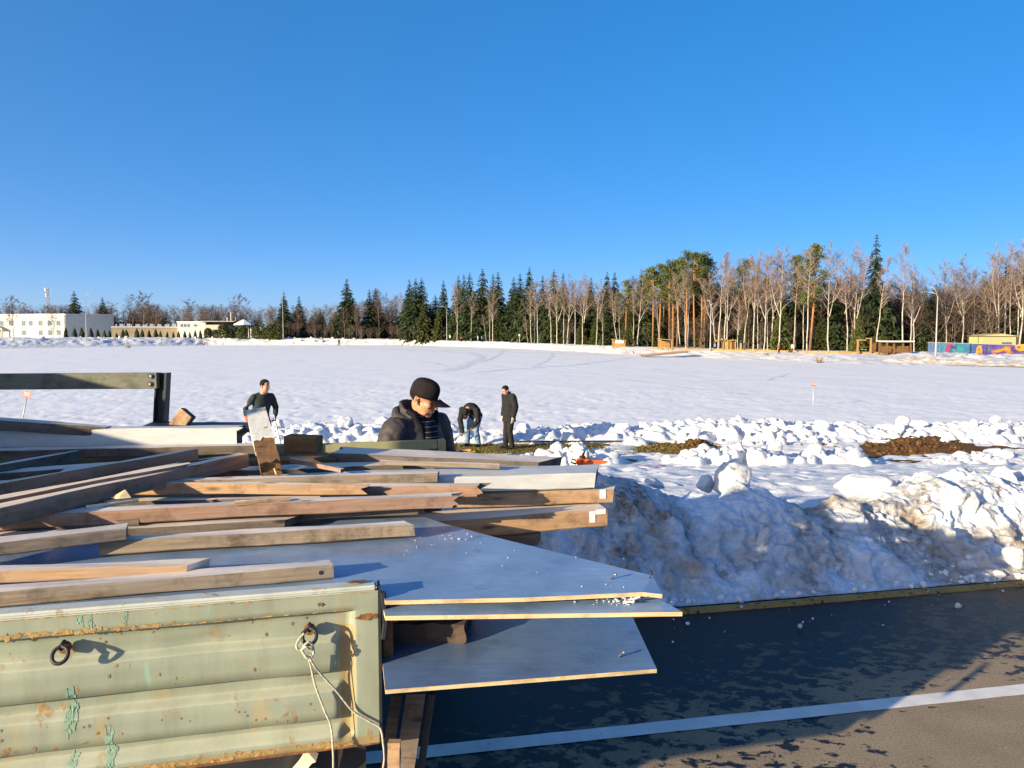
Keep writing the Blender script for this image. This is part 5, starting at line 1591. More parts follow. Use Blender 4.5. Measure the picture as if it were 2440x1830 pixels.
for i in range(60):
    blot(bm, g.uniform(-1.1, xb), g.uniform(.110, .1175), g.uniform(.006, .02), g.uniform(.0008, .002), g)
for i in range(80):
    blot(bm, g.uniform(-1.1, -.02), g.uniform(.001, .012), g.uniform(.006, .02), g.uniform(.0006, .002), g)
for i in range(160):
    blot(bm, g.uniform(-1.1, xb), g.uniform(.955, .995), g.uniform(.006, .022), g.uniform(.002, .006), g)
obj('rust_stains', bm, M['rust_ochre'], sb)['kind'] = 'stuff'
bm = bmesh.new()
for px, py, w, h in [(192, 1482, .008, .016), (214, 1478, .007, .018), (300, 1473, .006, .014), (168, 1690, .012, .055), (160, 1730, .010, .035), (262, 1770, .012, .035), (262, 1800, .014, .04), (172, 1822, .016, .02)]:
    c = on_panel(px, py)
    for j in range(22):
        blot(bm, c.x + g.gauss(0, w * .45), (FT - c.z) / HF + g.uniform(-h, h) / HF, w * g.uniform(.15, .35), h * g.uniform(.12, .3), g, .0009)
obj('teal_paint', bm, M['teal_paint'], sb)['kind'] = 'stuff'
# tie rings
def tie_ring(px, py, scale=1.0):
    c = on_panel(px, py)
    root = empty('tie_ring', (c.x, c.y + .006, c.z), 0, truck)
    bm = bmesh.new(); lathe(bm, [(.018 * scale, -.004), (.016 * scale, .006)], 12, Matrix.Rotation(R(90), 4, 'X')); obj('base_plate', bm, M['rust'], root)
    bm = bmesh.new(); tube(bm, [(0, .0, .018 * scale), (0, -.022, .016 * scale), (0, -.022, .006 * scale), (0, 0, .004)], .0045, 8); obj('staple', bm, M['iron_dark'], root, True)
    bm = bmesh.new()
    pts = []
    for k in range(21):
        a = 6.283 * k / 20
        pts.append((.020 * scale * math.sin(a), -.020 - .020 * scale * (1 - math.cos(a)) * .75, .012 * scale - .020 * scale * (1 - math.cos(a)) * .9))
    tube(bm, pts, .0045, 8); obj('ring', bm, M['iron_dark'], root, True)
    return c
rc1 = tie_ring(152, 1545, .82)
rc2 = tie_ring(738, 1502, .82)
# far side board: rail, skin, corner post
F1 = atZ(1062, 1048, RIM); F0 = atZ(860, 1055.5, RIM)
fl = tl(F1)
BW = fl.y
fb = empty('far_side_board', (0, 0, 0), 0, truck)
bm = bmesh.new(); bx(bm, BEDF, fl.x - .045, BW, BW + .04, RIM - .055, RIM); bevel(bm, .006, 2); obj('rail', bm, M['rail_green'], fb)
bm = bmesh.new(); bx(bm, BEDF, fl.x - .046, BW + .012, BW + .03, PBOT, RIM - .056); obj('skin', bm, M['panel'], fb)
bm = bmesh.new(); bx(bm, fl.x - .045, fl.x, BW - .008, BW + .045, PBOT, RIM + .003); bevel(bm, .004, 1); obj('corner_post', bm, M['rail_green'], fb)
bm = bmesh.new(); bx(bm, fl.x - .095, fl.x - .05, BW + .002, BW + .011, PBOT, RIM - .057); obj('stiffener', bm, M['iron_dark'], fb)
# bed, chassis, wheels, cab (left of the frame)
bm = bmesh.new(); bx(bm, BEDF, -.01, .06, BW - .03, PBOT - .03, PBOT + .02); obj('bed_floor', bm, M['iron_dark'], truck)
bm = bmesh.new(); bx(bm, BEDF, -.03, .10, .15, .64, PBOT - .035); obj('under_rail', bm, M['iron_dark'], truck)
for y in (.65, BW - .65):
    bm = bmesh.new(); bx(bm, -5.2, -.05, y - .05, y + .05, PBOT - .22, PBOT - .035); obj('chassis_beam', bm, M['iron_dark'], truck)
for x in np.linspace(-2.2, -.2, 5):
    bm = bmesh.new(); bx(bm, x - .04, x + .04, .08, BW - .05, PBOT - .09, PBOT - .032); obj('cross_member', bm, M['iron_dark'], truck)
for x, y in ((-1.25, .22), (-1.25, BW - .22), (-4.6, .25), (-4.6, BW - .25)):
    w = empty('wheel', (x, y, .36), 0, truck)
    bm = bmesh.new(); lathe(bm, [(.22, -.11), (.33, -.11), (.36, -.08), (.36, .08), (.33, .11), (.22, .11)], 28, Matrix.Rotation(R(90), 4, 'X')); obj('tyre', bm, M['rubber'], w, True)
    bm = bmesh.new(); lathe(bm, [(.05, -.09), (.20, -.07), (.215, -.10), (.215, .10), (.20, .07), (.05, .09)], 20, Matrix.Rotation(R(90), 4, 'X')); obj('rim', bm, M['galv'], w, True)
bm = bmesh.new(); bx(bm, -1.29, -1.21, .15, BW - .15, .30, .42); obj('axle', bm, M['iron_dark'], truck)
bm = bmesh.new(); bx(bm, BEDF - .05, BEDF - .01, .02, BW, PBOT, RIM + .25); obj('head_board', bm, M['panel'], truck)
CR = BEDF - .10                         # cab rear wall
cab = empty('cab', (0, 0, 0), 0, truck)
bm = bmesh.new()
pr = [(CR, .48), (CR, 2.03), (CR - .12, 2.11), (CR - 1.15, 2.07), (CR - 1.55, 1.42), (CR - 2.15, 1.22), (CR - 2.25, .9), (CR - 2.22, .48)]
a_ = [bm.verts.new((x, .10, z)) for x, z in pr]; b_ = [bm.verts.new((x, BW - .10, z)) for x, z in pr]
bm.faces.new(a_); bm.faces.new(b_[::-1])
for i in range(len(pr)): bm.faces.new((a_[i], b_[i], b_[(i + 1) % len(pr)], a_[(i + 1) % len(pr)]))
bevel(bm, .04, 2); obj('body', bm, M['cab_paint'], cab, False)
bm = bmesh.new(); bx(bm, CR - .004, CR + .004, .45, BW - .45, 1.45, 1.88); obj('rear_window', bm, M['glass'], cab)
bm = bmesh.new()
vs = [bm.verts.new(p) for p in ((CR - 1.19, .2, 1.99), (CR - 1.19, BW - .2, 1.99), (CR - 1.54, BW - .2, 1.46), (CR - 1.54, .2, 1.46))]; bm.faces.new(vs)
bmesh.ops.translate(bm, verts=bm.verts, vec=(-.02, 0, .02)); obj('windscreen', bm, M['glass'], cab)
bm = bmesh.new(); bx(bm, CR - 1.05, CR - .1, .085, .098, 1.42, 1.9); obj('door_opening', bm, M['glass'], cab)
bm = bmesh.new(); bx(bm, CR - .50, CR - .02, .03, .50, 2.08, 2.56); bevel(bm, .05, 2); obj('shade_box', bm, M['cab_paint'], cab)  # made-up box out of view, shaped to shade the snow bank
bm = bmesh.new(); bx(bm, CR - .5, CR - .04, 1.50, BW - .2, 2.10, 2.29); bevel(bm, .03, 2); obj('shade_bar', bm, M['orange_plastic'], cab)  # invented bar, unseen, added to throw shade on the rail board
mr = empty('shadow_blocker', (CR - .12, .0, 0), 0, cab)  # unseen mirror shape added to block stray sun on the snow bank
bm = bmesh.new(); bx(bm, -.05, .05, -.24, .02, 1.55, 2.33); bevel(bm, .02, 2); obj('blocker_panel', bm, M['black_plastic'], mr)
bm = bmesh.new(); tube(bm, [(0, .10, 1.7), (0, 0, 1.7)], .012, 6); obj('arm', bm, M['iron_dark'], mr)
# door
door = empty('door', (CR - 1.16, .062, 0), 0, cab)
bm = bmesh.new(); bx(bm, 0, 1.12, -.03, .03, .62, 1.36); bevel(bm, .02, 2); obj('door_panel', bm, M['cab_paint'], door)
bm = bmesh.new()
for a, b in (((.03, 0, 1.36), (.33, 0, 1.97)), ((.33, 0, 1.97), (1.09, 0, 1.99)), ((1.09, 0, 1.36), (1.09, 0, 1.99))): tube(bm, [a, b], .035, 6)
obj('window_frame', bm, M['cab_paint'], door)
bm = bmesh.new(); bx(bm, .90, 1.04, -.05, -.03, 1.2, 1.24); obj('handle', bm, M['iron_dark'], door)
# rear corner latch on the near side
bm = bmesh.new(); bx(bm, .010, .040, .03, .10, RIM - .22, RIM - .07); bevel(bm, .006, 1)
lt = obj('tailgate_latch', bm, M['rust'], truck)
bm = bmesh.new(); bx(bm, .041, .052, .036, .052, RIM - .115, RIM - .098); obj('bolt', bm, M['rust'], lt)
bm = bmesh.new(); tube(bm, [(.012, .0, RIM - .02), (.018, .0, RIM - .10), (.012, 0, RIM - .14)], .008, 6); obj('hook', bm, M['iron_dark'], lt)

# rope tied to the rear ring
rope = tag(empty('rope', truck.matrix_world @ Vector((0, 0, 0))), 'thin pale rope knotted to the ring of the side board, two ends hanging', 'rope')
rope.location = (0, 0, 0)
def pw(px, py, out=.02):                # world point just in front of the board
    c = on_panel(px, py); return Vector((E0.x, E0.y, 0)) + UX * c.x + UY * (-out) + Vector((0, 0, c.z))
def spline(P, n=8):
    out = []
    for i in range(len(P) - 1):
        p0, p1, p2, p3 = P[max(i - 1, 0)], P[i], P[i + 1], P[min(i + 2, len(P) - 1)]
        for k in range(n):
            t = k / n
            out.append(.5 * ((2 * p1) + (p2 - p0) * t + (2 * p0 - 5 * p1 + 4 * p2 - p3) * t * t + (3 * p1 - p0 - 3 * p2 + p3) * t ** 3))
    return out + [P[-1]]
for strand in ([(734, 1552, .03), (742, 1580, .025), (750, 1620, .02), (772, 1680, .022), (788, 1720, .02), (793, 1770, .03), (794, 1810, .03), (793, 1850, .03)],
               [(736, 1552, .03), (748, 1572, .03), (760, 1592, .022), (800, 1640, .012), (840, 1690, .008), (880, 1715, .010), (905, 1730, .012), (912, 1765, .02), (914, 1800, .02), (906, 1850, .02)]):
    bm = bmesh.new(); tube(bm, spline([pw(*s) for s in strand], 8), .0027, 7); obj('strand', bm, M['rope'], rope, True)
bm = bmesh.new()
kn = [(726, 1496, .035), (712, 1510, .045), (708, 1522, .05), (718, 1530, .05), (730, 1520, .055), (738, 1528, .05), (748, 1534, .05), (742, 1546, .05), (728, 1540, .055), (722, 1528, .05), (734, 1512, .05), (745, 1520, .045), (746, 1540, .045), (732, 1552, .04), (724, 1540, .04)]
tube(bm, spline([pw(*s) for s in kn], 8), .0032, 7); obj('knot', bm, M['rope'], rope, True)

# ================================================================== LOAD
def board(name, label, p1, p2, z1, z2, w, h, mat, ext=(0, 0), ends=('cut', 'cut'), skew=(0, 0), sag=0.0, roll=0.0, cat='board', taper=(1, 1), group='scrap boards on the truck', endmat=None, seed=None, pts=None, topmat=None):
    """p1,p2: photo pixels of the top edge nearest the camera, z1,z2 its heights"""
    P1, P2 = (atZ(*p1, z1), atZ(*p2, z2)) if pts is None else pts
    ax = (P2 - P1).normalized()
    P1 = P1 - ax * ext[0]; P2 = P2 + ax * ext[1]
    L = (P2 - P1).length
    sd = Vector((0, 0, 1)).cross(ax).normalized()
    if roll: sd = Matrix.Rotation(roll, 3, ax) @ sd
    up = ax.cross(sd).normalized()
    g = random.Random(seed if seed is not None else hash((round(P1.x, 3), round(P2.y, 3))) & 0xffff)
    bv = min(w, h) * .07
    k = 3
    ring = []
    def side(a, b): return [(a[0] + (b[0] - a[0]) * i / k, a[1] + (b[1] - a[1]) * i / k) for i in range(k + 1)]
    ring += side((bv, 0), (w - bv, 0)) + side((w, -bv), (w, -h + bv)) + side((w - bv, -h), (bv, -h)) + side((0, -h + bv), (0, -bv))
    n = max(10, int(L / .05)); nrg = len(ring)
    bm = bmesh.new(); R_ = []
    br = [[g.uniform(-1, 1) for _ in ring] for _ in range(2)]
    for i in range(n + 1):
        t = i / n; row = []
        for j, (y, z) in enumerate(ring):
            x = t * L
            tp = taper[0] + (taper[1] - taper[0]) * t
            yy = w / 2 + (y - w / 2) * tp; zz = z * (tp if tp < 1 else 1)
            e = None
            if i == 0: x += skew[0] * (yy if True else 0) + skew[0] * -zz * .3
            if i == n: x += skew[1] * (yy - w / 2) + skew[1] * zz * .3
            if i == 0 and ends[0] == 'broken': x += abs(br[0][j]) * .05
            if i == n and ends[1] == 'broken': x += (-abs(br[1][j]) * .07 + zz * .8 + .01)
            if i == n and ends[1] == 'point': x += (zz * 1.2)
            if i == 0 and ends[0] == 'broken': x -= 0
            jit_ = .0004
            zb_ = zz - sag * 4 * t * (1 - t)
            row.append(bm.verts.new((x, yy + g.uniform(-jit_, jit_), zb_ + g.uniform(-jit_, jit_) + .0015 * math.sin(x * 11 + j))))
        R_.append(row)
    for a, b in zip(R_, R_[1:]):
        for j in range(nrg):
            f = bm.faces.new((a[j], a[(j + 1) % nrg], b[(j + 1) % nrg], b[j]))
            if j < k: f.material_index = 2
    caps = []
    for row, rv in ((R_[0], True), (R_[-1], False)):
        c = Vector((0, 0, 0))
        for v in row: c += v.co
        cv = bm.verts.new(c / nrg)
        for j in range(nrg):
            f = bm.faces.new((row[j], row[(j + 1) % nrg], cv) if not rv else (row[(j + 1) % nrg], row[j], cv)); caps.append(f)
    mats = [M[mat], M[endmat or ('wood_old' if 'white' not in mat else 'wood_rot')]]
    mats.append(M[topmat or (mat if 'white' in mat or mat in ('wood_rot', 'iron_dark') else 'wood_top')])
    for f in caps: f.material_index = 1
    o = obj(name, bm, mats)
    o.matrix_world = Matrix((( ax.x, sd.x, up.x, P1.x), (ax.y, sd.y, up.y, P1.y), (ax.z, sd.z, up.z, P1.z), (0, 0, 0, 1)))
    tag(o, label, cat, group)
    return o
def nail(o, x, y, z, d, L=.05, r=.0022, mat='iron_dark'):
    bm = bmesh.new(); d = Vector(d).normalized()
    tube(bm, [(0, 0, 0), d * L], r, 6); q = obj('nail', bm, M[mat], o); q.location = (x, y, z); return q

# laminated plywood sheets, each a plate with its own outline
def sheet(name, label, poly, thick, mat, sag=.0):
    """poly: world points of the top face, clockwise from the near left corner"""
    c = sum(poly, Vector()) / len(poly)
    bm = bmesh.new()
    t = [bm.verts.new(p - c) for p in poly]; b = [bm.verts.new(p - c - Vector((0, 0, thick))) for p in poly]
    ft = bm.faces.new(t); fbm = bm.faces.new(b[::-1]); n = len(poly)
    for i in range(n):
        f = bm.faces.new((t[i], b[i], b[(i + 1) % n], t[(i + 1) % n])); f.material_index = 1
    o = obj(name, bm, [M[mat], M['ply_edge']]); o.location = c
    tag(o, label, 'plywood sheet', 'plywood sheets on the truck')
    return o
ZA = 1.335
inn = lambda x, y, z: Vector((E0.x, E0.y, 0)) + UX * x + UY * y + Vector((0, 0, z))
shA = sheet('plywood_sheet', 'large blue grey laminated sheet on top, its cut corner pointing right',
      [inn(-2.0, .09, ZA), inn(.012, .09, ZA), atZ(918, 1431, ZA), atZ(1250, 1424, ZA - .001), atZ(1530, 1411, ZA), atZ(1578, 1416, ZA - .006), atZ(1556, 1372, ZA), atZ(1180, 1280, ZA), atZ(1060, 1248, ZA), atZ(950, 1212, ZA), inn(-.35, 1.35, ZA), inn(-2.0, 1.5, ZA)], .011, 'ply')
ZB = ZA - .028
shB = sheet('plywood_sheet', 'middle laminated sheet just below the top one, long pale front edge',
      [inn(-2.0, .07, ZB), inn(.012, .07, ZB), atZ(918, 1468, ZB), atZ(1626, 1458, ZB), atZ(1560, 1421, ZB), atZ(1440, 1380, ZB), inn(-2.0, 1.2, ZB)], .011, 'ply')
ZC = ZA - .17
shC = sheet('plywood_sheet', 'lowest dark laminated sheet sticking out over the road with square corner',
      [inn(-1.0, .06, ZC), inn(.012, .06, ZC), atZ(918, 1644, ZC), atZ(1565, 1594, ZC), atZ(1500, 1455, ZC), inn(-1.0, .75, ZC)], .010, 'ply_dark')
# nail heads and splinters on the sheets
def bits(parent_loc, items, name, label, mat):
    pass
for (px, py, z, ang, lab) in [(1454, 1381, ZA, .3, 'screw'), (1474, 1567, ZC, .2, 'screw')]:
    p = atZ(px, py, z); bm = bmesh.new(); tube(bm, [(0, 0, .002), (.012 * math.cos(ang), .004, .012)], .003, 6); ball(bm, (.014, .004, .013), .005, 1)
    o = obj('screw', bm, M['steel'], shA if z == ZA else shC); o.location = p - (shA if z == ZA else shC).location
p = atZ(1551, 1377, ZA); bm = bmesh.new(); tube(bm, [(0, 0, .012), (-.03, -.012, -.05)], .0022, 6); ball(bm, (0, 0, .014), .006, 1)
o = obj('screw', bm, M['iron_dark'], shA); o.location = p - shA.location
bm = bmesh.new(); g = random.Random(9)
for i in range(34):
    px, py = g.gauss(1460, 40), g.gauss(1434, 7); p = atZ(px, py, ZB + .002); r = g.uniform(.0006, .0022)
    ball(bm, p, (r * 2, r, r), 1)
for i in range(9):
    p = atZ(g.gauss(1497, 12), g.gauss(1428, 7), ZB + .01); d_ = Vector((g.uniform(-.03, .03), g.uniform(-.02, .02), g.uniform(.0, .014)))
    tube(bm, [p, p + d_], .0022, 4)
for i in range(16):
    px, py = g.gauss(1085, 40), g.gauss(1285, 9); p = atZ(px, py, ZA + .003); r = g.uniform(.0006, .002); ball(bm, p, (r * 2, r, r), 1)
for i in range(24):
    px, py = g.uniform(930, 1500), g.uniform(1290, 1400); p = atZ(px, py, ZA + .002); r = g.uniform(.0006, .0018); ball(bm, p, r, 1)
tag(obj('ice_splinters', bm, M['snow']), 'specks of ice and paint flakes strewn over the sheets', 'debris', kind='stuff')

B = {}
def bd(key, name, label, *a, **k): B[key] = board(name, label, *a, **k)
# lower left boards
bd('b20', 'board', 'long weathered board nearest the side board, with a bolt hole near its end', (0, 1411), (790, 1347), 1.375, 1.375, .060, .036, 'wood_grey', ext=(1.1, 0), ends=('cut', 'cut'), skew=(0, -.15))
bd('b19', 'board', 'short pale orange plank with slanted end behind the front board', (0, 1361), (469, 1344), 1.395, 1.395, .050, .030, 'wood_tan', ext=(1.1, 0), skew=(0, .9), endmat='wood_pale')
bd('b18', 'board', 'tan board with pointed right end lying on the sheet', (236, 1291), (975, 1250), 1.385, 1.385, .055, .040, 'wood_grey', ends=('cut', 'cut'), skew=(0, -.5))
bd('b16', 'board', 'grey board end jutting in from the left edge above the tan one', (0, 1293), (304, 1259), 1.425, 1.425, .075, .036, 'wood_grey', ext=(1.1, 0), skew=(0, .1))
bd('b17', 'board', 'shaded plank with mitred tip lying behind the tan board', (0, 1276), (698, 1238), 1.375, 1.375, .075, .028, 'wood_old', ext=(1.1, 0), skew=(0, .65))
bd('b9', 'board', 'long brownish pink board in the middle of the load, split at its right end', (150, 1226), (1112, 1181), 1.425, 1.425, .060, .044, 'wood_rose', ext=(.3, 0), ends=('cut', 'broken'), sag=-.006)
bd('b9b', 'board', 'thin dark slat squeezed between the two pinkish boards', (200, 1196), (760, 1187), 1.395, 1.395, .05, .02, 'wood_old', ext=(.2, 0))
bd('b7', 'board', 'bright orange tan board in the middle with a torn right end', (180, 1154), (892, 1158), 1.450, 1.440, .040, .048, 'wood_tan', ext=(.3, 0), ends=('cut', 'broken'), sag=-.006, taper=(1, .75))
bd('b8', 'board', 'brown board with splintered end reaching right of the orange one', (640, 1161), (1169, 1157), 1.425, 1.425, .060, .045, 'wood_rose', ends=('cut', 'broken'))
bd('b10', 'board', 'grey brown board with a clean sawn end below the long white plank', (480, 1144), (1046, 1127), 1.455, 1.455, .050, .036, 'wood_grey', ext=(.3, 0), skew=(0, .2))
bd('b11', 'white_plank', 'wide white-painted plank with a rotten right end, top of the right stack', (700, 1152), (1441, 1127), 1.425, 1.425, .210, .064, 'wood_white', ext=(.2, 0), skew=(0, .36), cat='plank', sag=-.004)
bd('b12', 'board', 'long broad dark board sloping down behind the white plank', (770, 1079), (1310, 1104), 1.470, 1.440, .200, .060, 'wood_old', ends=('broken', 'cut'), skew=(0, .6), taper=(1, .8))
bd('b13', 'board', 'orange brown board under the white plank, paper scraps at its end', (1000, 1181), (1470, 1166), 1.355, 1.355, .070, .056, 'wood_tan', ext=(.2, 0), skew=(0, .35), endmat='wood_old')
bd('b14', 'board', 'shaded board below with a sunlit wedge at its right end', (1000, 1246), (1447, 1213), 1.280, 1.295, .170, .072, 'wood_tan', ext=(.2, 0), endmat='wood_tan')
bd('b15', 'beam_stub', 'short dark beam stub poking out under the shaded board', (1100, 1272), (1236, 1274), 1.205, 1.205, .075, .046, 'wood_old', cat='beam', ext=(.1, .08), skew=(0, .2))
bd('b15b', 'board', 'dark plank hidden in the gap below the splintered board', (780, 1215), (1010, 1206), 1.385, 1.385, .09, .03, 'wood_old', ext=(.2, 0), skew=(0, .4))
# boards that run away to the left back, their tops catching the sun
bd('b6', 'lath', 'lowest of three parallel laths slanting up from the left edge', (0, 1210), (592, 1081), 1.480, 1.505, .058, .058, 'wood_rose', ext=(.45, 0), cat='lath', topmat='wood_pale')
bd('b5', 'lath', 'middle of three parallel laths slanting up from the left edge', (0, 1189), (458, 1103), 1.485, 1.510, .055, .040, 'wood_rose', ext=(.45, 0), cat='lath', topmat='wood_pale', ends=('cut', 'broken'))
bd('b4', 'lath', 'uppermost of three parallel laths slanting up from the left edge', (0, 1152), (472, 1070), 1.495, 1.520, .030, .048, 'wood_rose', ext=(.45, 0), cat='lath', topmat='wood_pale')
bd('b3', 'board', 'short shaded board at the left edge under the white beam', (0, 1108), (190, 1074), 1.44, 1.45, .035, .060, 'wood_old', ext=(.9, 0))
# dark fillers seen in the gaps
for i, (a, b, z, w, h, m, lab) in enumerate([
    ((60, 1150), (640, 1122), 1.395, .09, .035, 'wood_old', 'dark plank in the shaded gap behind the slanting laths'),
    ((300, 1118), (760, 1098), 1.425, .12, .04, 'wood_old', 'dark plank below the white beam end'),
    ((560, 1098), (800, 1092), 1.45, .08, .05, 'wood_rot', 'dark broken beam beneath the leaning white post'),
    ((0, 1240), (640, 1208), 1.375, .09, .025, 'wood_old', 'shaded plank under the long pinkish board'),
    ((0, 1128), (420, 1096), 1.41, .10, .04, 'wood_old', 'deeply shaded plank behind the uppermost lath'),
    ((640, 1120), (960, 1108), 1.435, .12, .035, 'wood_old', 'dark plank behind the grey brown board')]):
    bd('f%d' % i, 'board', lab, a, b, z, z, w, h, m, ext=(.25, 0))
bd('s1', 'batten', 'thin dark batten crossing behind the uppermost lath', (330, 1112), (560, 1086), 1.455, 1.475, .03, .018, 'wood_old', cat='batten')
bd('s2', 'batten', 'thin brown batten lying askew below the leaning white post', (690, 1092), (812, 1118), 1.49, 1.46, .022, .016, 'wood_rose', cat='batten')
bd('s3', 'batten', 'thin pale sliver of wood under the slanting laths', (205, 1206), (330, 1190), 1.44, 1.44, .012, .008, 'wood_pale', cat='batten')
bd('s4', 'batten', 'grey batten resting across the dark boards behind the white plank', (905, 1098), (1190, 1108), 1.475, 1.455, .03, .016, 'wood_grey', cat='batten')
bd('s5', 'board', 'low shaded plank at the left edge between laths and grey board', (0, 1250), (330, 1236), 1.40, 1.40, .06, .022, 'wood_old', ext=(.3, 0))
bd('s6', 'batten', 'short stick with a torn end lying on the long pinkish board', (560, 1196), (700, 1186), 1.442, 1.442, .02, .012, 'wood_tan', cat='batten', ends=('cut', 'broken'))
# wood chip wedge
p = atZ(288, 1186, 1.45); bm = bmesh.new()
vs = [bm.verts.new(q) for q in ((-.035, 0, 0), (.035, .0, .0), (.0, .03, .022), (.0, -.02, .0), (.045, .01, -.006))]
for f in ((0, 3, 2), (3, 1, 2), (0, 2, 1), (0, 1, 3)): bm.faces.new([vs[i] for i in f])
tag(obj('wood_chip', bm, M['chip'], loc=p), 'pale wedge of split wood caught between the laths', 'wood chip')
# white beam on the far side and what lies on it
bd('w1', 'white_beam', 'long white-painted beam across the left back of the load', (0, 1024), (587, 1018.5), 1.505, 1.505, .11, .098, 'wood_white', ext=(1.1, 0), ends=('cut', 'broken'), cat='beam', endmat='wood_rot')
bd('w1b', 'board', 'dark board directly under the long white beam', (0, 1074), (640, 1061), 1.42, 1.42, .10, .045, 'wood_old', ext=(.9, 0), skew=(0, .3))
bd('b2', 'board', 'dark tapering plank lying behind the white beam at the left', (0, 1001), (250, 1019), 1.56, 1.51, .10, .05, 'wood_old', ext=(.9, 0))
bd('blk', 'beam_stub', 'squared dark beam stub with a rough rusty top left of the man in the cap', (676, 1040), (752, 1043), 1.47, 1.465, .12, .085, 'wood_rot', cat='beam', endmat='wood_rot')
# leaning white post with rotten foot
Pa, Pb = atY(646, 1119, 2.92), atY(612, 993, 3.32)
ax = (Pb - Pa).normalized(); L = (Pb - Pa).length + .0
wv = .080
sd = Vector((1, 0, 0)); sd = (sd - ax * sd.dot(ax)).normalized(); nr_ = ax.cross(sd)
if nr_.y > 0: nr_ = -nr_
def post_piece(name, x0, x1, mat, parent, grow=0, jag0=0, jag1=0, seed=1):
    g = random.Random(seed); bm = bmesh.new(); n = 10; rows_ = []
    for i in range(n + 1):
        t = x0 + (x1 - x0) * i / n; row = []
        for k in range(24):
            q = k / 6; s = int(q); f = q - s
            u, v = [(-1 + 2 * f, 1), (1, 1 - 2 * f), (1 - 2 * f, -1), (-1, -1 + 2 * f)][s]
            j = 0
            if i == 0 and jag0: j = g.uniform(-jag0, jag0)
            if i == n and jag1: j = g.uniform(-jag1, jag1)
            hw = wv / 2 + grow + g.uniform(-.0006, .0006)
            row.append(bm.verts.new(Pa + ax * (t + j) + sd * u * hw + nr_ * v * hw))
        rows_.append(row)
    for a, b in zip(rows_, rows_[1:]):
        for k in range(24): bm.faces.new((a[k], a[(k + 1) % 24], b[(k + 1) % 24], b[k]))
    bm.faces.new(rows_[0][::-1]); bm.faces.new(rows_[-1])
    return obj(name, bm, M[mat], parent)
post = tag(empty('white_post'), 'stubby white-painted post with a rotten brown foot leaning out of the load', 'post', 'scrap boards on the truck')
post_piece('rotten_foot', 0, L * .995, 'wood_rot', post, -.0015, .012, 0, 3)
post_piece('painted_shaft', L * .40, L, 'wood_white2', post, .0012, .018, 0, 4)
bm = bmesh.new(); tube(bm, [Pa + sd * .012 - nr_ * .0, Pa + sd * .014 - ax * .045], .0035, 5); obj('splinter', bm, M['chip'], post)
# steel post with a bolted board, upper left
d = 4.35
sp = tag(empty('steel_post'), 'upright dark steel channel with a grey board bolted to its top', 'post')
b0, t0 = atY(383, 1012, d), atY(389, 888, d)
axp = (t0 - b0).normalized(); wp = 27 / FPX * d
bm = bmesh.new()
for (x0, x1, y0, y1) in ((-wp / 2, -wp / 2 + .007, -.03, .03), (wp / 2 - .012, wp / 2, -.03, .03), (-wp / 2 + .007, wp / 2 - .012, -.005, .005)):
    vs = []
    for p, zz_ in ((b0 - axp * .12, 0), (t0, 1)):
        for x, y in ((x0, y0), (x1, y0), (x1, y1), (x0, y1)): vs.append(bm.verts.new(p + Vector((x, y, 0))))
    for f in ((0, 1, 2, 3), (7, 6, 5, 4), (0, 4, 5, 1), (1, 5, 6, 2), (2, 6, 7, 3), (3, 7, 4, 0)): bm.faces.new([vs[i] for i in f])
obj('channel', bm, M['iron_dark'], sp)
la, lb = atY(0, 890.5, d - .05), atY(373, 888, d - .05)
axb = (lb - la).normalized(); la = la - axb * .9
bm = bmesh.new(); Lb = (lb - la).length; hb = 38 / FPX * d
bx(bm, 0, Lb, 0, .038, -hb, 0); bmesh.ops.subdivide_edges(bm, edges=[e for e in bm.edges if e.calc_length() > 1], cuts=20); bevel(bm, .003, 1)
ob = obj('rail_board', bm, M['rail_paint'], sp)
sdb = Vector((0, 0, 1)).cross(axb).normalized(); upb = axb.cross(sdb)
ob.matrix_world = Matrix(((axb.x, sdb.x, upb.x, la.x), (axb.y, sdb.y, upb.y, la.y), (axb.z, sdb.z, upb.z, la.z), (0, 0, 0, 1)))
for px, py in ((360, 896), (358, 915)):
    p = atY(px, py, d - .052); bt = empty('bolt', p, 0, sp)
    bm = bmesh.new(); lathe(bm, [(.015, 0), (.015, .004)], 16, Matrix.Rotation(R(90), 4, 'X')); obj('washer', bm, M['iron_dark'], bt)
    bm = bmesh.new(); lathe(bm, [(.0075, .0), (.0075, .010)], 6, Matrix.Rotation(R(90), 4, 'X')); obj('nut', bm, M['steel'], bt)
# small board end beside it, dark plate under both
bd('blk2', 'board_end', 'short orange board end tilted up beside the steel post', None, None, 0, 0, .05, .085, 'wood_tan', pts=(atY(402, 1010, 4.2), atY(430, 972, 4.2)), cat='board', roll=R(-10))
bd('plate', 'dark_plank', 'thin dark plank lying flat under the steel post', (335, 1016), (520, 1016), 1.50, 1.49, .28, .02, 'iron_dark', cat='plank', pts=(atY(332, 1018, 4.05), atY(600, 1021, 4.15)))
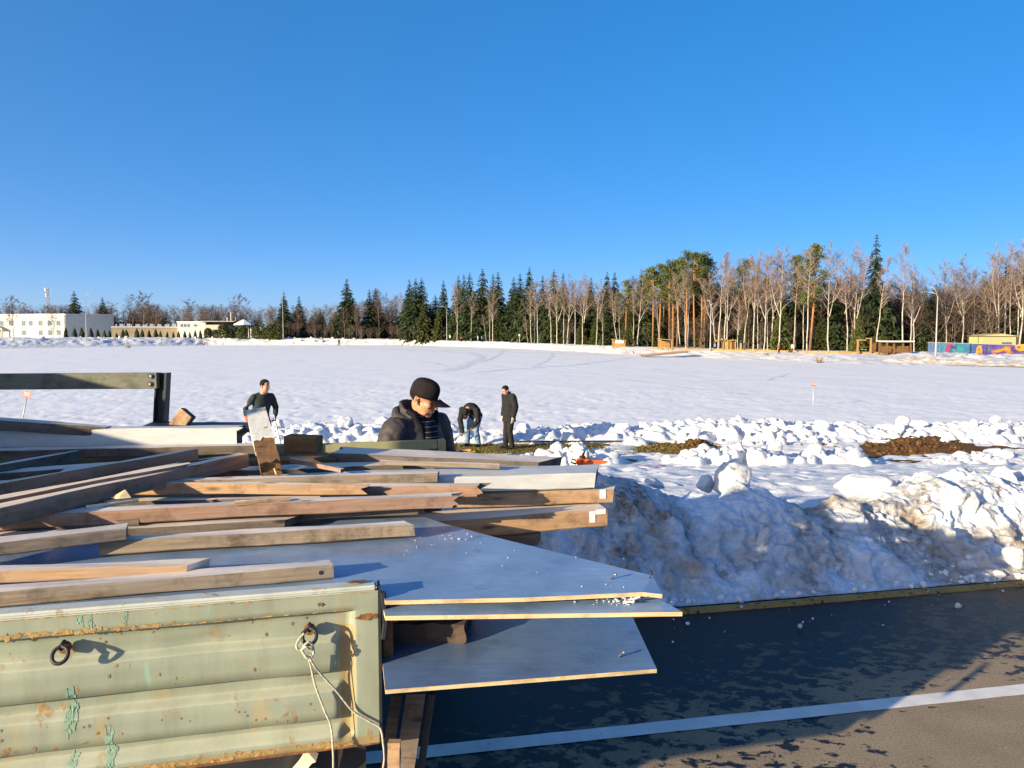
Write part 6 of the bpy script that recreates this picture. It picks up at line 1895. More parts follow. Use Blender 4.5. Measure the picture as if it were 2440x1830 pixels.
# timber propped under the bed at the tail, and rotten stump behind the sheets
for i, (pt, pb2, yd, w, t_, m, lab) in enumerate([((992, 1648), (962, 1850), 2.02, .052, .03, 'wood_old', 'grey board propped upright under the lowest sheet'),
        ((1030, 1646), (1000, 1850), 2.06, .018, .05, 'iron_dark', 'narrow black strip standing right of the propped grey board'),
        ((945, 1650), (918, 1850), 2.05, .030, .03, 'wood_old', 'dark slat standing left of the propped grey board'),
        ((940, 1766), (938, 1850), 1.80, .030, .02, 'wood_tan', 'sunlit yellow board end below the corner of the side board'),
        ((740, 1800), (700, 1850), 1.86, .035, .03, 'wood_pale', 'splintered plank end under the side board'),
        ((812, 1775), (795, 1850), 1.95, .022, .03, 'wood_rose', 'reddish slat end hanging under the side board')]):
    a, b = atY(*pt, yd), atY(*pb2, yd - (.02 if i < 3 else .0))
    dv = (b - a).normalized(); b = b + dv * (.10 if i < 3 else .06)
    bm = bmesh.new(); n = 8; rows_ = []
    g = random.Random(i)
    for k in range(n + 1):
        p = a.lerp(b, k / n); rows_.append([bm.verts.new(p + Vector((x * w / 2 + g.uniform(-.001, .001), y * t_ / 2, (g.uniform(-.012, .012) if k == 0 and i > 3 else 0)))) for x, y in ((-1, -1), (1, -1), (1, 1), (-1, 1))])
    for r1, r2 in zip(rows_, rows_[1:]):
        for k in range(4): bm.faces.new((r1[k], r1[(k + 1) % 4], r2[(k + 1) % 4], r2[k]))
    bm.faces.new(rows_[0][::-1]); bm.faces.new(rows_[-1])
    tag(obj('propped_board', bm, M[m]), lab, 'board', 'boards hanging under the bed')
c = atY(1030, 1514, 2.06); bm = bmesh.new()
bx(bm, -.115, .10, -.075, .25, -.062, .062); bmesh.ops.subdivide_edges(bm, edges=list(bm.edges), cuts=9, use_grid_fill=True)
V = np.array([v.co[:] for v in bm.verts]); dn = fbm3(V[:, 0] * 22, V[:, 1] * 22, V[:, 2] * 22, 4, 5, .6)
for v, q in zip(bm.verts, dn): v.co += v.co.normalized() * float(q) * .016
tag(obj('rotten_beam', bm, M['bark_dark'], loc=c), 'crumbling black rotten beam end wedged between the sheets', 'beam')
# details on single boards
o = B['b13']; L13 = max(v.co.x for v in o.data.vertices)
nail(o, L13 - .01, .03, -.03, (1, -.3, -.35), .06)
bm = bmesh.new(); bx(bm, L13 - .085, L13 - .060, -.0025, .0, -.036, .0012); obj('paper_scrap', bm, M['tape'], o)
o = B['b14']; L14 = max(v.co.x for v in o.data.vertices)
nail(o, L14 - .025, .02, -.066, (.1, -.1, -1), .05); nail(o, L14 - .012, .03, -.066, (.05, 0, -1), .035)
bm = bmesh.new(); bx(bm, L14 - .075, L14 - .052, -.0025, .0, -.05, -.004); obj('paper_scrap', bm, M['tape'], o)
bm = bmesh.new(); bx(bm, L14 - .050, L14 - .008, -.0028, .0, -.018, .001); obj('paper_scrap', bm, M['tape'], o)
o = B['b15']; nail(o, .12, .02, -.0, (.1, 0, 1), .05, .0025, 'chip')
o = B['b20']; L20 = max(v.co.x for v in o.data.vertices)
bm = bmesh.new(); lathe(bm, [(.006, -.0005), (.006, .0012)], 14, Matrix.Rotation(R(90), 4, 'X')); q = obj('bolt_hole', bm, M['iron_dark'], o); q.location = (L20 - .034, 0, -.018)
# ================================================================== PEOPLE
def remeshed(bm, voxel, smooth_it=6, folds=0.0, fscale=9, seed=0):
    me = bpy.data.meshes.new('tmp'); bm.to_mesh(me); bm.free()
    o = bpy.data.objects.new('tmp', me); COL.objects.link(o)
    r = o.modifiers.new('r', 'REMESH'); r.mode = 'VOXEL'; r.voxel_size = voxel; r.use_smooth_shade = True
    if smooth_it:
        s = o.modifiers.new('s', 'SMOOTH'); s.factor = .5; s.iterations = smooth_it
    dg = bpy.context.evaluated_depsgraph_get()
    out = bpy.data.meshes.new_from_object(o.evaluated_get(dg))
    bpy.data.objects.remove(o); bpy.data.meshes.remove(me)
    if folds:
        n = len(out.vertices); c = np.zeros(n * 3); out.vertices.foreach_get('co', c); c = c.reshape(-1, 3)
        nn = np.zeros(n * 3); out.vertices.foreach_get('normal', nn); nn = nn.reshape(-1, 3)
        w = 1 - 2 * np.abs(noise3(c[:, 0] * fscale + c[:, 2] * fscale * .5, c[:, 1] * fscale - c[:, 2] * fscale * .4, c[:, 2] * fscale * .8, seed))
        w = w + .5 * (1 - 2 * np.abs(noise3(c[:, 0] * fscale * 2.3, c[:, 1] * fscale * 2.3 + c[:, 2] * fscale, c[:, 2] * fscale * 1.6, seed + 1)))
        c = c + nn * (w * folds)[:, None]
        out.vertices.foreach_set('co', c.ravel()); out.update()
    out.polygons.foreach_set('use_smooth', np.ones(len(out.polygons), bool))
    return out
def V3(*a): return Vector(a)
def hand(bm, W, d, nrm, thumb, curl=.5, s=1.0):
    d = d.normalized(); ac = d.cross(nrm).normalized(); nrm = ac.cross(d).normalized()
    ball(bm, W + d * .045 * s, (.050 * s, .040 * s, .017 * s), 2, Matrix((d, ac, nrm)).transposed().to_4x4())
    for k, (off, ln) in enumerate(((-.030, .9), (-.010, 1.05), (.010, 1.0), (.029, .78))):
        p = W + d * .080 * s + ac * off * s * thumb; q = d.copy(); pts = [p]
        for seg in (.036, .026, .021):
            q = (Matrix.Rotation(curl * .75, 3, ac) @ q)
            p = p + q * seg * ln * s; pts.append(p)
        tube(bm, pts, [.0095 * s, .009 * s, .008 * s, .0065 * s], 8)
    p = W + d * .03 * s - ac * .034 * s * thumb
    q = (d * .7 - ac * thumb * .75 + nrm * .3).normalized()
    tube(bm, [p, p + q * .035 * s, p + q * .035 * s + (q + d).normalized() * .028 * s], [.012 * s, .0105 * s, .008 * s], 8)
def head_shape(bm, H, Rm, neck_from, detail=True):
    T = Matrix.Translation(H) @ Rm.to_4x4()
    def el(c, r, sub=2, rot=None): ball(bm, (0, 0, 0), r, sub, None) if False else bmesh.ops.create_icosphere(bm, subdivisions=sub, radius=1, matrix=T @ Matrix.Translation(Vector(c)) @ (rot.to_matrix().to_4x4() if rot else Matrix()) @ Matrix.Diagonal((*r, 1)))
    el((-.012, 0, .032), (.097, .077, .088), 3)
    el((.022, 0, -.035), (.070, .063, .085), 3)
    el((.048, 0, -.094), (.034, .036, .027))
    el((.030, .036, -.075), (.040, .020, .030)); el((.030, -.036, -.075), (.040, .020, .030))
    if detail:
        el((.094, 0, -.014), (.014, .010, .032), 2, Euler((0, -.35, 0))); el((.103, 0, -.034), (.013, .016, .011))
        el((.066, .026, .020), (.018, .024, .010)); el((.066, -.026, .020), (.018, .024, .010))
        el((.062, .042, -.022), (.026, .022, .022)); el((.062, -.042, -.022), (.026, .022, .022))
        el((.084, 0, -.062), (.010, .024, .006)); el((.082, 0, -.072), (.010, .020, .006))
    for s in (1, -1):
        el((-.008, .076 * s, -.008), (.017, .005, .030), 2, Euler((0, .15, .35 * s)))
        el((-.018, .084 * s, -.002), (.007, .007, .027), 2, Euler((0, .15, .5 * s))); el((.000, .080 * s, -.034), (.009, .006, .010), 2)
    tube(bm, [neck_from, neck_from.lerp(H, .5), H + Rm @ V3(-.022, 0, -.03)], [.066, .056, .058], 14)
def figure(name, label, loc, yaw, J, cloth_, voxel=.008, group=None, detail=True):
    root = tag(empty(name, loc, yaw), label, 'person', group)
    S = lambda k: Vector(J[k])
    P, Wt, Cc, Nb, Hc = S('pelvis'), S('waist'), S('chest'), S('neck'), S('head')
    Rm = Euler((0, J.get('pitch', 0), 0)).to_matrix(); Rm = Euler((0, 0, J.get('turn', 0))).to_matrix() @ Rm
    side = (S('sl') - S('sr')).normalized(); hipside = Vector(J.get('hipside', (0, 1, 0))).normalized()
    hl, hr = P + hipside * .09, P - hipside * .09
    arms = (('l', S('sl'), S('el'), S('wl')), ('r', S('sr'), S('er'), S('wr')))
    legs = (('l', hl, S('kl'), S('al')), ('r', hr, S('kr'), S('ar')))
    toe = {k: Vector(J.get('toe' + k, (1, 0, 0))).normalized() for k in 'lr'}
    # body
    bm = bmesh.new()
    head_shape(bm, Hc, Rm, Nb - (Hc - Nb) * .2, detail)
    tube(bm, [P - (Wt - P) * .4, P, Wt, Cc, Nb.lerp(Cc, .35), Nb], [(.10, .08), (.15, .105), (.135, .095), (.165, .11), (.13, .08), (.06, .055)], 16, side=side)
    for k, a, b, c in arms:
        tube(bm, [a.lerp(Cc, .25), a, a.lerp(b, .5), b, b.lerp(c, .4), c], [.05, .054, .046, .038, .037, .026], 12)
        hd = Vector(J.get('hd' + k, c - b)); hn = Vector(J.get('hn' + k, side * (1 if k == 'r' else -1)))
        if not cloth_.get('glove_' + k): hand(bm, c, hd, hn, 1 if k == 'r' else -1, J.get('curl', .6))
    for k, a, b, c in legs:
        tube(bm, [P.lerp(a, .5), a, a.lerp(b, .5), b, b.lerp(c, .35), c], [.07, .082, .07, .052, .055, .036], 12)
        tube(bm, [c, c + V3(0, 0, -.045) + toe[k] * .02, c + V3(0, 0, -.06) + toe[k] * .14], [.036, .04, .03], 10)
    body = link('body', remeshed(bm, voxel, 3), root, M['skin'])
    # eyes and brows sit in the face
    T = Matrix.Translation(Hc) @ Rm.to_4x4()
    if detail:
        for s in (1, -1):
            bm = bmesh.new(); bmesh.ops.create_icosphere(bm, subdivisions=2, radius=1, matrix=T @ Matrix.Translation((.077, .028 * s, .000)) @ Matrix.Diagonal((.006, .009, .003, 1))); obj('eye', bm, M['hair'], body, True)
            if not cloth_.get('cap'):
                bm = bmesh.new(); bmesh.ops.create_icosphere(bm, subdivisions=2, radius=1, matrix=T @ Matrix.Translation((.081, .027 * s, .026)) @ Matrix.Diagonal((.004, .014, .003, 1))); obj('eyebrow', bm, M['brow'], body, True)
    # gloves
    for k, a, b, c in arms:
        if cloth_.get('glove_' + k):
            bm = bmesh.new(); hd = Vector(J.get('hd' + k, c - b)); hn = Vector(J.get('hn' + k, side * (1 if k == 'r' else -1)))
            hand(bm, c, hd, hn, 1 if k == 'r' else -1, J.get('curl', .6), 1.12)
            tube(bm, [c - (c - b).normalized() * .04, c + hd.normalized() * .02], [.040, .034], 12)
            link('glove', remeshed(bm, min(voxel, .007), 2), root, M[cloth_['glove_' + k]])
    # upper garment
    bm = bmesh.new(); tube(bm, [S('sr'), S('sr').lerp(S('sl'), .5) + V3(0, 0, .02), S('sl')], [.058, .075, .058], 12); hem = J.get('hem', .12); m = cloth_.get('loose', .022)
    low = P + (P - Wt).normalized() * hem
    tube(bm, [low, P, Wt, Cc, Nb.lerp(Cc, .30), Nb.lerp(Cc, .05)], [(.165 + m, .125 + m), (.165 + m, .125 + m), (.15 + m, .115 + m), (.175 + m, .125 + m), (.14 + m, .09 + m), (.075 + m * .5, .07 + m * .5)], 22, side=side)
    for k, a, b, c in arms:
        e = c - (c - b).normalized() * J.get('cuff', .0)
        ball(bm, a, .056 + m * .8, 2)
        tube(bm, [a, a.lerp(b, .25), a.lerp(b, .5), b, b.lerp(e, .5), e], [.056 + m * .8, .056 + m * .85, .052 + m * .85, .048 + m * .9, .044 + m * .8, .036 + m * .6], 14)
    for pts_, rad_ in cloth_.get('extra', ()): tube(bm, pts_, rad_, 12)
    link(cloth_.get('topname', 'jacket'), remeshed(bm, voxel * 1.15, cloth_.get('sm', 12), cloth_.get('folds', .006), cloth_.get('fscale', 9), 3), root, M[cloth_['top']])
    if cloth_.get('collar'):
        bm = bmesh.new(); cp_ = [Nb + V3(.075 * math.cos(a), .078 * math.sin(a), .012 - .035 * math.cos(a)) for a in [R(30 + 300 * i / 14) for i in range(15)]]
        tube(bm, cp_, [(.020, .014)] * 15, 10); link('collar', remeshed(bm, .006, 2), root, M[cloth_['top']])
    # trousers
    bm = bmesh.new()
    tube(bm, [P - (Wt - P).normalized() * .08, P, P.lerp(Wt, .5)], [(.15, .11), (.165, .12), (.15, .115)], 18, side=hipside)
    for k, a, b, c in legs:
        tube(bm, [P.lerp(a, .6), a, a.lerp(b, .5), b, b.lerp(c, .5), c + (c - b).normalized() * .02], [.09, .105, .092, .077, .074, .066], 14)
    link('trousers', remeshed(bm, voxel * 1.2, 5, .008, 8, 5), root, M[cloth_['legs']])
    for k, a, b, c in legs:
        bm = bmesh.new(); t = toe[k]
        tube(bm, [c + V3(0, 0, .05), c + V3(0, 0, -.02), c + V3(0, 0, -.035) + t * .06, c + V3(0, 0, -.045) + t * .15, c + V3(0, 0, -.05) + t * .20], [.05, .055, .052, .042, .022], 12, side=Vector((0, 0, 1)).cross(t) if abs(t.z) < .9 else None)
        bmesh.ops.scale(bm, vec=(1, 1, 1), verts=bm.verts)
        bx(bm, -.075, .21, -.042, .042, -.082, -.060, Matrix.Translation(c) @ Matrix.Rotation(math.atan2(t.y, t.x), 4, 'Z'))
        link('shoe', remeshed(bm, voxel * 1.1, 4), root, M['shoe'])
    # hair or cap
    if cloth_.get('hair', True):
        bm = bmesh.new()
        bmesh.ops.create_icosphere(bm, subdivisions=4, radius=1, matrix=Matrix.Translation((-.014, 0, .036)) @ Matrix.Diagonal((.104, .084, .094, 1)))
        dead = [v for v in bm.verts if v.co.z < .030 + (v.co.x) * .55 + (.03 if v.co.x > .04 else -.035)]
        bmesh.ops.delete(bm, geom=dead, context='VERTS')
        bmesh.ops.solidify(bm, geom=list(bm.faces), thickness=.012)
        bmesh.ops.transform(bm, matrix=T, verts=bm.verts); obj('hair', bm, M['hair'], body, True)
    if cloth_.get('cap'):
        cp = empty('cap', (0, 0, 0), 0, root)
        bm = bmesh.new(); nL, nA = 12, 36; rings = []
        for i in range(nL + 1):
            th = (i / nL) * 1.57
            row = []
            for k in range(nA):
                a = 6.283 * k / nA
                r = math.cos(th) ** .62
                fr = 1 + .09 * max(0, math.cos(a)) * math.sin(min(th * 2, 3.1))
                seam = 1 - .012 * (abs(math.sin(3 * a)) < .10)
                row.append(bm.verts.new((-.008 + .099 * r * math.cos(a) * fr * seam, .083 * r * math.sin(a) * seam, .036 + .096 * math.sin(th) ** .85)))
            rings.append(row)
        low = [bm.verts.new((v.co.x * 1.0, v.co.y * 1.0, v.co.z - .020)) for v in rings[0]]
        rings.insert(0, low)
        for a, b in zip(rings, rings[1:]):
            for k in range(nA): bm.faces.new((a[k], a[(k + 1) % nA], b[(k + 1) % nA], b[k]))
        bmesh.ops.solidify(bm, geom=list(bm.faces), thickness=.004)
        ball(bm, (-.010, 0, .133), (.010, .010, .006), 1)
        bmesh.ops.transform(bm, matrix=T, verts=bm.verts); obj('crown', bm, M['cap'], cp, True)
        bm = bmesh.new(); rows_ = []
        for i in range(7):
            t = i / 6; row = []
            for k in range(17):
                b = (k / 16 - .5) * 2.3
                x0, y0 = -.008 + .107 * math.cos(b * .78), .086 * math.sin(b * .78)
                ex = .100 * math.cos(b * .55)
                row.append(bm.verts.new((x0 + ex * t, y0 * (1 - .06 * t), .024 - .022 * (y0 / .083) ** 2 * t - .016 * t)))
            rows_.append(row)
        for a, b in zip(rows_, rows_[1:]):
            for k in range(16): bm.faces.new((a[k], a[k + 1], b[k + 1], b[k]))
        bmesh.ops.solidify(bm, geom=list(bm.faces), thickness=.005)
        bmesh.ops.transform(bm, matrix=T, verts=bm.verts); obj('visor', bm, M['cap'], cp, True)
    return root, body, T
# ---- man in the cap behind the truck
d = 4.97
nk = atY(992, 1010, d)
J4 = dict(pelvis=(-.02, 0, .93), waist=(-.02, 0, 1.08), chest=(.0, 0, 1.28), neck=(.015, 0, 1.46), head=(.080, -.005, 1.577), pitch=R(17), turn=R(14),
          sl=(.01, .20, 1.385), sr=(.01, -.20, 1.385), el=(.02, .27, 1.10), er=(-.02, -.32, 1.12), wl=(.20, .24, .93), wr=(.19, -.25, .93),
          kl=(.03, .10, .50), kr=(.03, -.10, .50), al=(.0, .11, .085), ar=(.0, -.11, .085), hem=.12, curl=.7)
zf4 = 0.0
r4, body4, T4 = figure('person', 'man in dark cap and open hooded jacket looking down behind the truck',
    (nk.x, nk.y, zf4), R(-38), J4, dict(top='jacket', legs='trouser_black', cap=True, hair=False, loose=.034, folds=.005, fscale=15, sm=14, extra=[([(.10, .07, 1.385), (.05, .115, 1.42), (-.05, .125, 1.46), (-.11, .07, 1.485), (-.125, 0, 1.49), (-.11, -.07, 1.485), (-.05, -.125, 1.46), (.05, -.115, 1.42), (.10, -.07, 1.385)], [.016, .024, .032, .036, .038, .036, .032, .024, .016]), ([(-.05, .10, 1.41), (-.14, .07, 1.41), (-.155, 0, 1.40), (-.14, -.07, 1.41), (-.05, -.10, 1.41)], [.03, .042, .046, .042, .03])]), .005)
# short hair below the cap, hood, collar, knit front
bm = bmesh.new()
bmesh.ops.create_icosphere(bm, subdivisions=4, radius=1, matrix=Matrix.Translation((-.014, 0, .030)) @ Matrix.Diagonal((.095, .078, .086, 1)))
bmesh.ops.delete(bm, geom=[v for v in bm.verts if v.co.z > .045 or v.co.x > .0 or v.co.z < -.035 - v.co.x * .3], context='VERTS')
bmesh.ops.solidify(bm, geom=list(bm.faces), thickness=.006); bmesh.ops.transform(bm, matrix=T4, verts=bm.verts); obj('hair', bm, M['hair'], body4, True)
bm = bmesh.new()
tube(bm, [(.06, .095, 1.455), (-.02, .105, 1.50), (-.085, .06, 1.525), (-.10, 0, 1.53), (-.085, -.06, 1.525), (-.02, -.105, 1.50), (.06, -.095, 1.455)], [(.018, .008), (.026, .009), (.032, .010), (.034, .010), (.032, .010), (.026, .009), (.018, .008)], 10, side=(0, 0, 1))
link('hood', remeshed(bm, .005, 4, .004, 18, 8), r4, M['jacket'])
# shade of the ear hollow, painted as a dark spot
bm = bmesh.new(); bmesh.ops.create_icosphere(bm, subdivisions=2, radius=1, matrix=T4 @ Matrix.Translation((-.004, -.0835, -.006)) @ Euler((0, .15, -.35)).to_matrix().to_4x4() @ Matrix.Diagonal((.005, .002, .010, 1))); obj('ear_shade', bm, M['brow'], body4, True)
bm = bmesh.new()
tube(bm, [(.115, .055, 1.30), (.11, .075, 1.40), (.085, .10, 1.48), (.03, .11, 1.505)], [.014, .017, .018, .016], 8)
tube(bm, [(.135, -.060, 1.28), (.115, -.075, 1.40), (.085, -.10, 1.47), (.03, -.11, 1.50)], [.014, .017, .018, .016], 8)
link('collar', remeshed(bm, .005, 3, .003, 9, 8), r4, M['jacket_in'])
bm = bmesh.new()
tube(bm, [(.115, .0, .92), (.145, .0, 1.10), (.150, .0, 1.26), (.115, .0, 1.40), (.075, 0, 1.455)], [(.058, .035), (.062, .035), (.066, .035), (.070, .035), (.06, .03)], 16, side=(0, 1, 0))
link('sweater', remeshed(bm, .006, 4), r4, M['striped'])
bm = bmesh.new(); tube(bm, [(.162, -.075, 1.30), (.178, -.080, 1.15), (.172, -.085, .95)], .008, 6); obj('zip', bm, M['jacket_in'], r4, True)
bm = bmesh.new(); tube(bm, [(.158, .078, 1.30), (.176, .082, 1.15), (.170, .085, .95)], .008, 6); obj('zip', bm, M['jacket_in'], r4, True)

# ---- worker with the shovel, left
d = 14.6
gx = wob(620, d); gz = ground_h(gx, d) + .05
J1 = dict(pelvis=(-.06, 0, .93), waist=(-.03, 0, 1.09), chest=(.05, 0, 1.30), neck=(.11, 0, 1.47), head=(.17, .01, 1.60), pitch=R(12), turn=R(22),
          sl=(.07, .18, 1.39), sr=(.07, -.18, 1.39), el=(.06, .27, 1.16), er=(-.04, -.29, 1.17), wl=(.22, .18, 1.03), wr=(.07, -.33, 1.02),
          kl=(.05, .12, .50), kr=(.02, -.12, .50), al=(-.02, .14, .085), ar=(-.05, -.14, .085), hem=.02, curl=.9, hdl=(.3, -.2, -.8), hdr=(.2, 0, -1))
r1, _, _ = figure('person', 'dark-haired man in a black sweater with an orange glove, holding a shovel', (gx, d, gz - .01), R(-48), J1,
    dict(top='sweater', topname='sweater', legs='trouser_khaki', glove_r='orange_glove', glove_l='cloth_black', loose=.010, folds=.005), .009)
bpy.context.view_layer.update()
hw = r1.matrix_world @ Vector((.27, .15, .95))
sh = tag(empty('shovel'), 'snow shovel with a black scoop in the hand of the man in the sweater', 'shovel')
tip = Vector((wob(664, d - .05), d - .05, gz + .46)); foot = Vector((wob(670, d - .1), d - .1, gz + .02))
bm = bmesh.new(); tube(bm, [hw + (hw - tip).normalized() * .10, tip, tip.lerp(foot, .3)], .016, 8); obj('handle', bm, M['galv'], sh, True)
bm = bmesh.new(); n = 8; rows_ = []
for i in range(7):
    t = i / 6; c = tip.lerp(foot, t) + Vector((0, -.03 * math.sin(t * 3.1), 0)); row = []
    for k in range(n + 1):
        u = k / n * 2 - 1; row.append(bm.verts.new(c + Vector((u * (.13 + .05 * t), .06 * u * u - .03, 0))))
    rows_.append(row)
for a, b in zip(rows_, rows_[1:]):
    for k in range(n): bm.faces.new((a[k], a[k + 1], b[k + 1], b[k]))
bmesh.ops.solidify(bm, geom=list(bm.faces), thickness=.012); obj('scoop', bm, M['black_plastic'], sh, True)

# ---- standing man looking down
d = 19.75
gx = wob(1212, d); gz = float(base_z(np.array(d))) + .055
J3 = dict(pelvis=(-.02, 0, .94), waist=(-.02, 0, 1.10), chest=(-.01, 0, 1.31), neck=(.03, 0, 1.47), head=(.095, 0, 1.565), pitch=R(38), turn=0,
          sl=(.0, .21, 1.41), sr=(.0, -.21, 1.41), el=(-.05, .26, 1.13), er=(-.05, -.26, 1.13), wl=(.03, .26, .87), wr=(.03, -.25, .87),
          kl=(.02, .10, .50), kr=(.02, -.10, .50), al=(-.03, .11, .085), ar=(.03, -.11, .085), hem=.20, curl=.5, hdl=(.1, 0, -1), hdr=(.1, 0, -1))
figure('person', 'man in black jacket and trousers standing with bowed head beside the trench', (gx, d, gz), R(-148), J3,
    dict(top='cloth_black', legs='trouser_black', collar=True, glove_r='glove_pale', glove_l='glove_pale', loose=.035, folds=.008), .009)
# ---- bending man
d = 20.15
gx = wob(1124, d); gz = float(base_z(np.array(d))) + .055
J2 = dict(pelvis=(-.22, 0, .83), waist=(-.13, 0, .97), chest=(.08, 0, 1.06), neck=(.25, 0, 1.06), head=(.35, 0, .97), pitch=R(68), turn=0,
          sl=(.17, .21, 1.02), sr=(.17, -.21, 1.02), el=(.26, .30, .76), er=(.22, -.24, .74), wl=(.36, .16, .56), wr=(.34, -.12, .42),
          kl=(.02, .13, .47), kr=(-.02, -.15, .46), al=(-.10, .14, .085), ar=(-.13, -.20, .085), hem=.06, curl=1.0, hdl=(.3, -.4, -.8), hdr=(.4, -.2, -.8))
r2, _, _ = figure('person', 'man in black jacket, cap and blue jeans stooping over the trench with a pick', (gx, d, gz), R(-112), J2,
    dict(top='cloth_black', legs='jeans', cap=True, hair=False, loose=.03, folds=.008), .009)
bpy.context.view_layer.update()
pk = tag(empty('pick'), 'long-handled pick held by the stooping man', 'pick')
a = r2.matrix_world @ Vector((.42, .11, .50)); b = r2.matrix_world @ Vector((.44, -.15, .36))
dirp = (b - a).normalized(); e = b + dirp * .55
bm = bmesh.new(); tube(bm, [a - dirp * .3, e], .016, 8); obj('handle', bm, M['wood_old'], pk, True)
bm = bmesh.new(); tube(bm, [e + Vector((0, -.1, .14)), e + Vector((0, -.02, .03)), e + Vector((0, .06, -.16))], [.008, .022, .008], 6); obj('pick_head', bm, M['iron_dark'], pk, True)

# ---- far strollers
def stroller(px, py, d, h, label, top, legs, yaw):
    J = dict(pelvis=(0, 0, .93), waist=(0, 0, 1.08), chest=(0, 0, 1.3), neck=(.0, 0, 1.47), head=(.02, 0, 1.61), sl=(0, .19, 1.41), sr=(0, -.19, 1.41), el=(-.05, .24, 1.12), er=(.03, -.24, 1.12), wl=(.05, .23, .88), wr=(.13, -.23, .9),
             kl=(.12, .09, .5), kr=(-.03, -.09, .5), al=(.10, .10, .085), ar=(-.20, -.10, .10), hem=.14)
    p = atY(px, py, d)
    r, _, _ = figure('person', label, (p.x, p.y, p.z), yaw, J, dict(top=top, legs=legs, loose=.04, folds=0), .022, 'far strollers', False)
    r.scale = (h / 1.75,) * 3
M['coat_red'] = cloth('coat_red', (.34, .03, .03)); M['coat_pale'] = cloth('coat_pale', (.62, .62, .55)); M['coat_blue'] = cloth('coat_blue', (.12, .22, .40))
stroller(808, 823.5, 196, 1.7, 'tiny dark figure walking on the ice far away', 'cloth_black', 'trouser_black', 2.5)
stroller(1072, 812, 186, 1.6, 'tiny figure in a pale coat left of the first forest birch', 'coat_pale', 'trouser_black', .5)
stroller(1099, 813, 184, 1.2, 'tiny child in red under the first forest birch', 'coat_red', 'trouser_black', 1.5)
stroller(1139, 814, 182, 1.5, 'tiny figure in a white coat between two birches', 'coat_pale', 'jeans', 3)
stroller(1148, 814, 182, 1.5, 'tiny figure in a blue coat beside the white one', 'coat_blue', 'trouser_black', 0)
stroller(1703, 836, 108, 1.2, 'tiny dark figure beside the log playhouse', 'coat_blue', 'trouser_black', .3)
stroller(1856, 842, 97, 1.3, 'tiny figure in a dark red coat on the promenade', 'coat_red', 'trouser_black', 2.9)
stroller(1887, 840, 97, 1.2, 'tiny figure in a pale coat on the promenade', 'coat_pale', 'trouser_black', .2)

# ================================================================== SMALL THINGS
def warning_sign(px_b, py_b, px_t, py_t, d, w, h, label, tilt):
    b, t_ = atY(px_b, py_b, d), atY(px_t, py_t, d)
    root = tag(empty('warning_sign', b), label, 'sign')
    v = t_ - b
    bm = bmesh.new(); tube(bm, [(0, 0, -.4), v], .018, 8); obj('post', bm, M['galv'], root, True)
    s = empty('sign_plate', v + Vector((0, -.025, .0)), 0, root); s.rotation_euler = (0, tilt, R(-8))
    bm = bmesh.new(); bx(bm, -w / 2, w / 2, -.004, .004, -h * .2, h * .8); bevel(bm, .003, 1); obj('plate', bm, M['sign_red'], s)
    for k, (z, ww) in enumerate(((.58, .72), (.36, .6), (.14, .68))):
        g = random.Random(k)
        x = -ww * w / 2
        bm = bmesh.new()
        while x < ww * w / 2:
            l = g.uniform(.02, .05) * w / .3; bx(bm, x, x + l, -.0075, -.0055, z * h - .05 * h, z * h + .06 * h); x += l * 1.35
        obj('lettering', bm, M['sign_white'], s)
warning_sign(46, 1004, 64, 944, 23.6, .30, .20, 'red warning sign on a leaning thin post at the left edge of the pond', R(14))
warning_sign(1938, 969, 1938, 918, 33, .17, .20, 'red warning sign on an upright thin post out on the ice at right', 0)
# chainsaw
d = 16.4; gx = wob(1392, d)
p = Vector((gx, d, ground_h(gx, d) + .02))
cs = tag(empty('chainsaw', p, R(4)), 'orange chainsaw lying on the snow beyond the end of the white plank', 'chainsaw')
bm = bmesh.new(); bx(bm, -.17, .13, -.10, .10, 0, .15); bevel(bm, .035, 3); obj('body', bm, M['orange_plastic'], cs, True)
bm = bmesh.new(); tube(bm, [(-.15, 0, .10), (-.26, 0, .14), (-.27, 0, .06), (-.16, 0, .03)], .022, 8); obj('rear_handle', bm, M['black_plastic'], cs, True)
bm = bmesh.new(); tube(bm, [(-.06, -.11, .08), (-.04, -.10, .25), (.02, .0, .29), (.02, .11, .22), (0, .11, .06)], .016, 8); obj('front_handle', bm, M['black_plastic'], cs, True)
bm = bmesh.new(); bx(bm, .09, .11, -.10, .10, .15, .30); bevel(bm, .008, 1); obj('hand_guard', bm, M['black_plastic'], cs)
bm = bmesh.new(); bx(bm, -.10, .04, -.07, .07, .151, .21); bevel(bm, .02, 2); obj('top_cover', bm, M['black_plastic'], cs, True)
bm = bmesh.new(); prism(bm, [(.12, .0), (.48, .01), (.53, .04), (.48, .075), (.12, .09)], -.008, .008); bmesh.ops.transform(bm, matrix=Matrix.Rotation(R(90), 4, 'X') @ Matrix.Translation((0, .02, 0)), verts=bm.verts); obj('guide_bar', bm, M['orange_plastic'], cs)
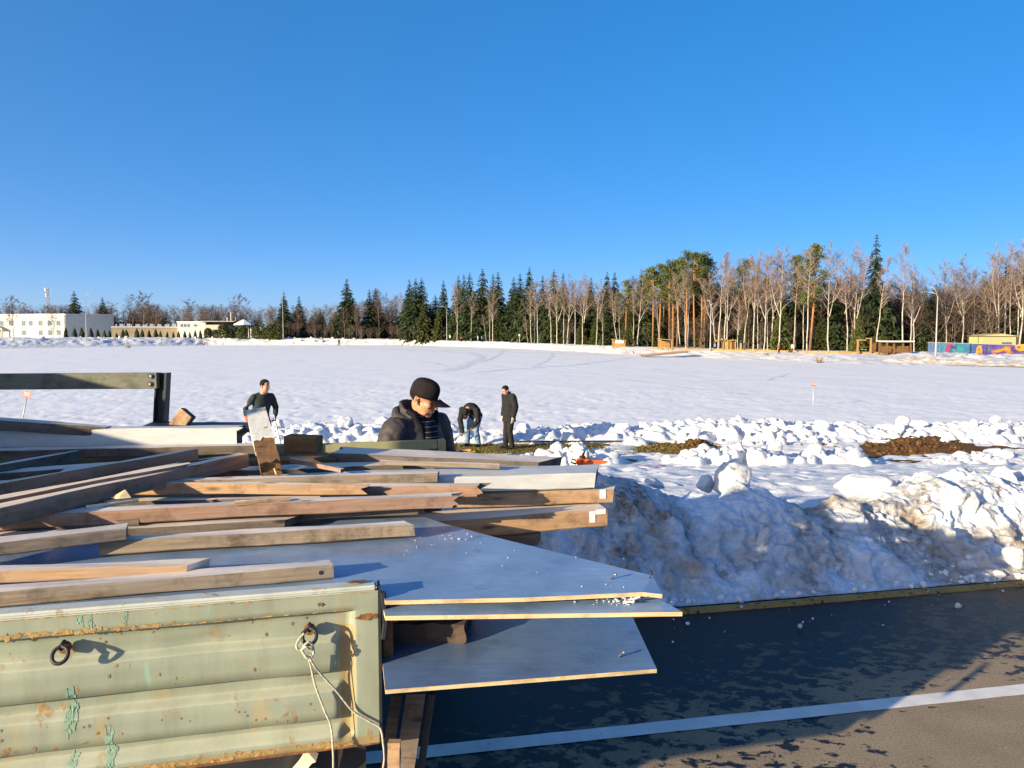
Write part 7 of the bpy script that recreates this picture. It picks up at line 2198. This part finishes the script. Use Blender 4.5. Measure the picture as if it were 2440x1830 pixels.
# scraps beside the trench
def scrap(px, py, d, L, w, rz, lab, mat='wood_new'):
    x = wob(px, d); z = ground_h(x, d) + .05
    if 960 < px < 1480: z = max(z, float(base_z(np.array(d))) + .08)
    bm = bmesh.new(); bx(bm, -L / 2, L / 2, -w / 2, w / 2, -.02, .02); bmesh.ops.subdivide_edges(bm, edges=[e for e in bm.edges if e.calc_length() > w * 1.5], cuts=5)
    g = random.Random(px)
    for v in bm.verts: v.co += Vector((g.uniform(-.02, .02), g.uniform(-.008, .008), g.uniform(-.008, .008)))
    o = obj('wood_scrap', bm, M[mat], loc=(x, d, z)); o.rotation_euler = (g.uniform(-.2, .2), g.uniform(-.25, .1), rz)
    tag(o, lab, 'wood scrap', 'splintered wood by the trench')
scrap(1090, 1060, 19.6, .5, .09, .3, 'splintered wood scrap left of the stooping man', 'wood_rot')
scrap(1105, 1070, 19.3, .45, .07, -.4, 'pale wood scrap at the feet of the stooping man')
scrap(1085, 1072, 19.0, .55, .10, .9, 'brown wood scrap nearest the truck corner', 'wood_rose')
scrap(1118, 1075, 19.1, .30, .05, .1, 'small pale stick in front of the stooping man')
scrap(1075, 1056, 19.9, .6, .06, -1.0, 'dark stick poking up left of the stooping man', 'wood_old')
# pipe along the edge of the trench
bm = bmesh.new(); pp = [Vector((wob(px, 20.75), 20.75 + k * .02, float(base_z(np.array(20.75))) + .12)) for k, px in enumerate((1225, 1320, 1420, 1520))]
tube(bm, spline(pp, 6), .025, 8); tag(obj('dark_pipe', bm, M['iron_dark'], smooth=True), 'thin dark pipe along the back edge of the cleared grass', 'pipe')
# red ribbon on the snow
bm = bmesh.new(); pts = [Vector((wob(px, y), y, ground_h(wob(px, y), y) + .025)) for px, y in ((1530, 16.3), (1545, 16.15), (1560, 16.25), (1575, 16.1), (1590, 16.2))]
pts = spline(pts, 6); vs = [(bm.verts.new(p + Vector((0, -.025, 0))), bm.verts.new(p + Vector((0, .025, .012)))) for p in pts]
for a, b in zip(vs, vs[1:]): bm.faces.new((a[0], b[0], b[1], a[1]))
bmesh.ops.solidify(bm, geom=list(bm.faces), thickness=.002)
tag(obj('red_ribbon', bm, M['sign_red']), 'strip of red barrier tape lying on the trodden snow', 'tape')
